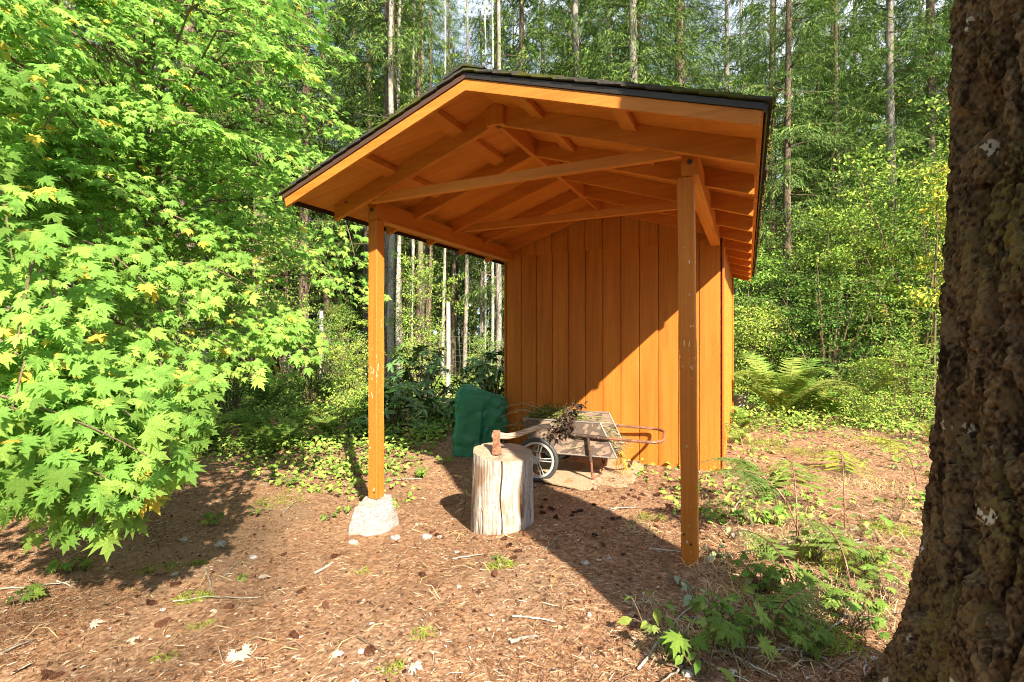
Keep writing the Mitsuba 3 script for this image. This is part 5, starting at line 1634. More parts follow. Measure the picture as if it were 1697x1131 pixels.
def conifer(x, y, kind, rs, label, grp, bark='', s=1.0, snags=True):
    key = thing('conifer_tree', label, 'tree', grp)
    rng = np.random.default_rng(int(abs(x * 131 + y * 977)) % 99991)
    m = T().translate([x, y, float(gz(x, y)) - 0.05]).rotate([0, 0, 1], float(rng.uniform(0, 360))).rotate([1, 0, 0], float(rng.normal(0, 0.7)))
    ti = {'crown_low': 0, 'crown_mid': 1, 'crown_high': 2, 'crown_far_a': 1, 'crown_far_b': 2}[kind]
    add(key, 'trunk', inst(f'trunk_{bark}{ti}', m.scale([rs, rs, s])))
    add(key, 'crown', inst(kind, m.scale([s, s, s])))
    if snags:
        add(key, 'dead_branch', inst(f'snag_{ti}', m.scale([s, s, s])), kind='stuff')
    return key


# conifers one can tell apart above and behind the shed: x, y, crown, trunk thickness, bark
near = [
    (-3.55, 13.5, 'crown_high', 1.05, '', "dark conifer trunk rising just behind the shed roof's left slope"),
    (-4.81, 16, 'crown_mid', 0.95, '', "dark slim conifer left of the thick trunk behind the roof's left slope"),
    (-4.39, 18.5, 'crown_high', 0.75, 'grey_', 'grey thin conifer trunk right of the thick dark trunk left of the ridge'),
    (-3.69, 20, 'crown_low', 0.9, 'grey_', 'grey conifer whose trunk shows a pale patch left of the shed ridge'),
    (-0.61, 17, 'crown_mid', 0.75, 'grey_', 'slim conifer with its trunk straight above the shed ridge'),
    (0.26, 15, 'crown_low', 0.9, '', 'bushy conifer with dark trunk right of the shed ridge'),
    (2.27, 16, 'crown_high', 0.85, 'grey_', 'conifer with pale grey trunk above the middle of the right roof slope'),
    (3.44, 13.5, 'crown_mid', 1.0, 'grey_', 'thick grey conifer trunk above the right roof slope'),
    (8.11, 14, 'crown_low', 0.85, '', 'light green conifer with drooping limbs right of the roof'),
    (7.53, 17, 'crown_low', 0.9, 'grey_', 'bushy conifer above the right end of the roof'),
    (7.09, 20, 'crown_low', 0.9, '', 'shady conifer right of the thick grey trunk above the roof'),
    (12.33, 15.5, 'crown_mid', 1.0, 'grey_', 'grey conifer trunk behind the yellow leaved sapling beside the big fir'),
    (-3.28, 24, 'crown_low', 1.0, '', 'far conifer filling the gap left of the ridge'),
    (-7.65, 14.5, 'crown_high', 1.1, '', 'conifer trunk showing through the right part of the maple'),
    (-8.48, 12.5, 'crown_high', 1.2, '', 'conifer trunk showing through a gap low in the maple'),
    (-12.56, 13.5, 'crown_mid', 1.15, 'grey_', 'grey conifer trunk behind the left part of the maple'),
    (-7.39, 19, 'crown_low', 0.9, '', 'drooping conifer right of the maple, left of the roof'),
    (-6.71, 15.5, 'crown_mid', 0.95, '', "feathery conifer beside the maple's right edge"),
    (12.96, 19, 'crown_low', 1.0, '', 'tall green conifer between the roof and the yellow sapling'),
]
for x, y, kind, rs, bark, label in near:
    conifer(x, y, kind, rs, label, None, bark)
rt = np.random.default_rng(2024)
spots = [(n[0], n[1]) for n in near]
made = 0
while made < 108:
    y = rt.uniform(13.5, 46)
    x = rt.uniform(-1.15, 1.25) * y
    if min(math.hypot(x - a, y - b) for a, b in spots) < 1.7 + 0.03 * y:
        continue
    if shed_coords(x, y)[1] > -6 and 0 < shed_coords(x, y)[0] < 3:
        continue
    spots.append((x, y))
    kind = ('crown_low', 'crown_mid', 'crown_high')[rt.integers(3)] if y < 20 else ('crown_far_a', 'crown_far_b')[rt.integers(2)]
    bk_ = ('', 'grey_')[rt.integers(2)]
    where = 'behind the maple' if x / y < -0.42 else 'left of the roof ridge' if x / y < 0.0 else 'right of the roof ridge' if x / y < 0.47 else 'between the shed and the big fir'
    depth = 'straight' if y < 24 else 'distant' if y < 34 else 'farthest'
    lab = f"{depth} forest conifer with {'grey' if bk_ else 'dark brown'} trunk {where}"
    conifer(x, y, kind, rt.uniform(0.7, 1.25), lab, lab.replace('conifer', 'conifers', 1), bk_, rt.uniform(0.85, 1.15), y < 24)
    made += 1


# unseen trees added behind the viewer to darken the porch, gap left for sun
rb = np.random.default_rng(515)
labels['added_forest_behind'] = {'label': 'unseen conifers and shrubs added behind the viewer to dim the porch', 'category': 'forest', 'kind': 'stuff'}
ring = []
while len(ring) < 30:
    y = rb.uniform(-26, 5.5)
    x = rb.uniform(-22, 24)
    cross = math.cos(SUN_AZ) * x + math.sin(SUN_AZ) * y
    along = -math.sin(SUN_AZ) * x + math.cos(SUN_AZ) * y
    if -9.0 < cross < 11.0 and along > -27:
        continue
    if math.hypot(x, y) < 8.5 or (y > 0 and abs(x) < 1.35 * y + 7.0):
        continue
    if any(math.hypot(x - a, y - b) < 2.4 for a, b in ring):
        continue
    ring.append((x, y))
    m = T().translate([x, y, float(gz(x, y))]).rotate([0, 0, 1], float(rb.uniform(0, 360)))
    k = len(ring)
    scene[f'added_forest_behind__crown_{k:03d}'] = inst('crown_distant', m)
    scene[f'added_forest_behind__trunk_{k:03d}'] = inst('trunk_1', m)
for along, cross in [(a_, c_ + rb.uniform(-0.8, 0.8)) for a_ in (9.0, 13.0, 20.0) for c_ in np.arange(-9, 12, 1.5)]:
    x = math.cos(SUN_AZ) * cross + math.sin(SUN_AZ) * along
    y = math.sin(SUN_AZ) * cross - math.cos(SUN_AZ) * along
    h = (0.655 * along - 0.3) * rb.uniform(0.86, 1.0) / 27                        # added rows shade the ground behind, kept low enough to pass the sun
    m = T().translate([x, y, float(gz(x, y))]).rotate([0, 0, 1], float(rb.uniform(0, 360))).scale([0.62, 0.62, h])
    k += 1
    scene[f'added_forest_behind__crown_{k:03d}'] = inst('crown_distant', m)
    scene[f'added_forest_behind__trunk_{k:03d}'] = inst('trunk_1', m)

# the forest's far depth, which reads as one mass
labels['distant_forest'] = {'label': 'far dense forest closing the view between the nearer trunks', 'category': 'forest', 'kind': 'stuff'}
for k in range(120):
    y = rb.uniform(44, 85)
    x = rb.uniform(-1.2, 1.2) * y
    m = T().translate([x, y, float(gz(x, y)) - 0.5]).rotate([0, 0, 1], float(rb.uniform(0, 360))).scale(float(rb.uniform(0.9, 1.3)))
    scene[f'distant_forest__crown_{k + 1:03d}'] = inst('crown_distant', m)
    scene[f'distant_forest__trunk_{k + 1:03d}'] = inst('trunk_2', m)

# --- broad leaved saplings and shrubs
def leafy(seed, h, r, stems, nleaf, leaf, cols, lean=0.25, low=0.25, flat=0.7, clump=9, w=0.5):
    """(wood, leaves): arching stems with twigs and clumps of small leaves, standing on the origin."""
    rng = np.random.default_rng(seed)
    wood, ends = [], []
    for k in range(stems):
        a = rng.uniform(0, 2 * np.pi)
        R = r * rng.uniform(0.3, 1.0)
        hh = h * rng.uniform(0.7, 1.0)
        b = np.array([math.cos(a), math.sin(a), 0]) * 0.06 * r
        e = np.array([math.cos(a) * R * (0.4 + lean), math.sin(a) * R * (0.4 + lean), hh])
        c = curve(b, (b + e) / 2 + [0, 0, 0.22 * hh], e, 12)
        c += rng.normal(0, 0.012 * h / 3, c.shape) * np.linspace(0, 1, 12)[:, None]
        wood.append(tube(c, np.linspace(0.006 * h + 0.003, 0.003, 12), 5))
        for j in range(int(10 * max(1, h / 2.5))):
            u = rng.uniform(low, 1.0)
            p = np.array([np.interp(u, np.linspace(0, 1, 12), c[:, q]) for q in range(3)])
            aa = rng.uniform(0, 2 * np.pi)
            L = r * rng.uniform(0.25, 0.75) * (1.15 - 0.5 * u)
            q = p + [math.cos(aa) * L, math.sin(aa) * L, rng.uniform(-0.05, 0.35) * L]
            wood.append(tube(curve(p, (p + q) / 2 + [0, 0, 0.10 * L], q, 4), np.linspace(0.0045, 0.0018, 4), 3, False))
            ends.append((p, q))
    P0, P1 = np.array([e[0] for e in ends]), np.array([e[1] for e in ends])
    idx = rng.integers(0, len(ends), nleaf)
    u = rng.uniform(0.15, 1.1, nleaf)[:, None]
    pos = P0[idx] * (1 - u) + P1[idx] * u + rng.normal(0, 1, (nleaf, 3)) * [0.11, 0.11, 0.05] * leaf * 12
    d = unit(P1[idx] - P0[idx]) * 0.7 + rng.normal(0, 0.55, (nleaf, 3)) + [0, 0, -0.25]
    up = np.array([0.20, -0.45, 0.85]) * flat + rng.normal(0, 0.45, (nleaf, 3))
    c0 = np.array(cols)[rng.integers(0, len(cols), nleaf)]
    cc = np.clip(c0 * rng.uniform(0.7, 1.3, (nleaf, 1)), 0, 1)
    lv = scatter(*small_leaf(w), pos, rot_to(d, up), rng.uniform(0.65, 1.3, nleaf) * leaf, cc)
    return join(wood), lv


G1 = [(0.19, 0.34, 0.07), (0.26, 0.41, 0.08), (0.14, 0.27, 0.055)]
G2 = [(0.32, 0.45, 0.08), (0.40, 0.50, 0.10), (0.22, 0.36, 0.07)]
G3 = [(0.68, 0.58, 0.08), (0.55, 0.54, 0.08), (0.36, 0.46, 0.08)]
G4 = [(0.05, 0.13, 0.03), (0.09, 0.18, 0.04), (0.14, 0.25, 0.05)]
KINDS = {'sapling': leafy(1, 4.2, 0.9, 2, 2600, 0.075, G1, 0.1, 0.3), 'sapling_lime': leafy(2, 4.8, 0.9, 2, 2800, 0.075, G2, 0.1, 0.25), 'sapling_yellow': leafy(8, 4.2, 0.9, 3, 2200, 0.085, G3 + G2, 0.2, 0.3),
         'shrub': leafy(3, 2.4, 1.1, 8, 3400, 0.060, G1, 0.6, 0.15), 'shrub_lime': leafy(4, 1.9, 1.0, 8, 3000, 0.062, G2, 0.6, 0.1), 'shrub_dark': leafy(5, 2.6, 1.2, 9, 3600, 0.065, G4, 0.6, 0.15),
         'vine': leafy(6, 5.2, 1.9, 7, 5200, 0.080, G1 + G2, 0.7, 0.25), 'bush': leafy(7, 1.0, 0.75, 9, 2200, 0.055, G1 + G2, 0.8, 0.05)}
for k, (wd_, lv) in KINDS.items():
    lv = (lv[0], lv[1], np.clip(lv[2] * 1.1, 0, 1))
    group(f'wood_{k}', mikit.ply(wd_, 'twig_wood', smooth=60))
    group(f'leaf_{k}', cmesh(lv, 'vcol'))


def plant(name, kind, x, y, s, label, cat, grp=None, rz=None):
    key = thing(name, label, cat, grp)
    rng = np.random.default_rng(int(abs(x * 311 + y * 77)) % 99991)
    a = float(rng.uniform(0, 360)) if rz is None else rz
    s = s if isinstance(s, (tuple, list)) else (s, s, s)
    m = T().translate([x, y, float(gz(x, y)) - 0.03]).rotate([0, 0, 1], a).scale(list(s))
    add(key, 'stem', inst(f'wood_{kind}', m))
    add(key, 'foliage', inst(f'leaf_{kind}', m))
    return key


for name, kind, x, y, s, label, cat in [
    ('sapling', 'sapling_lime', 7.31, 11.0, (0.85, 0.85, 0.95), 'slender pale stemmed sapling standing behind the big sword fern', 'sapling'),
    ('sapling', 'sapling_yellow', 7.72, 8.8, (1.0, 1.0, 1.25), 'sapling with golden yellow top leaves beside the big fir', 'sapling'),
    ('sapling', 'sapling_yellow', 8.79, 11.5, (0.9, 0.9, 0.85), 'small sapling with a yellow spray left of the golden topped one', 'sapling'),
    ('vine_maple', 'vine', 9.32, 12.5, (0.95, 0.95, 1.0), 'many stemmed vine maple between the shed and the big fir', 'small tree'),
    ('vine_maple', 'vine', 6.17, 12.2, (0.8, 0.8, 0.8), 'dark stemmed vine maple just right of the shed eave', 'small tree'),
    ('vine_maple', 'vine', 9.41, 10.5, (0.9, 0.9, 1.1), 'vine maple partly hidden by the big fir trunk', 'small tree'),
    ('vine_maple', 'vine', 9.1, 15.0, (1.0, 1.0, 1.1), 'vine maple farther back behind the pale stemmed sapling', 'small tree'),
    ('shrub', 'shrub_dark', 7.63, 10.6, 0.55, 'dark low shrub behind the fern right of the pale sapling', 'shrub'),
    ('shrub', 'shrub', 6.43, 7.6, 0.62, 'leafy shrub at the edge of the clearing beside the big fir', 'shrub'),
    ('shrub', 'shrub_lime', 6.42, 8.2, 0.62, 'lime green shrub among the tall weeds', 'shrub'),
    ('bush', 'bush', 5.84, 8.4, 0.75, 'low bush right of the big sword fern', 'bush'),
    ('bush', 'bush', 5.38, 7.1, 0.62, 'low bush at the front of the green carpet beside the big fir', 'bush'),
    ('bush', 'bush', 4.99, 10.6, 0.9, 'low bush behind the white bucket', 'bush'),
    ('shrub', 'shrub', 6.17, 12.5, 0.75, 'shrub in the gap right of the shed wall', 'shrub'),
    ('bush', 'bush', 5.82, 9.6, 0.6, 'small bush between the sword fern and the bucket', 'bush'),
    ('sapling', 'sapling', 7.23, 13.0, (1.0, 1.0, 1.0), 'green sapling right of the shed eave', 'sapling'),
    ('shrub', 'shrub_lime', -3.31, 9.6, 0.75, 'lime shrub left of the left porch post', 'shrub'),
    ('shrub', 'shrub_lime', -2.48, 12.4, 0.7, 'lime shrub behind the rhododendron at the fence', 'shrub'),
    ('shrub', 'shrub', -0.51, 12.2, 0.65, 'shrub at the wall end of the wire fence', 'shrub'),
    ('bush', 'bush', -2.16, 7.2, 0.75, 'low bush just behind the left porch post', 'bush'),
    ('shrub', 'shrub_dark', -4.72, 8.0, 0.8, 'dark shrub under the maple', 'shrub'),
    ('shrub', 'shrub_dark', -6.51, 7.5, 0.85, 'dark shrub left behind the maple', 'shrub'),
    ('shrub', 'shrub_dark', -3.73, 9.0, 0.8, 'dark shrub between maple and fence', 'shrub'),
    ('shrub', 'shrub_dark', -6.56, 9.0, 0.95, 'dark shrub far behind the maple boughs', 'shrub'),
]:
    plant(name, kind, x, y, s, label, cat)
rp = np.random.default_rng(404)
made = 0
while made < 120:
    y = rp.uniform(8.5, 24)
    x = (rp.uniform(-1.2, 1.2) if rp.random() < 0.55 else rp.uniform(0.35, 1.1)) * y
    s_, t_ = shed_coords(x, y)
    if (t_ > -5.0 and -1.0 < s_ < 3.4) or (x > 0 and y < 9.4 and x < 8):
        continue
    if -3.6 < x < 0.6 and y < 12.5:
        continue
    kind = ('sapling', 'sapling_lime', 'shrub', 'shrub_lime', 'shrub_dark', 'vine', 'shrub')[rp.integers(7)]
    look_ = {'sapling': 'green sapling', 'sapling_lime': 'lime green sapling', 'shrub': 'green shrub', 'shrub_lime': 'lime green shrub', 'shrub_dark': 'dark green shrub', 'vine': 'vine maple clump'}[kind]
    where = 'behind the maple boughs' if x / y < -0.42 else 'seen past the left porch post' if x / y < 0.0 else 'behind the shed' if x / y < 0.44 else 'between shed and big fir'
    lab = f"{look_} of the {'near' if y < 14 else 'deeper'} undergrowth {where}"
    plant('undergrowth_shrub', kind, x, y, rp.uniform(0.7, 1.25) * (0.75 if -3.6 < x < 2.5 else 1.0), lab, 'shrub', lab.replace(look_, look_ + 's', 1))
    made += 1

# unseen shrubs added behind the viewer to cut light bounced off the ground
for k_ in range(60):
    y = rp.uniform(-9.5, 3.0)
    x = rp.uniform(-11, 11)
    if math.hypot(x - 0.4, y - 4.6) < 5.9 or (y > -0.8 and abs(x) < 1.35 * y + 3.2) or math.hypot(x, y) < 1.6:
        continue
    kind = ('shrub_dark', 'shrub', 'bush')[k_ % 3]
    sc_ = float(rp.uniform(0.4, 0.65)) * (1.5 if kind == 'bush' else 1.0)
    m = T().translate([x, y, float(gz(x, y)) - 0.03]).rotate([0, 0, 1], float(rp.uniform(0, 360))).scale(sc_)
    scene[f'added_forest_behind__leaf_{k_ + 1:03d}'] = inst(f'leaf_{kind}', m)
    scene[f'added_forest_behind__stem_{k_ + 1:03d}'] = inst(f'wood_{kind}', m)

# --- pale slender trunks seen through the porch
for x, y, r, lean, bark, label in [
    (-3.17, 12.6, 0.1, 0.0, 'bark_grey', 'grey trunk close beside the left porch post'),
    (-3.43, 14.5, 0.075, 0.002, 'bark_pale', 'pale mottled trunk second from the left porch post'),
    (-3.25, 15.5, 0.07, 0.006, 'bark_pale', 'pale trunk third from the left porch post'),
    (-2.69, 14.0, 0.1, -0.002, 'bark_dark', 'dark trunk fourth from the left porch post'),
    (-2.9, 17, 0.075, 0.0, 'bark_dark', 'dark slim trunk left of the fence post'),
    (-2.29, 16, 0.06, 0.003, 'bark_pale', 'whitish slim trunk right above the fence post'),
    (-2.33, 19, 0.09, 0.0, 'bark_dark', 'dark trunk right of the fence post'),
    (-2.42, 21, 0.07, 0.0, 'bark_dark', 'dark slim trunk second right of the fence post'),
    (-1.46, 15, 0.07, 0.004, 'bark_grey', 'mossy grey trunk midway between fence post and wall'),
    (-1.1, 17, 0.07, 0.0, 'bark_grey', 'grey trunk behind the fence near the shed wall'),
    (-0.86, 15, 0.045, 0.001, 'bark_pale', 'thin pale trunk near the shed wall'),
    (-0.6, 14.2, 0.05, 0.001, 'bark_pale', 'pale slim trunk second from the shed wall'),
    (-0.38, 13, 0.085, 0.0, 'bark_grey', 'grey trunk next to the shed wall'),
]:
    key = thing('slender_tree', label, 'tree')
    g = float(gz(x, y))
    h = 13.0
    z = np.linspace(-0.1, h, 16)
    rng = np.random.default_rng(int(abs(x * 1000)) + 3)
    pts = np.stack([x + lean * z + 0.03 * np.sin(z * 0.9 + x), y + 0 * z, g + z], -1)
    put(key, 'trunk', tube(pts, np.linspace(r, r * 0.45, 16), 12), bark, smooth=60)
    parts = []
    for k in range(9):
        zz_ = rng.uniform(2.2, h - 1)
        a = rng.uniform(0, 2 * np.pi)
        L = rng.uniform(0.4, 1.3)
        b = np.array([x + lean * zz_, y, g + zz_])
        parts.append(tube(curve(b, b + [math.cos(a) * L * 0.5, math.sin(a) * L * 0.5, 0.1], b + [math.cos(a) * L, math.sin(a) * L, 0.25 * L], 4), np.linspace(0.012, 0.003, 4), 3, False))
    put(key, 'branch', join(parts), 'twig_wood', kind='stuff')
    n = 420
    zz_ = rng.uniform(4.5, h, n)
    pos = np.stack([x + lean * zz_ + rng.normal(0, 0.55, n), y + rng.normal(0, 0.55, n), g + zz_], -1)
    v, f, c = scatter(*small_leaf(0.6), pos, rot_to(rng.normal(0, 1, (n, 3)), rng.normal(0, 0.5, (n, 3)) + [0.2, -0.4, 0.8]), rng.uniform(0.06, 0.11, n), tint(rng, n, (0.17, 0.30, 0.05), 0.35))
    put(key, 'foliage', (v, f), 'vcol', color=c, kind='stuff')


# --- rhododendrons behind the bag: whorls of long leathery leaves
def rhodo(seed, h, r, n_wh):
    rng = np.random.default_rng(seed)
    wood, P, D, U, S = [], [], [], [], []
    for k in range(n_wh):
        a = rng.uniform(0, 2 * np.pi)
        el = math.asin(rng.uniform(0.02, 1.0))
        q = np.array([math.cos(a) * math.cos(el) * r, math.sin(a) * math.cos(el) * r, math.sin(el) * h * 0.95 + 0.05]) * rng.uniform(0.72, 1.03)
        if k % 2 == 0:
            b = np.array([rng.normal(0, 0.08), rng.normal(0, 0.08), 0])
            wood.append(tube(curve(b, np.array([q[0] * 0.35, q[1] * 0.35, q[2] * 0.7]), q, 7), np.linspace(0.018, 0.005, 7), 5))
        ax = unit(np.array([q[0] / r, q[1] / r, 0.9]) + rng.normal(0, 0.25, 3))
        s1 = unit(np.cross(ax, [0.3, 0.1, 1.0]))
        s2 = np.cross(ax, s1)
        m = rng.integers(7, 12)
        for j in range(m):
            u = j * 2 * np.pi / m + rng.normal(0, 0.2)
            d = s1 * math.cos(u) + s2 * math.sin(u) + ax * rng.uniform(-0.35, 0.35)
            P.append(q), D.append(d), U.append(ax), S.append(rng.uniform(0.11, 0.185))
    n = len(P)
    cols = tint(rng, n, (0.095, 0.205, 0.060), 0.35, 0.1)
    yg = rng.random(n) < 0.16
    cols[yg] = cols[yg] * [2.0, 1.8, 1.2]
    return join(wood), scatter(*leaf_template(0.34, 0.10, 0.16), np.array(P), rot_to(np.array(D), np.array(U)), np.array(S), cols)


for x, y, h, r, nw, label in [
    (-1.5, 8.0, 1.35, 0.95, 95, 'large dark green rhododendron behind the porch, left of the bag'),
    (-0.31, 7.4, 1.15, 0.75, 75, 'dark rhododendron between the green bag and the shed wall'),
    (-1.6, 6.9, 0.85, 0.62, 55, 'lower sunlit rhododendron beside the left porch post'),
]:
    key = thing('rhododendron', label, 'bush')
    wd_, lv = rhodo(int(abs(x) * 100), h, r, nw)
    m = T().translate([x, y, float(gz(x, y)) - 0.02])
    add(key, 'stem', {**mikit.ply(wd_, 'twig_wood', smooth=60), 'to_world': m})
    add(key, 'foliage', {**cmesh(lv, 'vcol_gloss'), 'to_world': m})


# --- ferns
def frond(rng, L, pin, npair, arch, cols, taper=1.0):
    """One fern frond growing along +x from the origin, arching over; pinnae in two ranks."""
    t = np.linspace(0, 1, 10)
    axis = np.stack([L * t * rng.uniform(0.55, 0.80), 0.03 * L * np.sin(2.5 * t + rng.uniform(0, 6)), L * arch * (t - 0.66 * t ** 2.3)], -1)
    st = tube(axis, np.linspace(0.004, 0.0015, 10), 4, False)
    P, D, U, S = [], [], [], []
    for k in range(npair):
        u = 0.10 + 0.90 * k / npair
        p = np.array([np.interp(u, t, axis[:, c]) for c in range(3)])
        p2 = np.array([np.interp(min(u + 0.05, 1), t, axis[:, c]) for c in range(3)])
        fwd = unit(p2 - p + [1e-6, 0, 0])
        for sg in (-1, 1):
            d = unit(np.array([0, sg, 0]) + fwd * 0.35 + [0, 0, -0.12])
            P.append(p), D.append(d + rng.normal(0, 0.07, 3)), U.append(np.cross(fwd, [0, 1, 0]) * -1 + rng.normal(0, 0.12, 3))
            S.append(pin * (math.sin(math.pi * min(1, (0.16 + 0.84 * u) ** taper)) * 0.95 + 0.05) * rng.uniform(0.9, 1.1))
    n = len(P)
    v = np.array([[-0.09, 0, 0], [0.09, 0, 0], [0.075, 0.55, 0.02], [-0.075, 0.55, 0.02], [0, 1, -0.08]])
    f = np.array([[0, 1, 2], [0, 2, 3], [3, 2, 4]])
    c = tint(rng, 1, cols, 0.2)[0]
    lv = scatter(v, f, np.array(P), rot_to(np.array(D), np.array(U)), np.array(S), np.clip(c * rng.uniform(0.85, 1.15, (n, 1)), 0, 1))
    return [(st[0], st[1], np.broadcast_to(np.array([0.20, 0.16, 0.05]), (len(st[0]), 3))), lv]


def fern(key_label, x, y, n, L, cols, seed, spread_=(0, 360), arch=0.85, pin=0.115, grp=None, name='sword_fern'):
    rng = np.random.default_rng(seed)
    key = thing(name, key_label, 'fern', grp)
    for k in range(n):
        a = math.radians(spread_[0] + (spread_[1] - spread_[0]) * (k + rng.uniform(0.1, 0.9)) / n)
        cc = np.array(cols[rng.integers(len(cols))])
        parts = frond(rng, L * rng.uniform(0.75, 1.1), pin * rng.uniform(0.85, 1.1) * L / 0.95, 30, arch * rng.uniform(0.7, 1.25), cc)
        v, f, c = join(parts)
        ca, sa = math.cos(a), math.sin(a)
        v = np.stack([v[:, 0] * ca - v[:, 1] * sa, v[:, 0] * sa + v[:, 1] * ca, v[:, 2]], -1) + [x, y, float(gz(x, y)) + 0.01]
        put(key, 'frond', (v, f), 'vcol_leaf', color=c)


for label, x, y, n, L, cols, seed in [
    ('big upright sword fern with yellowish fronds right of the shed', 4.517, 8.011, 26, 1.75, [(0.3, 0.42, 0.1), (0.26, 0.4, 0.08), (0.2, 0.34, 0.07)], 1),
    ('spreading sword fern lower right beside the big upright one', 5.314, 8.011, 18, 1.05, [(0.34, 0.4, 0.09), (0.26, 0.38, 0.07), (0.18, 0.32, 0.05), (0.17, 0.3, 0.055), (0.22, 0.35, 0.065), (0.14, 0.26, 0.05)], 2),
    ('small sword fern at the shed corner', 3.39, 7.089, 12, 0.6, [(0.17, 0.3, 0.055), (0.22, 0.35, 0.065), (0.14, 0.26, 0.05)], 3),
    ('shaded sword fern under the maple left of the post', -3.261, 7.427, 14, 0.75, [(0.17, 0.3, 0.055), (0.22, 0.35, 0.065), (0.14, 0.26, 0.05)], 4),
    ('dark sword fern beneath the maple boughs', -3.854, 7.055, 14, 0.85, [(0.17, 0.3, 0.055), (0.22, 0.35, 0.065), (0.14, 0.26, 0.05)], 5),
    ('sword fern in the shade behind the left post', -2.739, 8.249, 14, 0.7, [(0.17, 0.3, 0.055), (0.22, 0.35, 0.065), (0.14, 0.26, 0.05), (0.17, 0.3, 0.055), (0.22, 0.35, 0.065), (0.14, 0.26, 0.05)], 6),
    ('sunlit sword fern behind the left porch post', -1.94, 7.678, 12, 0.55, [(0.17, 0.3, 0.055), (0.22, 0.35, 0.065), (0.14, 0.26, 0.05)], 7),
    ('sword fern nearest the maple shade edge, in front of the others', -3.102, 6.257, 16, 0.85, [(0.17, 0.3, 0.055), (0.22, 0.35, 0.065), (0.14, 0.26, 0.05)], 21),
    ('sword fern deep in the maple shade left of the others', -4.155, 6.548, 16, 0.9, [(0.17, 0.3, 0.055), (0.22, 0.35, 0.065), (0.14, 0.26, 0.05)], 22),
    ('sword fern by the maple trunk', -4.344, 5.619, 14, 0.8, [(0.17, 0.3, 0.055), (0.22, 0.35, 0.065), (0.14, 0.26, 0.05)], 23),
    ('sword fern at the light edge left of the post shadow', -2.59, 6.772, 14, 0.75, [(0.17, 0.3, 0.055), (0.22, 0.35, 0.065), (0.14, 0.26, 0.05)], 24),
    ('sword fern behind the row under the maple', -4.587, 8.912, 16, 1.1, [(0.17, 0.3, 0.055), (0.22, 0.35, 0.065), (0.14, 0.26, 0.05)], 25),
    ('sword fern in the far shade between maple and post', -3.643, 9.525, 16, 1.1, [(0.17, 0.3, 0.055), (0.22, 0.35, 0.065), (0.14, 0.26, 0.05)], 26),
    ('sword fern half hidden beside the big fir', 5.424, 6.18, 10, 0.55, [(0.34, 0.4, 0.09), (0.26, 0.38, 0.07), (0.18, 0.32, 0.05)], 8),
    ('small fern in the grass beside the shed wall', 2.932, 6.18, 10, 0.42, [(0.17, 0.3, 0.055), (0.22, 0.35, 0.065), (0.14, 0.26, 0.05)], 9),
]:
    fern(label, x, y, n, L, cols, seed, arch=1.15 if L > 1 else 0.95)


# --- bracken: a bare reddish stalk, then side branches of fine pinnae
def bracken(x, y, az, h, reach, label, seed, col):
    rng = np.random.default_rng(seed)
    key = thing('bracken', label, 'fern')
    g = float(gz(x, y))
    ca, sa = math.cos(math.radians(az)), math.sin(math.radians(az))
    fw = np.array([ca, sa, 0])
    sd = np.array([-sa, ca, 0])
    b = np.array([x, y, g])
    c = curve(b, b + fw * 0.10 * reach + [0, 0, h * 1.35], b + fw * reach + [0, 0, h * 0.75], 16)
    put(key, 'stem', tube(c, np.linspace(0.005, 0.0018, 16), 5), 'rusty_tube', smooth=60)
    P, D, U, S, ribs = [], [], [], [], []
    for k in range(11):
        u = 0.42 + 0.56 * k / 11
        p = np.array([np.interp(u, np.linspace(0, 1, 16), c[:, q]) for q in range(3)])
        bl = reach * 0.48 * (1.05 - (u - 0.42) / 0.60) * rng.uniform(0.85, 1.1)
        for sg in (-1, 1):
            d = unit(sd * sg + fw * 0.55 + [0, 0, rng.uniform(-0.35, 0.0)])
            e = p + d * bl - [0, 0, 0.18 * bl]
            q = curve(p, (p + e) / 2 + [0, 0, 0.06 * bl], e, 14)
            ribs.append(tube(q, 0.0013, 3, False))
            for j in range(1, 14):
                dd = unit(q[j] - q[j - 1])
                pl_ = bl * 0.30 * (1.02 - j / 14)
                for s2 in (-1, 1):
                    n_ = unit(np.cross(dd, [0, 0, 1.0]))
                    P.append(q[j]), D.append(n_ * s2 + dd * 0.45 + rng.normal(0, 0.1, 3)), U.append(np.array([0.1, -0.3, 1.0]) + rng.normal(0, 0.2, 3)), S.append(pl_)
    n = len(P)
    v = np.array([[-0.14, 0, 0], [0.14, 0, 0], [0.12, 0.5, 0], [-0.12, 0.5, 0], [0, 1, -0.05]])
    f = np.array([[0, 1, 2], [0, 2, 3], [3, 2, 4]])
    v, f, c_ = scatter(v, f, np.array(P), rot_to(np.array(D), np.array(U)), np.array(S), tint(rng, n, col, 0.25))
    put(key, 'blade', (v, f), 'vcol_leaf', color=c_, kind='stuff')
    put(key, 'rib', join(ribs), 'twig_wood', kind='stuff')


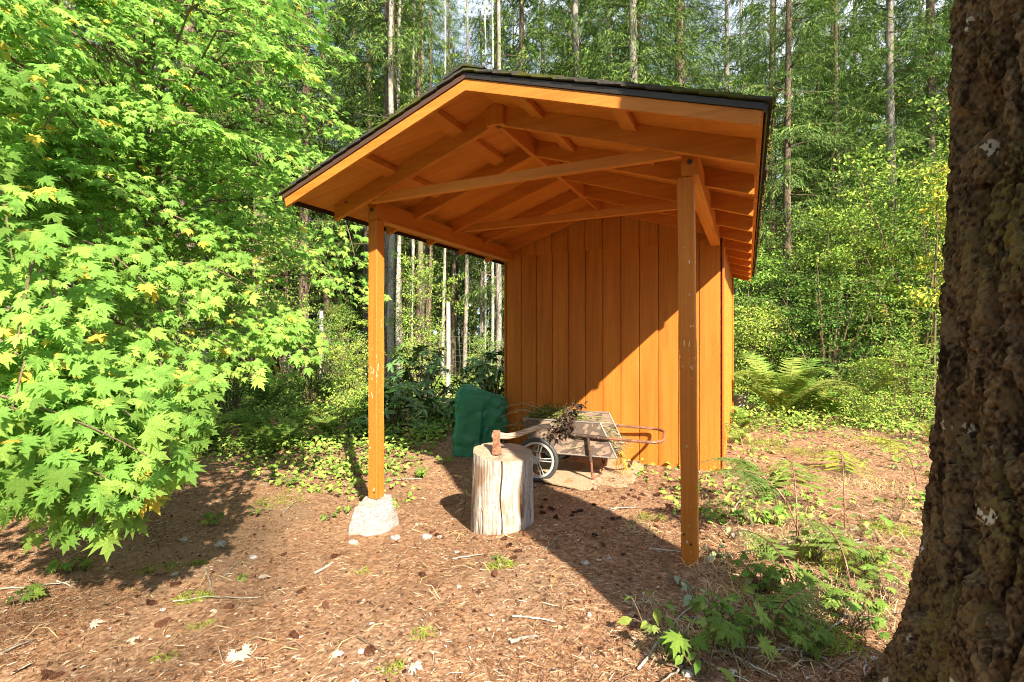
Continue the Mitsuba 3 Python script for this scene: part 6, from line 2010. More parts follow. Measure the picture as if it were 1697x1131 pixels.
for args in [
    (1.626, 2.725, 65, 0.55, 0.62, 'bracken arching to the right on a bare reddish stalk', 1, (0.26, 0.34, 0.08)),
    (1.704, 2.808, 140, 0.5, 0.62, 'bracken drooping left from beside the reddish stalk', 2, (0.16, 0.26, 0.07)),
    (2.312, 3.326, 60, 0.5, 0.65, 'yellowish bracken before the big fir trunk', 3, (0.32, 0.36, 0.07)),
    (2.054, 3.692, 160, 0.42, 0.6, 'small bracken nearest the right porch post', 4, (0.18, 0.28, 0.07)),
    (3.838, 4.536, 170, 0.5, 0.7, 'pale bracken close to the big fir trunk', 5, (0.36, 0.4, 0.09)),
    (2.518, 5.171, 100, 0.42, 0.55, 'bracken by the sunlit shed side', 6, (0.24, 0.34, 0.08)),
    (1.382, 2.326, 100, 0.24, 0.45, 'low bracken frond in the middle of the fir shadow', 8, (0.2, 0.3, 0.075)),
    (1.714, 2.422, 80, 0.26, 0.5, 'low bracken frond by the fir root', 9, (0.2, 0.3, 0.075)),
    (1.05, 1.976, 30, 0.18, 0.4, 'low bracken frond nearest the viewer', 10, (0.2, 0.3, 0.075)),
]:
    bracken(*args)


# --- broad leaved seedlings in the shade of the fir and tall weeds by the clearing's edge
def seedling(x, y, h, nl, size, cols, seed, label, lobed=True):
    rng = np.random.default_rng(seed)
    key = thing('low_plant', label, 'plant')
    g = float(gz(x, y))
    stems = []
    for k in range(nl):
        a = rng.uniform(0, 2 * np.pi)
        R = h * rng.uniform(0.15, 0.75)
        e = np.array([x + math.cos(a) * R, y + math.sin(a) * R, g + h * rng.uniform(0.45, 1.0)])
        b = np.array([x + rng.normal(0, 0.02), y + rng.normal(0, 0.02), g - 0.01])
        stems.append(tube(curve(b, (b + e) / 2 + [0, 0, 0.25 * h], e, 6), np.linspace(0.0028, 0.0014, 6), 4, False))
        d = np.array([math.cos(a), math.sin(a), -0.35]) + rng.normal(0, 0.25, 3)
        up = np.array([0.15, -0.35, 1.0]) + rng.normal(0, 0.28, 3)
        c = tint(rng, 1, cols[rng.integers(len(cols))], 0.25)[0]
        tv_, tf_ = MLEAF[rng.integers(4)] if lobed else leaf_template(0.5, 0.12, 0.2)
        v, f = scatter(tv_, tf_, e[None], rot_to(d[None], up[None]), np.array([size * rng.uniform(0.6, 1.15)]))
        put(key, 'leaf', (v, f), 'vcol_leaf', color=np.tile(c, (len(v), 1)))
    put(key, 'stem', join(stems), 'twig_wood', kind='stuff')
    return key


for args in [
    (1.249, 2.408, 0.17600000000000002, 27, 0.052000000000000005, [(0.2, 0.32, 0.07), (0.26, 0.38, 0.085), (0.16, 0.28, 0.06)], 1, 'shaded broad leaved seedling right of the porch post foot', True),
    (1.321, 2.271, 0.192, 30, 0.06, [(0.2, 0.32, 0.07), (0.26, 0.38, 0.085), (0.16, 0.28, 0.06)], 2, 'shaded broad leaved seedling second from the post', True),
    (1.539, 2.276, 0.17600000000000002, 27, 0.05600000000000001, [(0.2, 0.32, 0.07), (0.26, 0.38, 0.085), (0.16, 0.28, 0.06)], 3, 'broad leaved seedling between post and big fir', True),
    (1.501, 2.084, 0.16000000000000003, 21, 0.052000000000000005, [(0.2, 0.32, 0.07), (0.26, 0.38, 0.085), (0.16, 0.28, 0.06)], 4, 'broad leaved seedling at the root of the big fir', True),
    (1.056, 2.036, 0.16000000000000003, 24, 0.052000000000000005, [(0.2, 0.32, 0.07), (0.26, 0.38, 0.085), (0.16, 0.28, 0.06)], 5, "dark seedling in the fir's shadow", True),
    (0.912, 2.12, 0.16000000000000003, 24, 0.048, [(0.2, 0.32, 0.07), (0.26, 0.38, 0.085), (0.16, 0.28, 0.06)], 6, "dark seedling left in the fir's shadow", True),
    (1.201, 1.94, 0.128, 21, 0.048, [(0.2, 0.32, 0.07), (0.26, 0.38, 0.085), (0.16, 0.28, 0.06)], 7, 'dark seedling close to the bottom of the fir shadow', True),
    (0.926, 1.902, 0.2, 10, 0.09, [(0.2, 0.32, 0.07), (0.26, 0.38, 0.085), (0.16, 0.28, 0.06)], 8, "bright green seedling lit at the shadow's front edge", True),
    (0.669, 1.885, 0.16, 10, 0.08, [(0.2, 0.32, 0.07), (0.26, 0.38, 0.085), (0.16, 0.28, 0.06)], 9, 'bright leafy weed in the sun left of the fir shadow', True),
    (0.619, 2.076, 0.15, 9, 0.07, [(0.2, 0.32, 0.07), (0.26, 0.38, 0.085), (0.16, 0.28, 0.06)], 10, 'light green weed left of the fir shadow', False),
    (0.719, 1.802, 0.12, 8, 0.08, [(0.2, 0.32, 0.07), (0.26, 0.38, 0.085), (0.16, 0.28, 0.06)], 11, 'light green weed nearest the viewer', False),
    (0.852, 2.49, 0.07, 7, 0.07, [(0.42, 0.47, 0.34), (0.34, 0.42, 0.25)], 12, 'silvery rosette left of the right post foot', False),
    (1.181, 2.785, 0.08, 12, 0.07, [(0.42, 0.47, 0.34), (0.34, 0.42, 0.25)], 13, 'silvery rosette right of the right post foot', False),
    (0.901, 2.371, 0.08, 8, 0.07, [(0.42, 0.47, 0.34), (0.34, 0.42, 0.25)], 14, 'silvery rosette in front of the right post', False),
    (1.463, 3.168, 0.08, 9, 0.06, [(0.42, 0.47, 0.34), (0.34, 0.42, 0.25)], 15, "pale rosette behind the right post's right side", False),
    (1.75, 2.77, 0.2, 30, 0.048, [(0.2, 0.32, 0.07), (0.26, 0.38, 0.085), (0.16, 0.28, 0.06)], 16, 'leafy seedling at the bracken stalk', True),
    (1.931, 2.591, 0.17600000000000002, 27, 0.052000000000000005, [(0.2, 0.32, 0.07), (0.26, 0.38, 0.085), (0.16, 0.28, 0.06)], 17, 'broad leaved seedling left of the fir root', True),
    (-1.227, 2.147, 0.03, 6, 0.05, [(0.66, 0.62, 0.52)], 18, 'small pale withered rosette in the bare foreground', True),
    (-2.098, 3.979, 0.1, 10, 0.06, [(0.2, 0.32, 0.07), (0.26, 0.38, 0.085), (0.16, 0.28, 0.06)], 19, 'light green weed at the edge of the maple shade', False),
    (-1.503, 3.931, 0.06, 8, 0.06, [(0.2, 0.32, 0.07), (0.26, 0.38, 0.085), (0.16, 0.28, 0.06)], 20, 'small green weed left of the footing rock', False),
    (-1.407, 4.083, 0.08, 9, 0.06, [(0.2, 0.32, 0.07), (0.26, 0.38, 0.085), (0.16, 0.28, 0.06)], 21, 'green weed touching the footing rock', False),
    (-2.311, 4.977, 0.12, 12, 0.07, [(0.2, 0.32, 0.07), (0.26, 0.38, 0.085), (0.16, 0.28, 0.06)], 22, 'light weed in the sun left of the porch', True),
    (-0.964, 5.154, 0.1, 14, 0.055, [(0.2, 0.32, 0.07), (0.26, 0.38, 0.085), (0.16, 0.28, 0.06)], 23, 'light green weed between post and chopping block', True),
    (-0.78, 5.453, 0.1, 14, 0.06, [(0.2, 0.32, 0.07), (0.26, 0.38, 0.085), (0.16, 0.28, 0.06)], 24, 'light green weed left behind the chopping block', True),
    (-1.266, 5.19, 0.08, 9, 0.05, [(0.2, 0.32, 0.07), (0.26, 0.38, 0.085), (0.16, 0.28, 0.06)], 25, 'light green weed right behind the left post', False),
    (-1.98, 5.447, 0.1, 12, 0.06, [(0.2, 0.32, 0.07), (0.26, 0.38, 0.085), (0.16, 0.28, 0.06)], 26, 'green weed in the shadow of the left post', True),
    (-2.37, 3.773, 0.1, 10, 0.06, [(0.2, 0.32, 0.07), (0.26, 0.38, 0.085), (0.16, 0.28, 0.06)], 27, 'shaded weed under the maple tip', True),
    (-2.796, 3.004, 0.1, 12, 0.07, [(0.2, 0.32, 0.07), (0.26, 0.38, 0.085), (0.16, 0.28, 0.06)], 28, 'shaded weed left below the maple', True),
    (-2.716, 2.666, 0.09, 10, 0.06, [(0.2, 0.32, 0.07), (0.26, 0.38, 0.085), (0.16, 0.28, 0.06)], 29, 'shaded weed at the left edge', True),
    (-0.084, 2.847, 0.04, 10, 0.03, [(0.2, 0.32, 0.07), (0.26, 0.38, 0.085), (0.16, 0.28, 0.06)], 30, 'tiny tuft of green in front of the chopping block', False),
    (-1.656, 2.93, 0.04, 10, 0.035, [(0.2, 0.32, 0.07), (0.26, 0.38, 0.085), (0.16, 0.28, 0.06)], 31, 'tiny green weed in the sunlit litter', False),
    (0.852, 3.357, 0.05, 10, 0.035, [(0.2, 0.32, 0.07), (0.26, 0.38, 0.085), (0.16, 0.28, 0.06)], 32, 'tiny green weed on the lit ground before the wall', False),
    (2.631, 4.73, 0.12, 12, 0.06, [(0.2, 0.32, 0.07), (0.26, 0.38, 0.085), (0.16, 0.28, 0.06)], 33, 'light weed on the ground right of the shed', True),
    (1.993, 3.989, 0.1, 10, 0.05, [(0.2, 0.32, 0.07), (0.26, 0.38, 0.085), (0.16, 0.28, 0.06)], 34, 'light weed near the right post on the lit ground', False),
    (0.867, 1.957, 0.136, 24, 0.044000000000000004, [(0.2, 0.32, 0.07), (0.26, 0.38, 0.085), (0.16, 0.28, 0.06)], 35, "half shaded seedling at the shadow's left edge", True),
    (1.831, 2.339, 0.16000000000000003, 24, 0.044000000000000004, [(0.2, 0.32, 0.07), (0.26, 0.38, 0.085), (0.16, 0.28, 0.06)], 36, 'seedling hugging the fir root', True),
]:
    seedling(*args)
rq = np.random.default_rng(8181)
k = 0
while k < 46:
    y = rq.uniform(2.3, 6.4)
    x = rq.uniform(0.42, 0.86) * y
    s_, t_ = shed_coords(x, y)
    if s_ > -0.12 or math.hypot(x - FX, y - FY) < 0.75:
        continue
    dry = k % 3 == 0
    lab = 'low dry rosette among the straw between the shed and the big fir' if dry else 'low leafy weed among the straw between the shed and the big fir'
    pk_ = seedling(x, y, rq.uniform(0.05, 0.13), 8, rq.uniform(0.035, 0.06), [(0.42, 0.36, 0.22), (0.36, 0.38, 0.20)] if dry else [(0.22, 0.34, 0.08), (0.30, 0.42, 0.10)], 900 + k, lab, False)
    labels[pk_]['group'] = 'dry rosettes beside the shed' if dry else 'low weeds beside the shed'
    k += 1


def weed(x, y, h, label, seed, col):
    rng = np.random.default_rng(seed)
    key = thing('tall_weed', label, 'plant')
    g = float(gz(x, y))
    b = np.array([x, y, g])
    e = b + [rng.normal(0, 0.12) * h, rng.normal(0, 0.12) * h, h]
    c = curve(b, (b + e) / 2 + rng.normal(0, 0.05, 3), e, 14)
    put(key, 'stem', tube(c, np.linspace(0.005, 0.002, 14), 5), 'twig_wood', smooth=60)
    n = int(h * 48)
    u = rng.uniform(0.12, 1.0, n)
    P = np.stack([np.interp(u, np.linspace(0, 1, 14), c[:, q]) for q in range(3)], -1)
    a = rng.uniform(0, 2 * np.pi, n)
    D = np.stack([np.cos(a), np.sin(a), rng.uniform(-0.2, 0.7, n)], -1)
    v, f, cc = scatter(*leaf_template(0.24, 0.08, 0.30), P, rot_to(D, np.tile([0.15, -0.3, 1.0], (n, 1)) + rng.normal(0, 0.2, (n, 3))), rng.uniform(0.07, 0.13, n) * (1.15 - 0.5 * u), tint(rng, n, col, 0.3))
    put(key, 'foliage', (v, f), 'vcol_leaf', color=cc, kind='stuff')


for args in [
    (6.27, 8.0, 2.05, 'tall pale weed, tallest of those left of the big fir', 1, (0.42, 0.46, 0.09)),
    (6.24, 7.6, 1.8, 'tall weed beside the tallest one', 2, (0.38, 0.44, 0.09)),
    (6.45, 7.4, 1.9, 'tall weed close to the big fir', 3, (0.34, 0.42, 0.08)),
    (7.16, 8.4, 2.1, 'tall weed behind the others near the big fir', 4, (0.4, 0.44, 0.09)),
    (6.46, 8.6, 1.5, 'tall weed leaning over the green carpet', 5, (0.3, 0.4, 0.08)),
    (6.14, 6.9, 1.4, 'shorter weed nearest the big fir', 6, (0.34, 0.42, 0.09)),
    (5.77, 7.2, 1.2, 'short weed in front of the tall ones', 7, (0.36, 0.44, 0.09)),
    (6.48, 9.0, 1.3, 'weed right of the big sword fern', 8, (0.26, 0.38, 0.07)),
    (-1.18, 6.3, 0.55, 'thin weed left of the green bag', 9, (0.35, 0.42, 0.15)),
    (-1.24, 6.0, 0.5, 'dry weed right of the left post', 10, (0.4, 0.36, 0.18)),
    (-0.41, 3.9, 0.32, 'dry weed sprig left of the chopping block', 11, (0.45, 0.4, 0.22)),
]:
    weed(*args)

# ------------------------------------------------------------------ litter and small things on the forest floor
rl = np.random.default_rng(99)


def free_of_props(x, y):
    s, t = shed_coords(x, y)
    ok = ~((s > -0.03) & (s < WALL_W + 0.03) & (t < 0.02) & (t > -DEPTH))
    ok &= np.hypot(x - BLK[0], y - BLK[1]) > 0.235
    ok &= np.hypot(x - rgx, y - rgy) > 0.19
    ok &= np.hypot(x - FX, y - FY) > 0.50
    ok &= np.hypot(x - KX + 0.10, y - KY + 0.30) > 0.62
    return ok


def floor_points(n, ylo, yhi, power=1.6):
    """Points of the floor in front, denser where it is near."""
    y = ylo + (yhi - ylo) * rl.random(n * 2) ** power
    x = rl.uniform(-1.15, 1.05, n * 2) * y
    k = free_of_props(x, y)
    return x[k][:n], y[k][:n]


# needles and fine straw
x, y = floor_points(110000, 1.45, 6.6, 1.5)
n = len(x)
clr = meshkit.fbm(np.stack([x * 1.6, y * 1.6, 0 * x], -1), 3, 17)
keep = rl.random(n) < np.clip((clr - 0.32) * 4.5, 0.25, 1)
x, y = x[keep], y[keep]
n = len(x)
a = rl.uniform(0, 2 * np.pi, n)
d = np.stack([np.cos(a), np.sin(a), rl.normal(0.02, 0.10, n)], -1)
kind = rl.random(n)
cols = np.where((kind < 0.62)[:, None], [0.285, 0.150, 0.080], np.where((kind < 0.74)[:, None], [0.11, 0.058, 0.036], np.where((kind < 0.93)[:, None], [0.44, 0.32, 0.21], [0.56, 0.48, 0.38]))) * rl.uniform(0.7, 1.3, (n, 1))
pos = np.stack([x, y, gz(x, y) + rl.uniform(0.001, 0.010, n)], -1)
v, f, c = blades(rl, pos, d, rl.uniform(0.016, 0.052, n), np.where(kind < 0.8, 0.0026, 0.0030), np.clip(cols, 0, 1), 0.03)
put(None, 'needle_litter', (v, f), 'vcol', color=c)
labels['needle_litter'] = {'label': 'loose rust brown needles and straw strewn over the floor', 'category': 'litter', 'kind': 'stuff'}
# bits of bark, chips, scraps of leaf
x, y = floor_points(18000, 1.45, 7.5, 1.5)
n = len(x)
k4 = rl.random(n)
cols = np.where((k4 < 0.40)[:, None], [0.16, 0.08, 0.046], np.where((k4 < 0.68)[:, None], [0.07, 0.04, 0.028], np.where((k4 < 0.92)[:, None], [0.38, 0.28, 0.20], [0.56, 0.50, 0.43]))) * rl.uniform(0.7, 1.25, (n, 1))
pos = np.stack([x, y, gz(x, y) + rl.uniform(0.002, 0.012, n)], -1)
v, f, c = scatter(*leaf_template(0.62, 0.2, 0.2), pos, rot_to(rl.normal(0, 1, (n, 3)) * [1, 1, 0.15], rl.normal(0, 0.35, (n, 3)) + [0, 0, 1]), 0.006 + 0.026 * rl.random(n) ** 2.5, np.clip(cols, 0, 1))
put(None, 'bark_crumbs', (v, f), 'vcol', color=c)
labels['bark_crumbs'] = {'label': 'crumbs of bark, chips and leaf scraps on the floor', 'category': 'litter', 'kind': 'stuff'}


# ground cover: a low carpet of small leaves outside the clearing
def in_cover(x, y):
    s, t = shed_coords(x, y)
    nz = meshkit.fbm(np.stack([x * 1.1, y * 1.1, 0 * x], -1), 3, 41)
    right = np.clip((y - 6.0 - 0.25 * np.abs(x - 4.6)) * 0.8, 0, 1) * (x > 1.8) + 0.10 * (x > 1.2)
    left = np.clip((y - 4.7 + 0.55 * (x + 2.3)) * 1.1, 0, 1) * (x < -0.9) * (1 - 0.55 * (y < 6.2))
    back = np.clip((y - 6.3) * 1.0, 0, 1) * (x <= 1.8) * np.where(x < -0.5, 0.35, 1.0)
    return np.clip(np.maximum(np.maximum(right, left), back), 0, 1) * np.clip((nz - 0.30) * 5, 0.1, 1)


n0 = 150000
y = 3.4 + 12.5 * rl.random(n0) ** 1.5
x = rl.uniform(-1.15, 1.1, n0) * y
k = (rl.random(n0) < in_cover(x, y)) & free_of_props(x, y)
x, y = x[k], y[k]
n = len(x)
hgt = 0.02 + 0.26 * rl.random(n) ** 1.5 * (0.3 + meshkit.fbm(np.stack([x * 0.8, y * 0.8, 0 * x], -1), 2, 51)) * np.clip((y - 3.5) * 0.4, 0.3, 1)
pos = np.stack([x, y, gz(x, y) + hgt], -1)
mixc = np.array([(0.18, 0.32, 0.06), (0.26, 0.40, 0.08), (0.13, 0.25, 0.05), (0.34, 0.44, 0.10)])[rl.integers(0, 4, n)]
v, f, c = scatter(*small_leaf(0.62), pos, rot_to(rl.normal(0, 1, (n, 3)) * [1, 1, 0.4] + [0, 0, -0.2], rl.normal(0, 0.5, (n, 3)) + [0.15, -0.4, 1.0]), rl.uniform(0.035, 0.085, n), np.clip(mixc * rl.uniform(0.7, 1.3, (n, 1)), 0, 1))
put(None, 'ground_cover', (v, f), 'vcol', color=c)
labels['ground_cover'] = {'label': 'low carpet of small green leaves round the clearing', 'category': 'ground cover', 'kind': 'stuff'}
# grass: dry and green blades
gp = []
for cx_, cy_, rad_, num, hgt_, dry in [
    (-1.816, 2.728, 0.1, 160, 0.05, 0),
    (-2.237, 3.043, 0.12, 110, 0.05, 0),
    (-2.04, 3.123, 0.05, 60, 0.05, 0),
    (-1.59, 2.182, 0.06, 40, 0.05, 0),
    (-0.064, 2.754, 0.08, 110, 0.05, 0),
    (1.019, 3.492, 0.12, 90, 0.06, 0),
    (1.624, 3.665, 0.12, 200, 0.07, 1),
    (0.864, 3.243, 0.15, 160, 0.06, 1),
    (2.293, 4.532, 0.25, 260, 0.1, 1),
    (2.022, 3.554, 0.25, 280, 0.12, 1),
    (1.923, 2.818, 0.28, 300, 0.14, 0),
    (1.954, 3.092, 0.2, 160, 0.12, 1),
    (1.593, 3.073, 0.2, 160, 0.1, 1),
    (3.072, 6.744, 0.25, 320, 0.13, 0),
    (3.204, 6.18, 0.3, 300, 0.11, 0),
    (3.46, 5.703, 0.4, 300, 0.1, 0),
    (-1.316, 5.541, 0.3, 160, 0.06, 0),
    (-2.141, 4.374, 0.25, 150, 0.06, 0),
    (-1.977, 4.776, 0.3, 160, 0.06, 0),
    (0.62, 1.957, 0.12, 80, 0.08, 1),
    (0.645, 2.313, 0.1, 60, 0.06, 1),
    (-1.595, 2.441, 0.05, 30, 0.05, 0),
    (-0.392, 2.094, 0.06, 40, 0.05, 0),
    (-0.917, 2.928, 0.06, 30, 0.04, 0),
    (2.662, 3.346, 0.2, 160, 0.12, 0),
    (3.438, 4.536, 0.35, 260, 0.12, 1),
    (-0.476, 1.903, 0.05, 40, 0.06, 0),
    (1.027, 2.318, 0.2, 160, 0.12, 1),
    (1.323, 2.325, 0.25, 240, 0.15, 1),
    (1.621, 2.332, 0.25, 220, 0.16, 1),
    (0.99, 1.957, 0.2, 160, 0.12, 1),
    (0.722, 2.034, 0.15, 120, 0.12, 1),
    (1.288, 2.038, 0.2, 160, 0.14, 0),
    (1.13, 2.705, 0.15, 120, 0.1, 1),
]:
    a = rl.uniform(0, 2 * np.pi, num)
    r_ = rad_ * np.sqrt(rl.random(num))
    x, y = cx_ + r_ * np.cos(a), cy_ + r_ * np.sin(a) * 0.7
    dd = np.stack([rl.normal(0, 0.6, num), rl.normal(0, 0.6, num), rl.uniform(0.25, 1.0, num)], -1)
    cc = tint(rl, num, (0.62, 0.52, 0.32) if dry else (0.30, 0.40, 0.07), 0.3)
    gp.append(blades(rl, np.stack([x, y, gz(x, y)], -1), dd, hgt_ * rl.uniform(0.5, 1.2, num), 0.0042, cc, 0.35))
x, y = floor_points(15000, 2.0, 8.0, 1.0)
kk = ((x > 0.40 * y) & (y > 2.4)) | (rl.random(len(x)) < 0.05)
x, y = x[kk], y[kk]
num = len(x)
dd = np.stack([rl.normal(0, 1, num), rl.normal(0, 1, num), rl.uniform(0.1, 0.8, num)], -1)
gp.append(blades(rl, np.stack([x, y, gz(x, y)], -1), dd, rl.uniform(0.05, 0.20, num), 0.004, tint(rl, num, (0.58, 0.47, 0.29), 0.35), 0.35))
v, f, c = join(gp)
put(None, 'grass_tufts', (v, f), 'vcol_leaf', color=c)
labels['grass_tufts'] = {'label': 'sparse tufts of dry and green grass', 'category': 'grass', 'kind': 'stuff'}


# fir cones
def cone_mesh(seed):
    rng = np.random.default_rng(seed)
    parts = [(np.array(trimesh.creation.icosphere(1).vertices) * [0.40, 0.16, 0.16], np.array(trimesh.creation.icosphere(1).faces))]
    m = 64
    for k in range(m):
        u = (k + 0.5) / m
        a = k * 2.39996
        x = -0.46 + 0.92 * u
        r = 0.20 * math.sin(math.pi * min(0.98, 0.10 + 0.85 * u)) ** 0.7
        nrm = np.array([0.15, math.cos(a), math.sin(a)])
        p = np.array([x, r * 0.55 * math.cos(a), r * 0.55 * math.sin(a)])
        d = unit(nrm + [0.75, 0, 0])
        v, f = leaf_template(0.95, 0.25, -0.1)
        fr = rot_to(d[None], nrm[None])
        parts.append(scatter(v, f, p[None], fr, np.array([0.20 * rng.uniform(0.85, 1.15)])))
    return join(parts)


scene['cone_brown'] = two({'type': 'diffuse', 'reflectance': proc(lambda p, n, uv: mix((0.065, 0.030, 0.020), (0.16, 0.080, 0.052), fbm(p.x * 160, p.y * 160, p.z * 160, 2)))})
CONES = [mikit.ply(cone_mesh(s), 'cone_brown') for s in (1, 2, 3)]
rc = np.random.default_rng(8)


def cone_shade(x, y):
    return 1.33 < 0.917 * x + 0.399 * y < 2.08


cone_at = [
    (0.998, 4.073),
    (1.026, 4.0),
    (1.048, 3.932),
    (0.933, 3.969),
    (1.056, 4.201),
    (1.302, 4.666),
    (1.116, 4.071),
    (1.388, 4.381),
    (1.324, 4.263),
    (1.23, 4.077),
    (1.49, 4.505),
    (0.545, 4.482),
    (0.565, 4.374),
    (0.732, 4.318),
    (0.774, 3.481),
    (0.655, 3.837),
    (1.035, 3.429),
    (1.003, 3.296),
    (0.728, 3.469),
    (0.294, 4.131),
    (0.32, 3.82),
    (0.242, 3.726),
    (0.479, 3.676),
    (0.452, 3.602),
    (0.529, 3.696),
    (0.328, 3.592),
    (0.244, 3.911),
    (1.724, 4.177),
    (1.595, 3.999),
    (1.776, 3.647),
    (1.732, 3.511),
    (1.974, 4.726),
    (2.154, 4.729),
    (0.21, 4.559),
    (0.088, 3.245),
    (0.043, 2.955),
    (-0.095, 2.641),
    (-0.014, 3.077),
    (-0.591, 3.566),
    (-0.537, 3.453),
    (-1.814, 2.498),
    (-1.804, 2.466),
    (-2.044, 2.111),
    (-2.001, 2.099),
    (-2.039, 2.092),
    (-1.551, 3.253),
    (-1.184, 3.201),
    (-1.041, 2.272),
    (-1.012, 2.24),
    (-0.61, 2.029),
    (-0.591, 2.034),
    (-1.195, 2.722),
    (-0.412, 2.545),
    (-1.537, 2.604),
    (-0.975, 2.509),
    (-0.517, 2.765),
    (-2.011, 2.666),
    (-2.012, 2.859),
    (0.005, 2.868),
    (-0.055, 3.207),
    (0.568, 2.977),
    (0.538, 3.129),
    (3.086, 5.424),
    (2.601, 4.73),
    (2.752, 4.536),
    (2.562, 4.941),
    (0.86, 4.226),
    (1.411, 4.124),
    (1.289, 3.509),
]
for x, y in cone_at:
    key = numbered('fir_cone')
    s = rc.uniform(0.040, 0.062)
    scene[key] = placed(CONES[rc.integers(3)], x, y, float(gz(x, y)) + 0.17 * s, float(rc.uniform(0, 360)), s, (float(rc.uniform(-180, 180)), float(rc.normal(0, 14))))
    where = 'in the open foreground litter' if y < 3.0 and x < 0.2 else 'in the fir\'s shadow band by the chopping block' if cone_shade(x, y) else 'on the sunlit ground before the shed wall' if y > 3.4 else 'near the right porch post'
    labels[key] = {'label': f'small dark brown fir cone {where}', 'category': 'fir cone', 'group': f'fallen fir cones {where}'}

# stones
for i, (x, y, s, lab) in enumerate([
    (-0.611, 3.45, 0.048, 'pale oval stone right of the footing rock'),
    (-0.524, 3.448, 0.024, 'small white stone right of the oval one'),
    (-0.853, 3.5, 0.05, 'flat stone in front of the footing rock'),
    (-0.356, 3.086, 0.022, 'small white stone before the chopping block'),
    (-1.732, 3.207, 0.035, 'pale stone in the litter left of the footing rock'),
    (-2.066, 3.391, 0.05, 'flat pale stone at the edge of the maple shade'),
    (-2.377, 3.471, 0.035, 'stone at the end of the maple shadow'),
    (-1.146, 3.452, 0.045, "flat stone at the footing rock's left foot"),
    (0.417, 2.723, 0.03, "pale stone in the fir's shadow band"),
    (0.57, 2.803, 0.02, "small stone in the fir's shadow band"),
    (0.672, 1.818, 0.035, 'white stone by the front edge of the fir shadow'),
    (-0.758, 3.794, 0.018, 'pebble beside the trodden soil'),
    (-0.744, 2.047, 0.03, 'pale stone in the open foreground'),
    (-1.901, 2.607, 0.02, 'pebble in the sunlit litter'),
    (-0.637, 2.035, 0.024, 'stone beside the cones in the foreground'),
    (4.781, 9.691, 0.05, 'pale stone near the bucket'),
]):
    ms_ = trimesh.creation.icosphere(3)
    v = roughen(np.array(ms_.vertices) * [1, rc.uniform(0.6, 0.9), rc.uniform(0.45, 0.65)], 0.22, 1.6, i + 3)
    key = put(None, 'stone', (v * s * 0.8 + [x, y, float(gz(x, y)) + 0.15 * s], np.array(ms_.faces)), 'granite', smooth=True)
    labels[key] = {'label': lab, 'category': 'stone'}

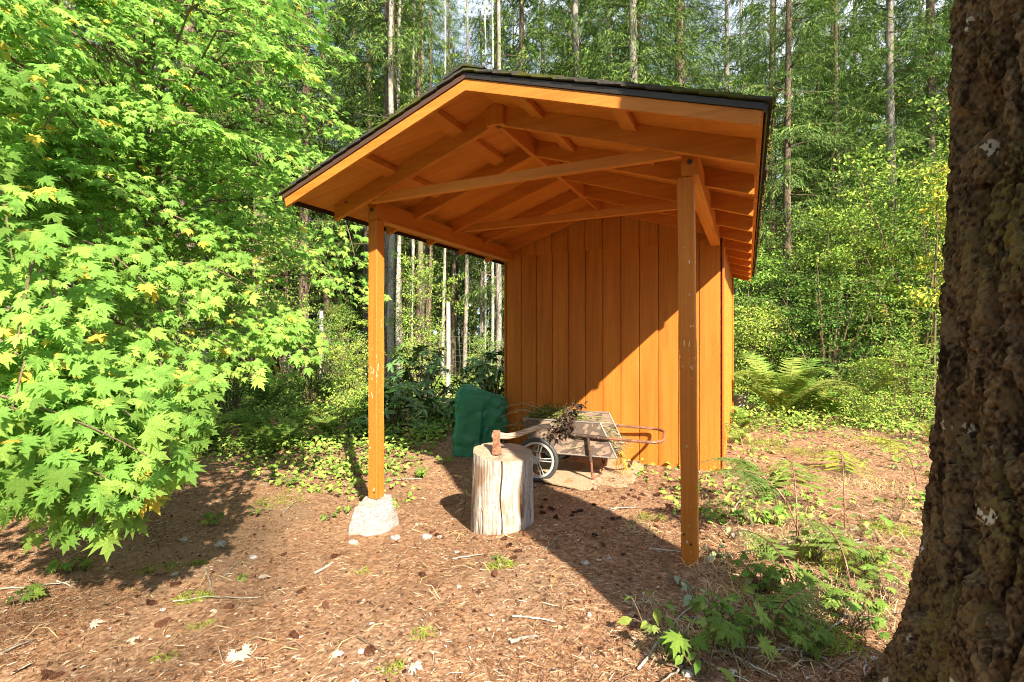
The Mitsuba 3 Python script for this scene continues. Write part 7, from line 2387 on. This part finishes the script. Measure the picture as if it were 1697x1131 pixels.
# sticks
for i, (xa_, ya_, xb_, yb_, r_, bs, lab) in enumerate([
    (-1.223, 2.972, -1.161, 3.107, 0.009, 'bark_pale', 'short pale stick in the open foreground'),
    (-2.985, 2.792, -2.62, 2.894, 0.006, 'bark_pale', 'long thin pale stick in the maple shade'),
    (-2.748, 2.894, -2.576, 2.825, 0.005, 'bark_pale', 'thin forked stick in the maple shade'),
    (-1.935, 4.058, -1.969, 4.419, 0.005, 'bark_pale', "pale twig near the maple shade's edge"),
    (-2.436, 3.297, -2.809, 3.769, 0.003, 'twig_wood', 'thin upright dry stem in the maple shade'),
    (-1.95, 3.043, -1.726, 2.759, 0.005, 'bark_pale', 'crooked pale twig in the middle of the open litter'),
    (-1.898, 2.697, -1.42, 2.693, 0.004, 'bark_pale', 'thin straight pale twig'),
    (-1.767, 2.93, -1.788, 3.165, 0.004, 'bark_pale', 'pale twig left in the open litter'),
    (0.493, 1.851, 0.905, 2.343, 0.006, 'bark_pale', "long pale dry stalk across the fir's shadow edge"),
    (0.614, 1.938, 0.869, 2.213, 0.005, 'bark_pale', 'pale forked stalk beside the long one'),
    (0.81, 1.938, 0.878, 1.927, 0.006, 'bark_pale', "short pale stick in the fir's shadow"),
    (-0.367, 2.956, -0.18, 2.952, 0.005, 'bark_pale', 'straw coloured twig before the chopping block'),
    (-0.009, 1.98, 0.105, 2.011, 0.009, 'bark_grey', 'grey stub of wood in the centre foreground'),
    (0.004, 2.208, 0.193, 2.141, 0.005, 'bark_pale', 'thin twig in the centre foreground'),
    (0.802, 2.262, 0.529, 2.311, 0.004, 'bark_pale', "thin twig running into the fir's shadow"),
    (-0.697, 2.139, -0.523, 1.99, 0.005, 'twig_wood', 'brown twig near the cones in the foreground'),
    (1.767, 2.853, 2.241, 3.059, 0.006, 'bark_pale', 'pale stalk lying by the bracken'),
    (1.685, 3.029, 2.399, 3.331, 0.005, 'bark_pale', 'long dry stalk behind the bracken'),
    (1.608, 3.529, 2.293, 4.532, 0.005, 'bark_pale', 'dry stalk right of the porch post'),
    (-1.565, 5.437, -0.915, 5.651, 0.008, 'twig_wood', 'brown branch on the ground behind the left post'),
    (-1.318, 5.018, -0.949, 5.071, 0.005, 'bark_pale', 'pale twig between the post and the chopping block'),
    (-2.393, 2.238, -2.334, 2.349, 0.006, 'bark_grey', 'grey stick at the left edge'),
    (0.693, 3.63, 0.997, 3.74, 0.004, 'bark_pale', 'thin twig on the lit ground'),
    (1.34, 2.039, 1.681, 2.334, 0.006, 'bark_pale', 'pale stick leaning by the fir root'),
    (0.19, 2.921, 0.324, 3.158, 0.005, 'bark_grey', "twig in the fir's shadow by the block"),
    (0.787, 1.839, np.float64(0.903), np.float64(1.724), 0.0035, 'bark_pale', "pale dead twig in the tangle by the big fir's foot"),
    (2.047, 3.296, np.float64(2.157), np.float64(3.358), 0.0049, 'bark_grey', "grey dead twig in the tangle by the big fir's foot"),
    (2.011, 2.805, np.float64(1.999), np.float64(2.885), 0.0029, 'twig_wood', "brown dead twig in the tangle by the big fir's foot"),
    (1.48, 2.447, np.float64(1.745), np.float64(2.428), 0.0029, 'bark_pale', "pale dead twig in the tangle by the big fir's foot"),
    (1.047, 2.368, np.float64(1.033), np.float64(2.26), 0.004, 'bark_grey', "grey dead twig in the tangle by the big fir's foot"),
    (0.959, 1.803, np.float64(0.874), np.float64(1.906), 0.0036, 'twig_wood', "brown dead twig in the tangle by the big fir's foot"),
    (1.433, 2.493, np.float64(1.608), np.float64(2.459), 0.0027, 'bark_pale', "pale dead twig in the tangle by the big fir's foot"),
    (1.398, 2.915, np.float64(1.58), np.float64(2.937), 0.0027, 'bark_grey', "grey dead twig in the tangle by the big fir's foot"),
    (0.508, 1.853, np.float64(0.333), np.float64(1.715), 0.0027, 'twig_wood', "brown dead twig in the tangle by the big fir's foot"),
    (1.371, 2.299, np.float64(1.568), np.float64(2.192), 0.0028, 'bark_pale', "pale dead twig in the tangle by the big fir's foot"),
    (0.631, 1.923, np.float64(0.785), np.float64(1.862), 0.0044, 'bark_grey', "grey dead twig in the tangle by the big fir's foot"),
    (1.356, 1.904, np.float64(1.218), np.float64(1.818), 0.0048, 'twig_wood', "brown dead twig in the tangle by the big fir's foot"),
    (0.645, 2.065, np.float64(0.609), np.float64(2.146), 0.0047, 'bark_pale', "pale dead twig in the tangle by the big fir's foot"),
    (1.599, 3.275, np.float64(1.412), np.float64(3.131), 0.0049, 'bark_grey', "grey dead twig in the tangle by the big fir's foot"),
    (0.608, 2.057, np.float64(0.447), np.float64(2.034), 0.0029, 'twig_wood', "brown dead twig in the tangle by the big fir's foot"),
    (1.135, 1.879, np.float64(1.197), np.float64(1.974), 0.0045, 'bark_pale', "pale dead twig in the tangle by the big fir's foot"),
    (1.149, 2.575, np.float64(1.112), np.float64(2.693), 0.0048, 'bark_grey', "grey dead twig in the tangle by the big fir's foot"),
    (1.688, 2.299, np.float64(1.774), np.float64(2.238), 0.0031, 'twig_wood', "brown dead twig in the tangle by the big fir's foot"),
    (0.645, 2.325, np.float64(0.56), np.float64(2.374), 0.0033, 'bark_pale', "pale dead twig in the tangle by the big fir's foot"),
    (1.992, 2.916, np.float64(1.944), np.float64(3.047), 0.0036, 'bark_grey', "grey dead twig in the tangle by the big fir's foot"),
    (0.548, 1.925, np.float64(0.712), np.float64(1.789), 0.005, 'twig_wood', "brown dead twig in the tangle by the big fir's foot"),
    (0.926, 1.968, np.float64(1.213), np.float64(1.937), 0.0045, 'bark_pale', "pale dead twig in the tangle by the big fir's foot"),
    (2.191, 3.077, np.float64(2.312), np.float64(3.16), 0.0041, 'bark_grey', "grey dead twig in the tangle by the big fir's foot"),
    (1.603, 3.209, np.float64(1.489), np.float64(3.186), 0.0046, 'twig_wood', "brown dead twig in the tangle by the big fir's foot"),
    (1.246, 1.892, np.float64(1.106), np.float64(1.99), 0.0044, 'bark_pale', "pale dead twig in the tangle by the big fir's foot"),
    (0.759, 2.202, np.float64(0.861), np.float64(2.198), 0.0049, 'bark_grey', "grey dead twig in the tangle by the big fir's foot"),
    (1.544, 2.217, np.float64(1.722), np.float64(2.189), 0.0027, 'twig_wood', "brown dead twig in the tangle by the big fir's foot"),
    (1.241, 2.069, np.float64(1.342), np.float64(2.177), 0.0032, 'bark_pale', "pale dead twig in the tangle by the big fir's foot"),
    (0.666, 1.863, np.float64(0.484), np.float64(1.701), 0.0049, 'bark_grey', "grey dead twig in the tangle by the big fir's foot"),
    (0.634, 2.094, np.float64(0.834), np.float64(1.95), 0.0029, 'twig_wood', "brown dead twig in the tangle by the big fir's foot"),
    (0.841, 2.914, np.float64(1.106), np.float64(2.842), 0.0047, 'bark_pale', "pale dead twig in the tangle by the big fir's foot"),
    (1.388, 1.882, np.float64(1.276), np.float64(1.739), 0.0048, 'bark_grey', "grey dead twig in the tangle by the big fir's foot"),
    (1.525, 2.594, np.float64(1.647), np.float64(2.713), 0.0049, 'twig_wood', "brown dead twig in the tangle by the big fir's foot"),
    (0.847, 1.957, np.float64(0.994), np.float64(1.791), 0.0043, 'bark_pale', "pale dead twig in the tangle by the big fir's foot"),
]):
    t = np.linspace(0, 1, 9)
    px_, py_ = xa_ + (xb_ - xa_) * t, ya_ + (yb_ - ya_) * t
    rs_ = np.random.default_rng(i + 70)
    L = math.hypot(xb_ - xa_, yb_ - ya_)
    pts = np.stack([px_ + rs_.normal(0, 0.012 * L, 9), py_ + rs_.normal(0, 0.012 * L, 9), gz(px_, py_) + r_ + 0.006 + 0.03 * L * np.sin(math.pi * t) * rs_.random()], -1)
    key = put(None, 'stick', tube(pts, np.linspace(r_, r_ * 0.5, 9), 6), bs, smooth=60)
    labels[key] = {'label': lab, 'category': 'stick'}
    if 'tangle' in lab:
        labels[key]['group'] = lab.split()[0] + ' dead twigs in the tangle'

# fallen leaves
scene['dead_leaf_pale'] = two({'type': 'diffuse', 'reflectance': rgb((0.50, 0.44, 0.36))})
scene['dead_leaf_tan'] = two({'type': 'diffuse', 'reflectance': rgb((0.30, 0.195, 0.11))})
for i, (x, y, s, b, lab) in enumerate([
    (-2.171, 3.004, 0.07, 'dead_leaf_tan', 'tan curled leaf in the open litter left'),
    (-2.106, 2.967, 0.06, 'dead_leaf_pale', 'white scrap of leaf beside the tan one'),
    (-1.199, 2.098, 0.085, 'dead_leaf_pale', 'large whitish withered leaf in the foreground'),
    (-2.066, 3.391, 0.07, 'dead_leaf_pale', 'pale leaf at the maple shade edge'),
    (-1.545, 2.93, 0.07, 'dead_leaf_pale', 'small pale leaf in the open litter'),
    (-1.535, 2.981, 0.06, 'dead_leaf_tan', 'tan leaf beside the small pale one'),
    (-2.153, 2.446, 0.06, 'dead_leaf_pale', 'pale leaf left in the foreground'),
    (-2.254, 2.637, 0.07, 'dead_leaf_pale', 'pale leaf near the long stick'),
    (-2.185, 2.118, 0.08, 'dead_leaf_pale', 'pale leaf at the bottom left'),
    (1.219, 5.052, 0.07, 'dead_leaf_pale', 'pale leaf by the plywood scrap'),
    (-0.401, 1.891, 0.06, 'dead_leaf_pale', 'pale leaf at the bottom'),
    (-2.22, 2.759, 0.06, 'dead_leaf_tan', 'tan leaf in the maple shade'),
]):
    d = rc.normal(0, 1, 3) * [1, 1, 0.1]
    fr = rot_to(d[None], (rc.normal(0, 0.3, 3) + [0, 0, 1])[None])
    v, f = scatter(*MLEAF[i % 4], np.array([[x, y, float(gz(x, y)) + 0.015]]), fr, np.array([s]))
    key = put(None, 'fallen_leaf', (v, f), b)
    labels[key] = {'label': lab, 'category': 'leaf'}
rr_ = np.random.default_rng(66)
k = 0
while k < 70:
    y = 1.6 + 4.4 * rr_.random()
    x = rr_.uniform(-1.08, 0.6) * y
    if not free_of_props(np.array(x), np.array(y)):
        continue
    if x > -0.9 and rr_.random() < 0.6:
        continue
    d = rr_.normal(0, 1, 3) * [1, 1, 0.1]
    v, f = scatter(*MLEAF[k % 4], np.array([[x, y, float(gz(x, y)) + 0.012]]), rot_to(d[None], (rr_.normal(0, 0.3, 3) + [0, 0, 1])[None]), np.array([rr_.uniform(0.025, 0.055)]))
    key = put(None, 'fallen_leaf', (v, f), ('dead_leaf_pale', 'dead_leaf_tan')[int(rr_.random() < 0.6)])
    lab = f"small curled {'pale' if scene[key]['bsdf']['id'] == 'dead_leaf_pale' else 'tan'} dry leaf {'below the maple' if x / y < -0.62 else 'in the open litter left of the chopping block' if x < 0 else 'right of the chopping block'}"
    labels[key] = {'label': lab, 'category': 'leaf', 'group': lab.replace('leaf', 'leaves', 1)}
    k += 1
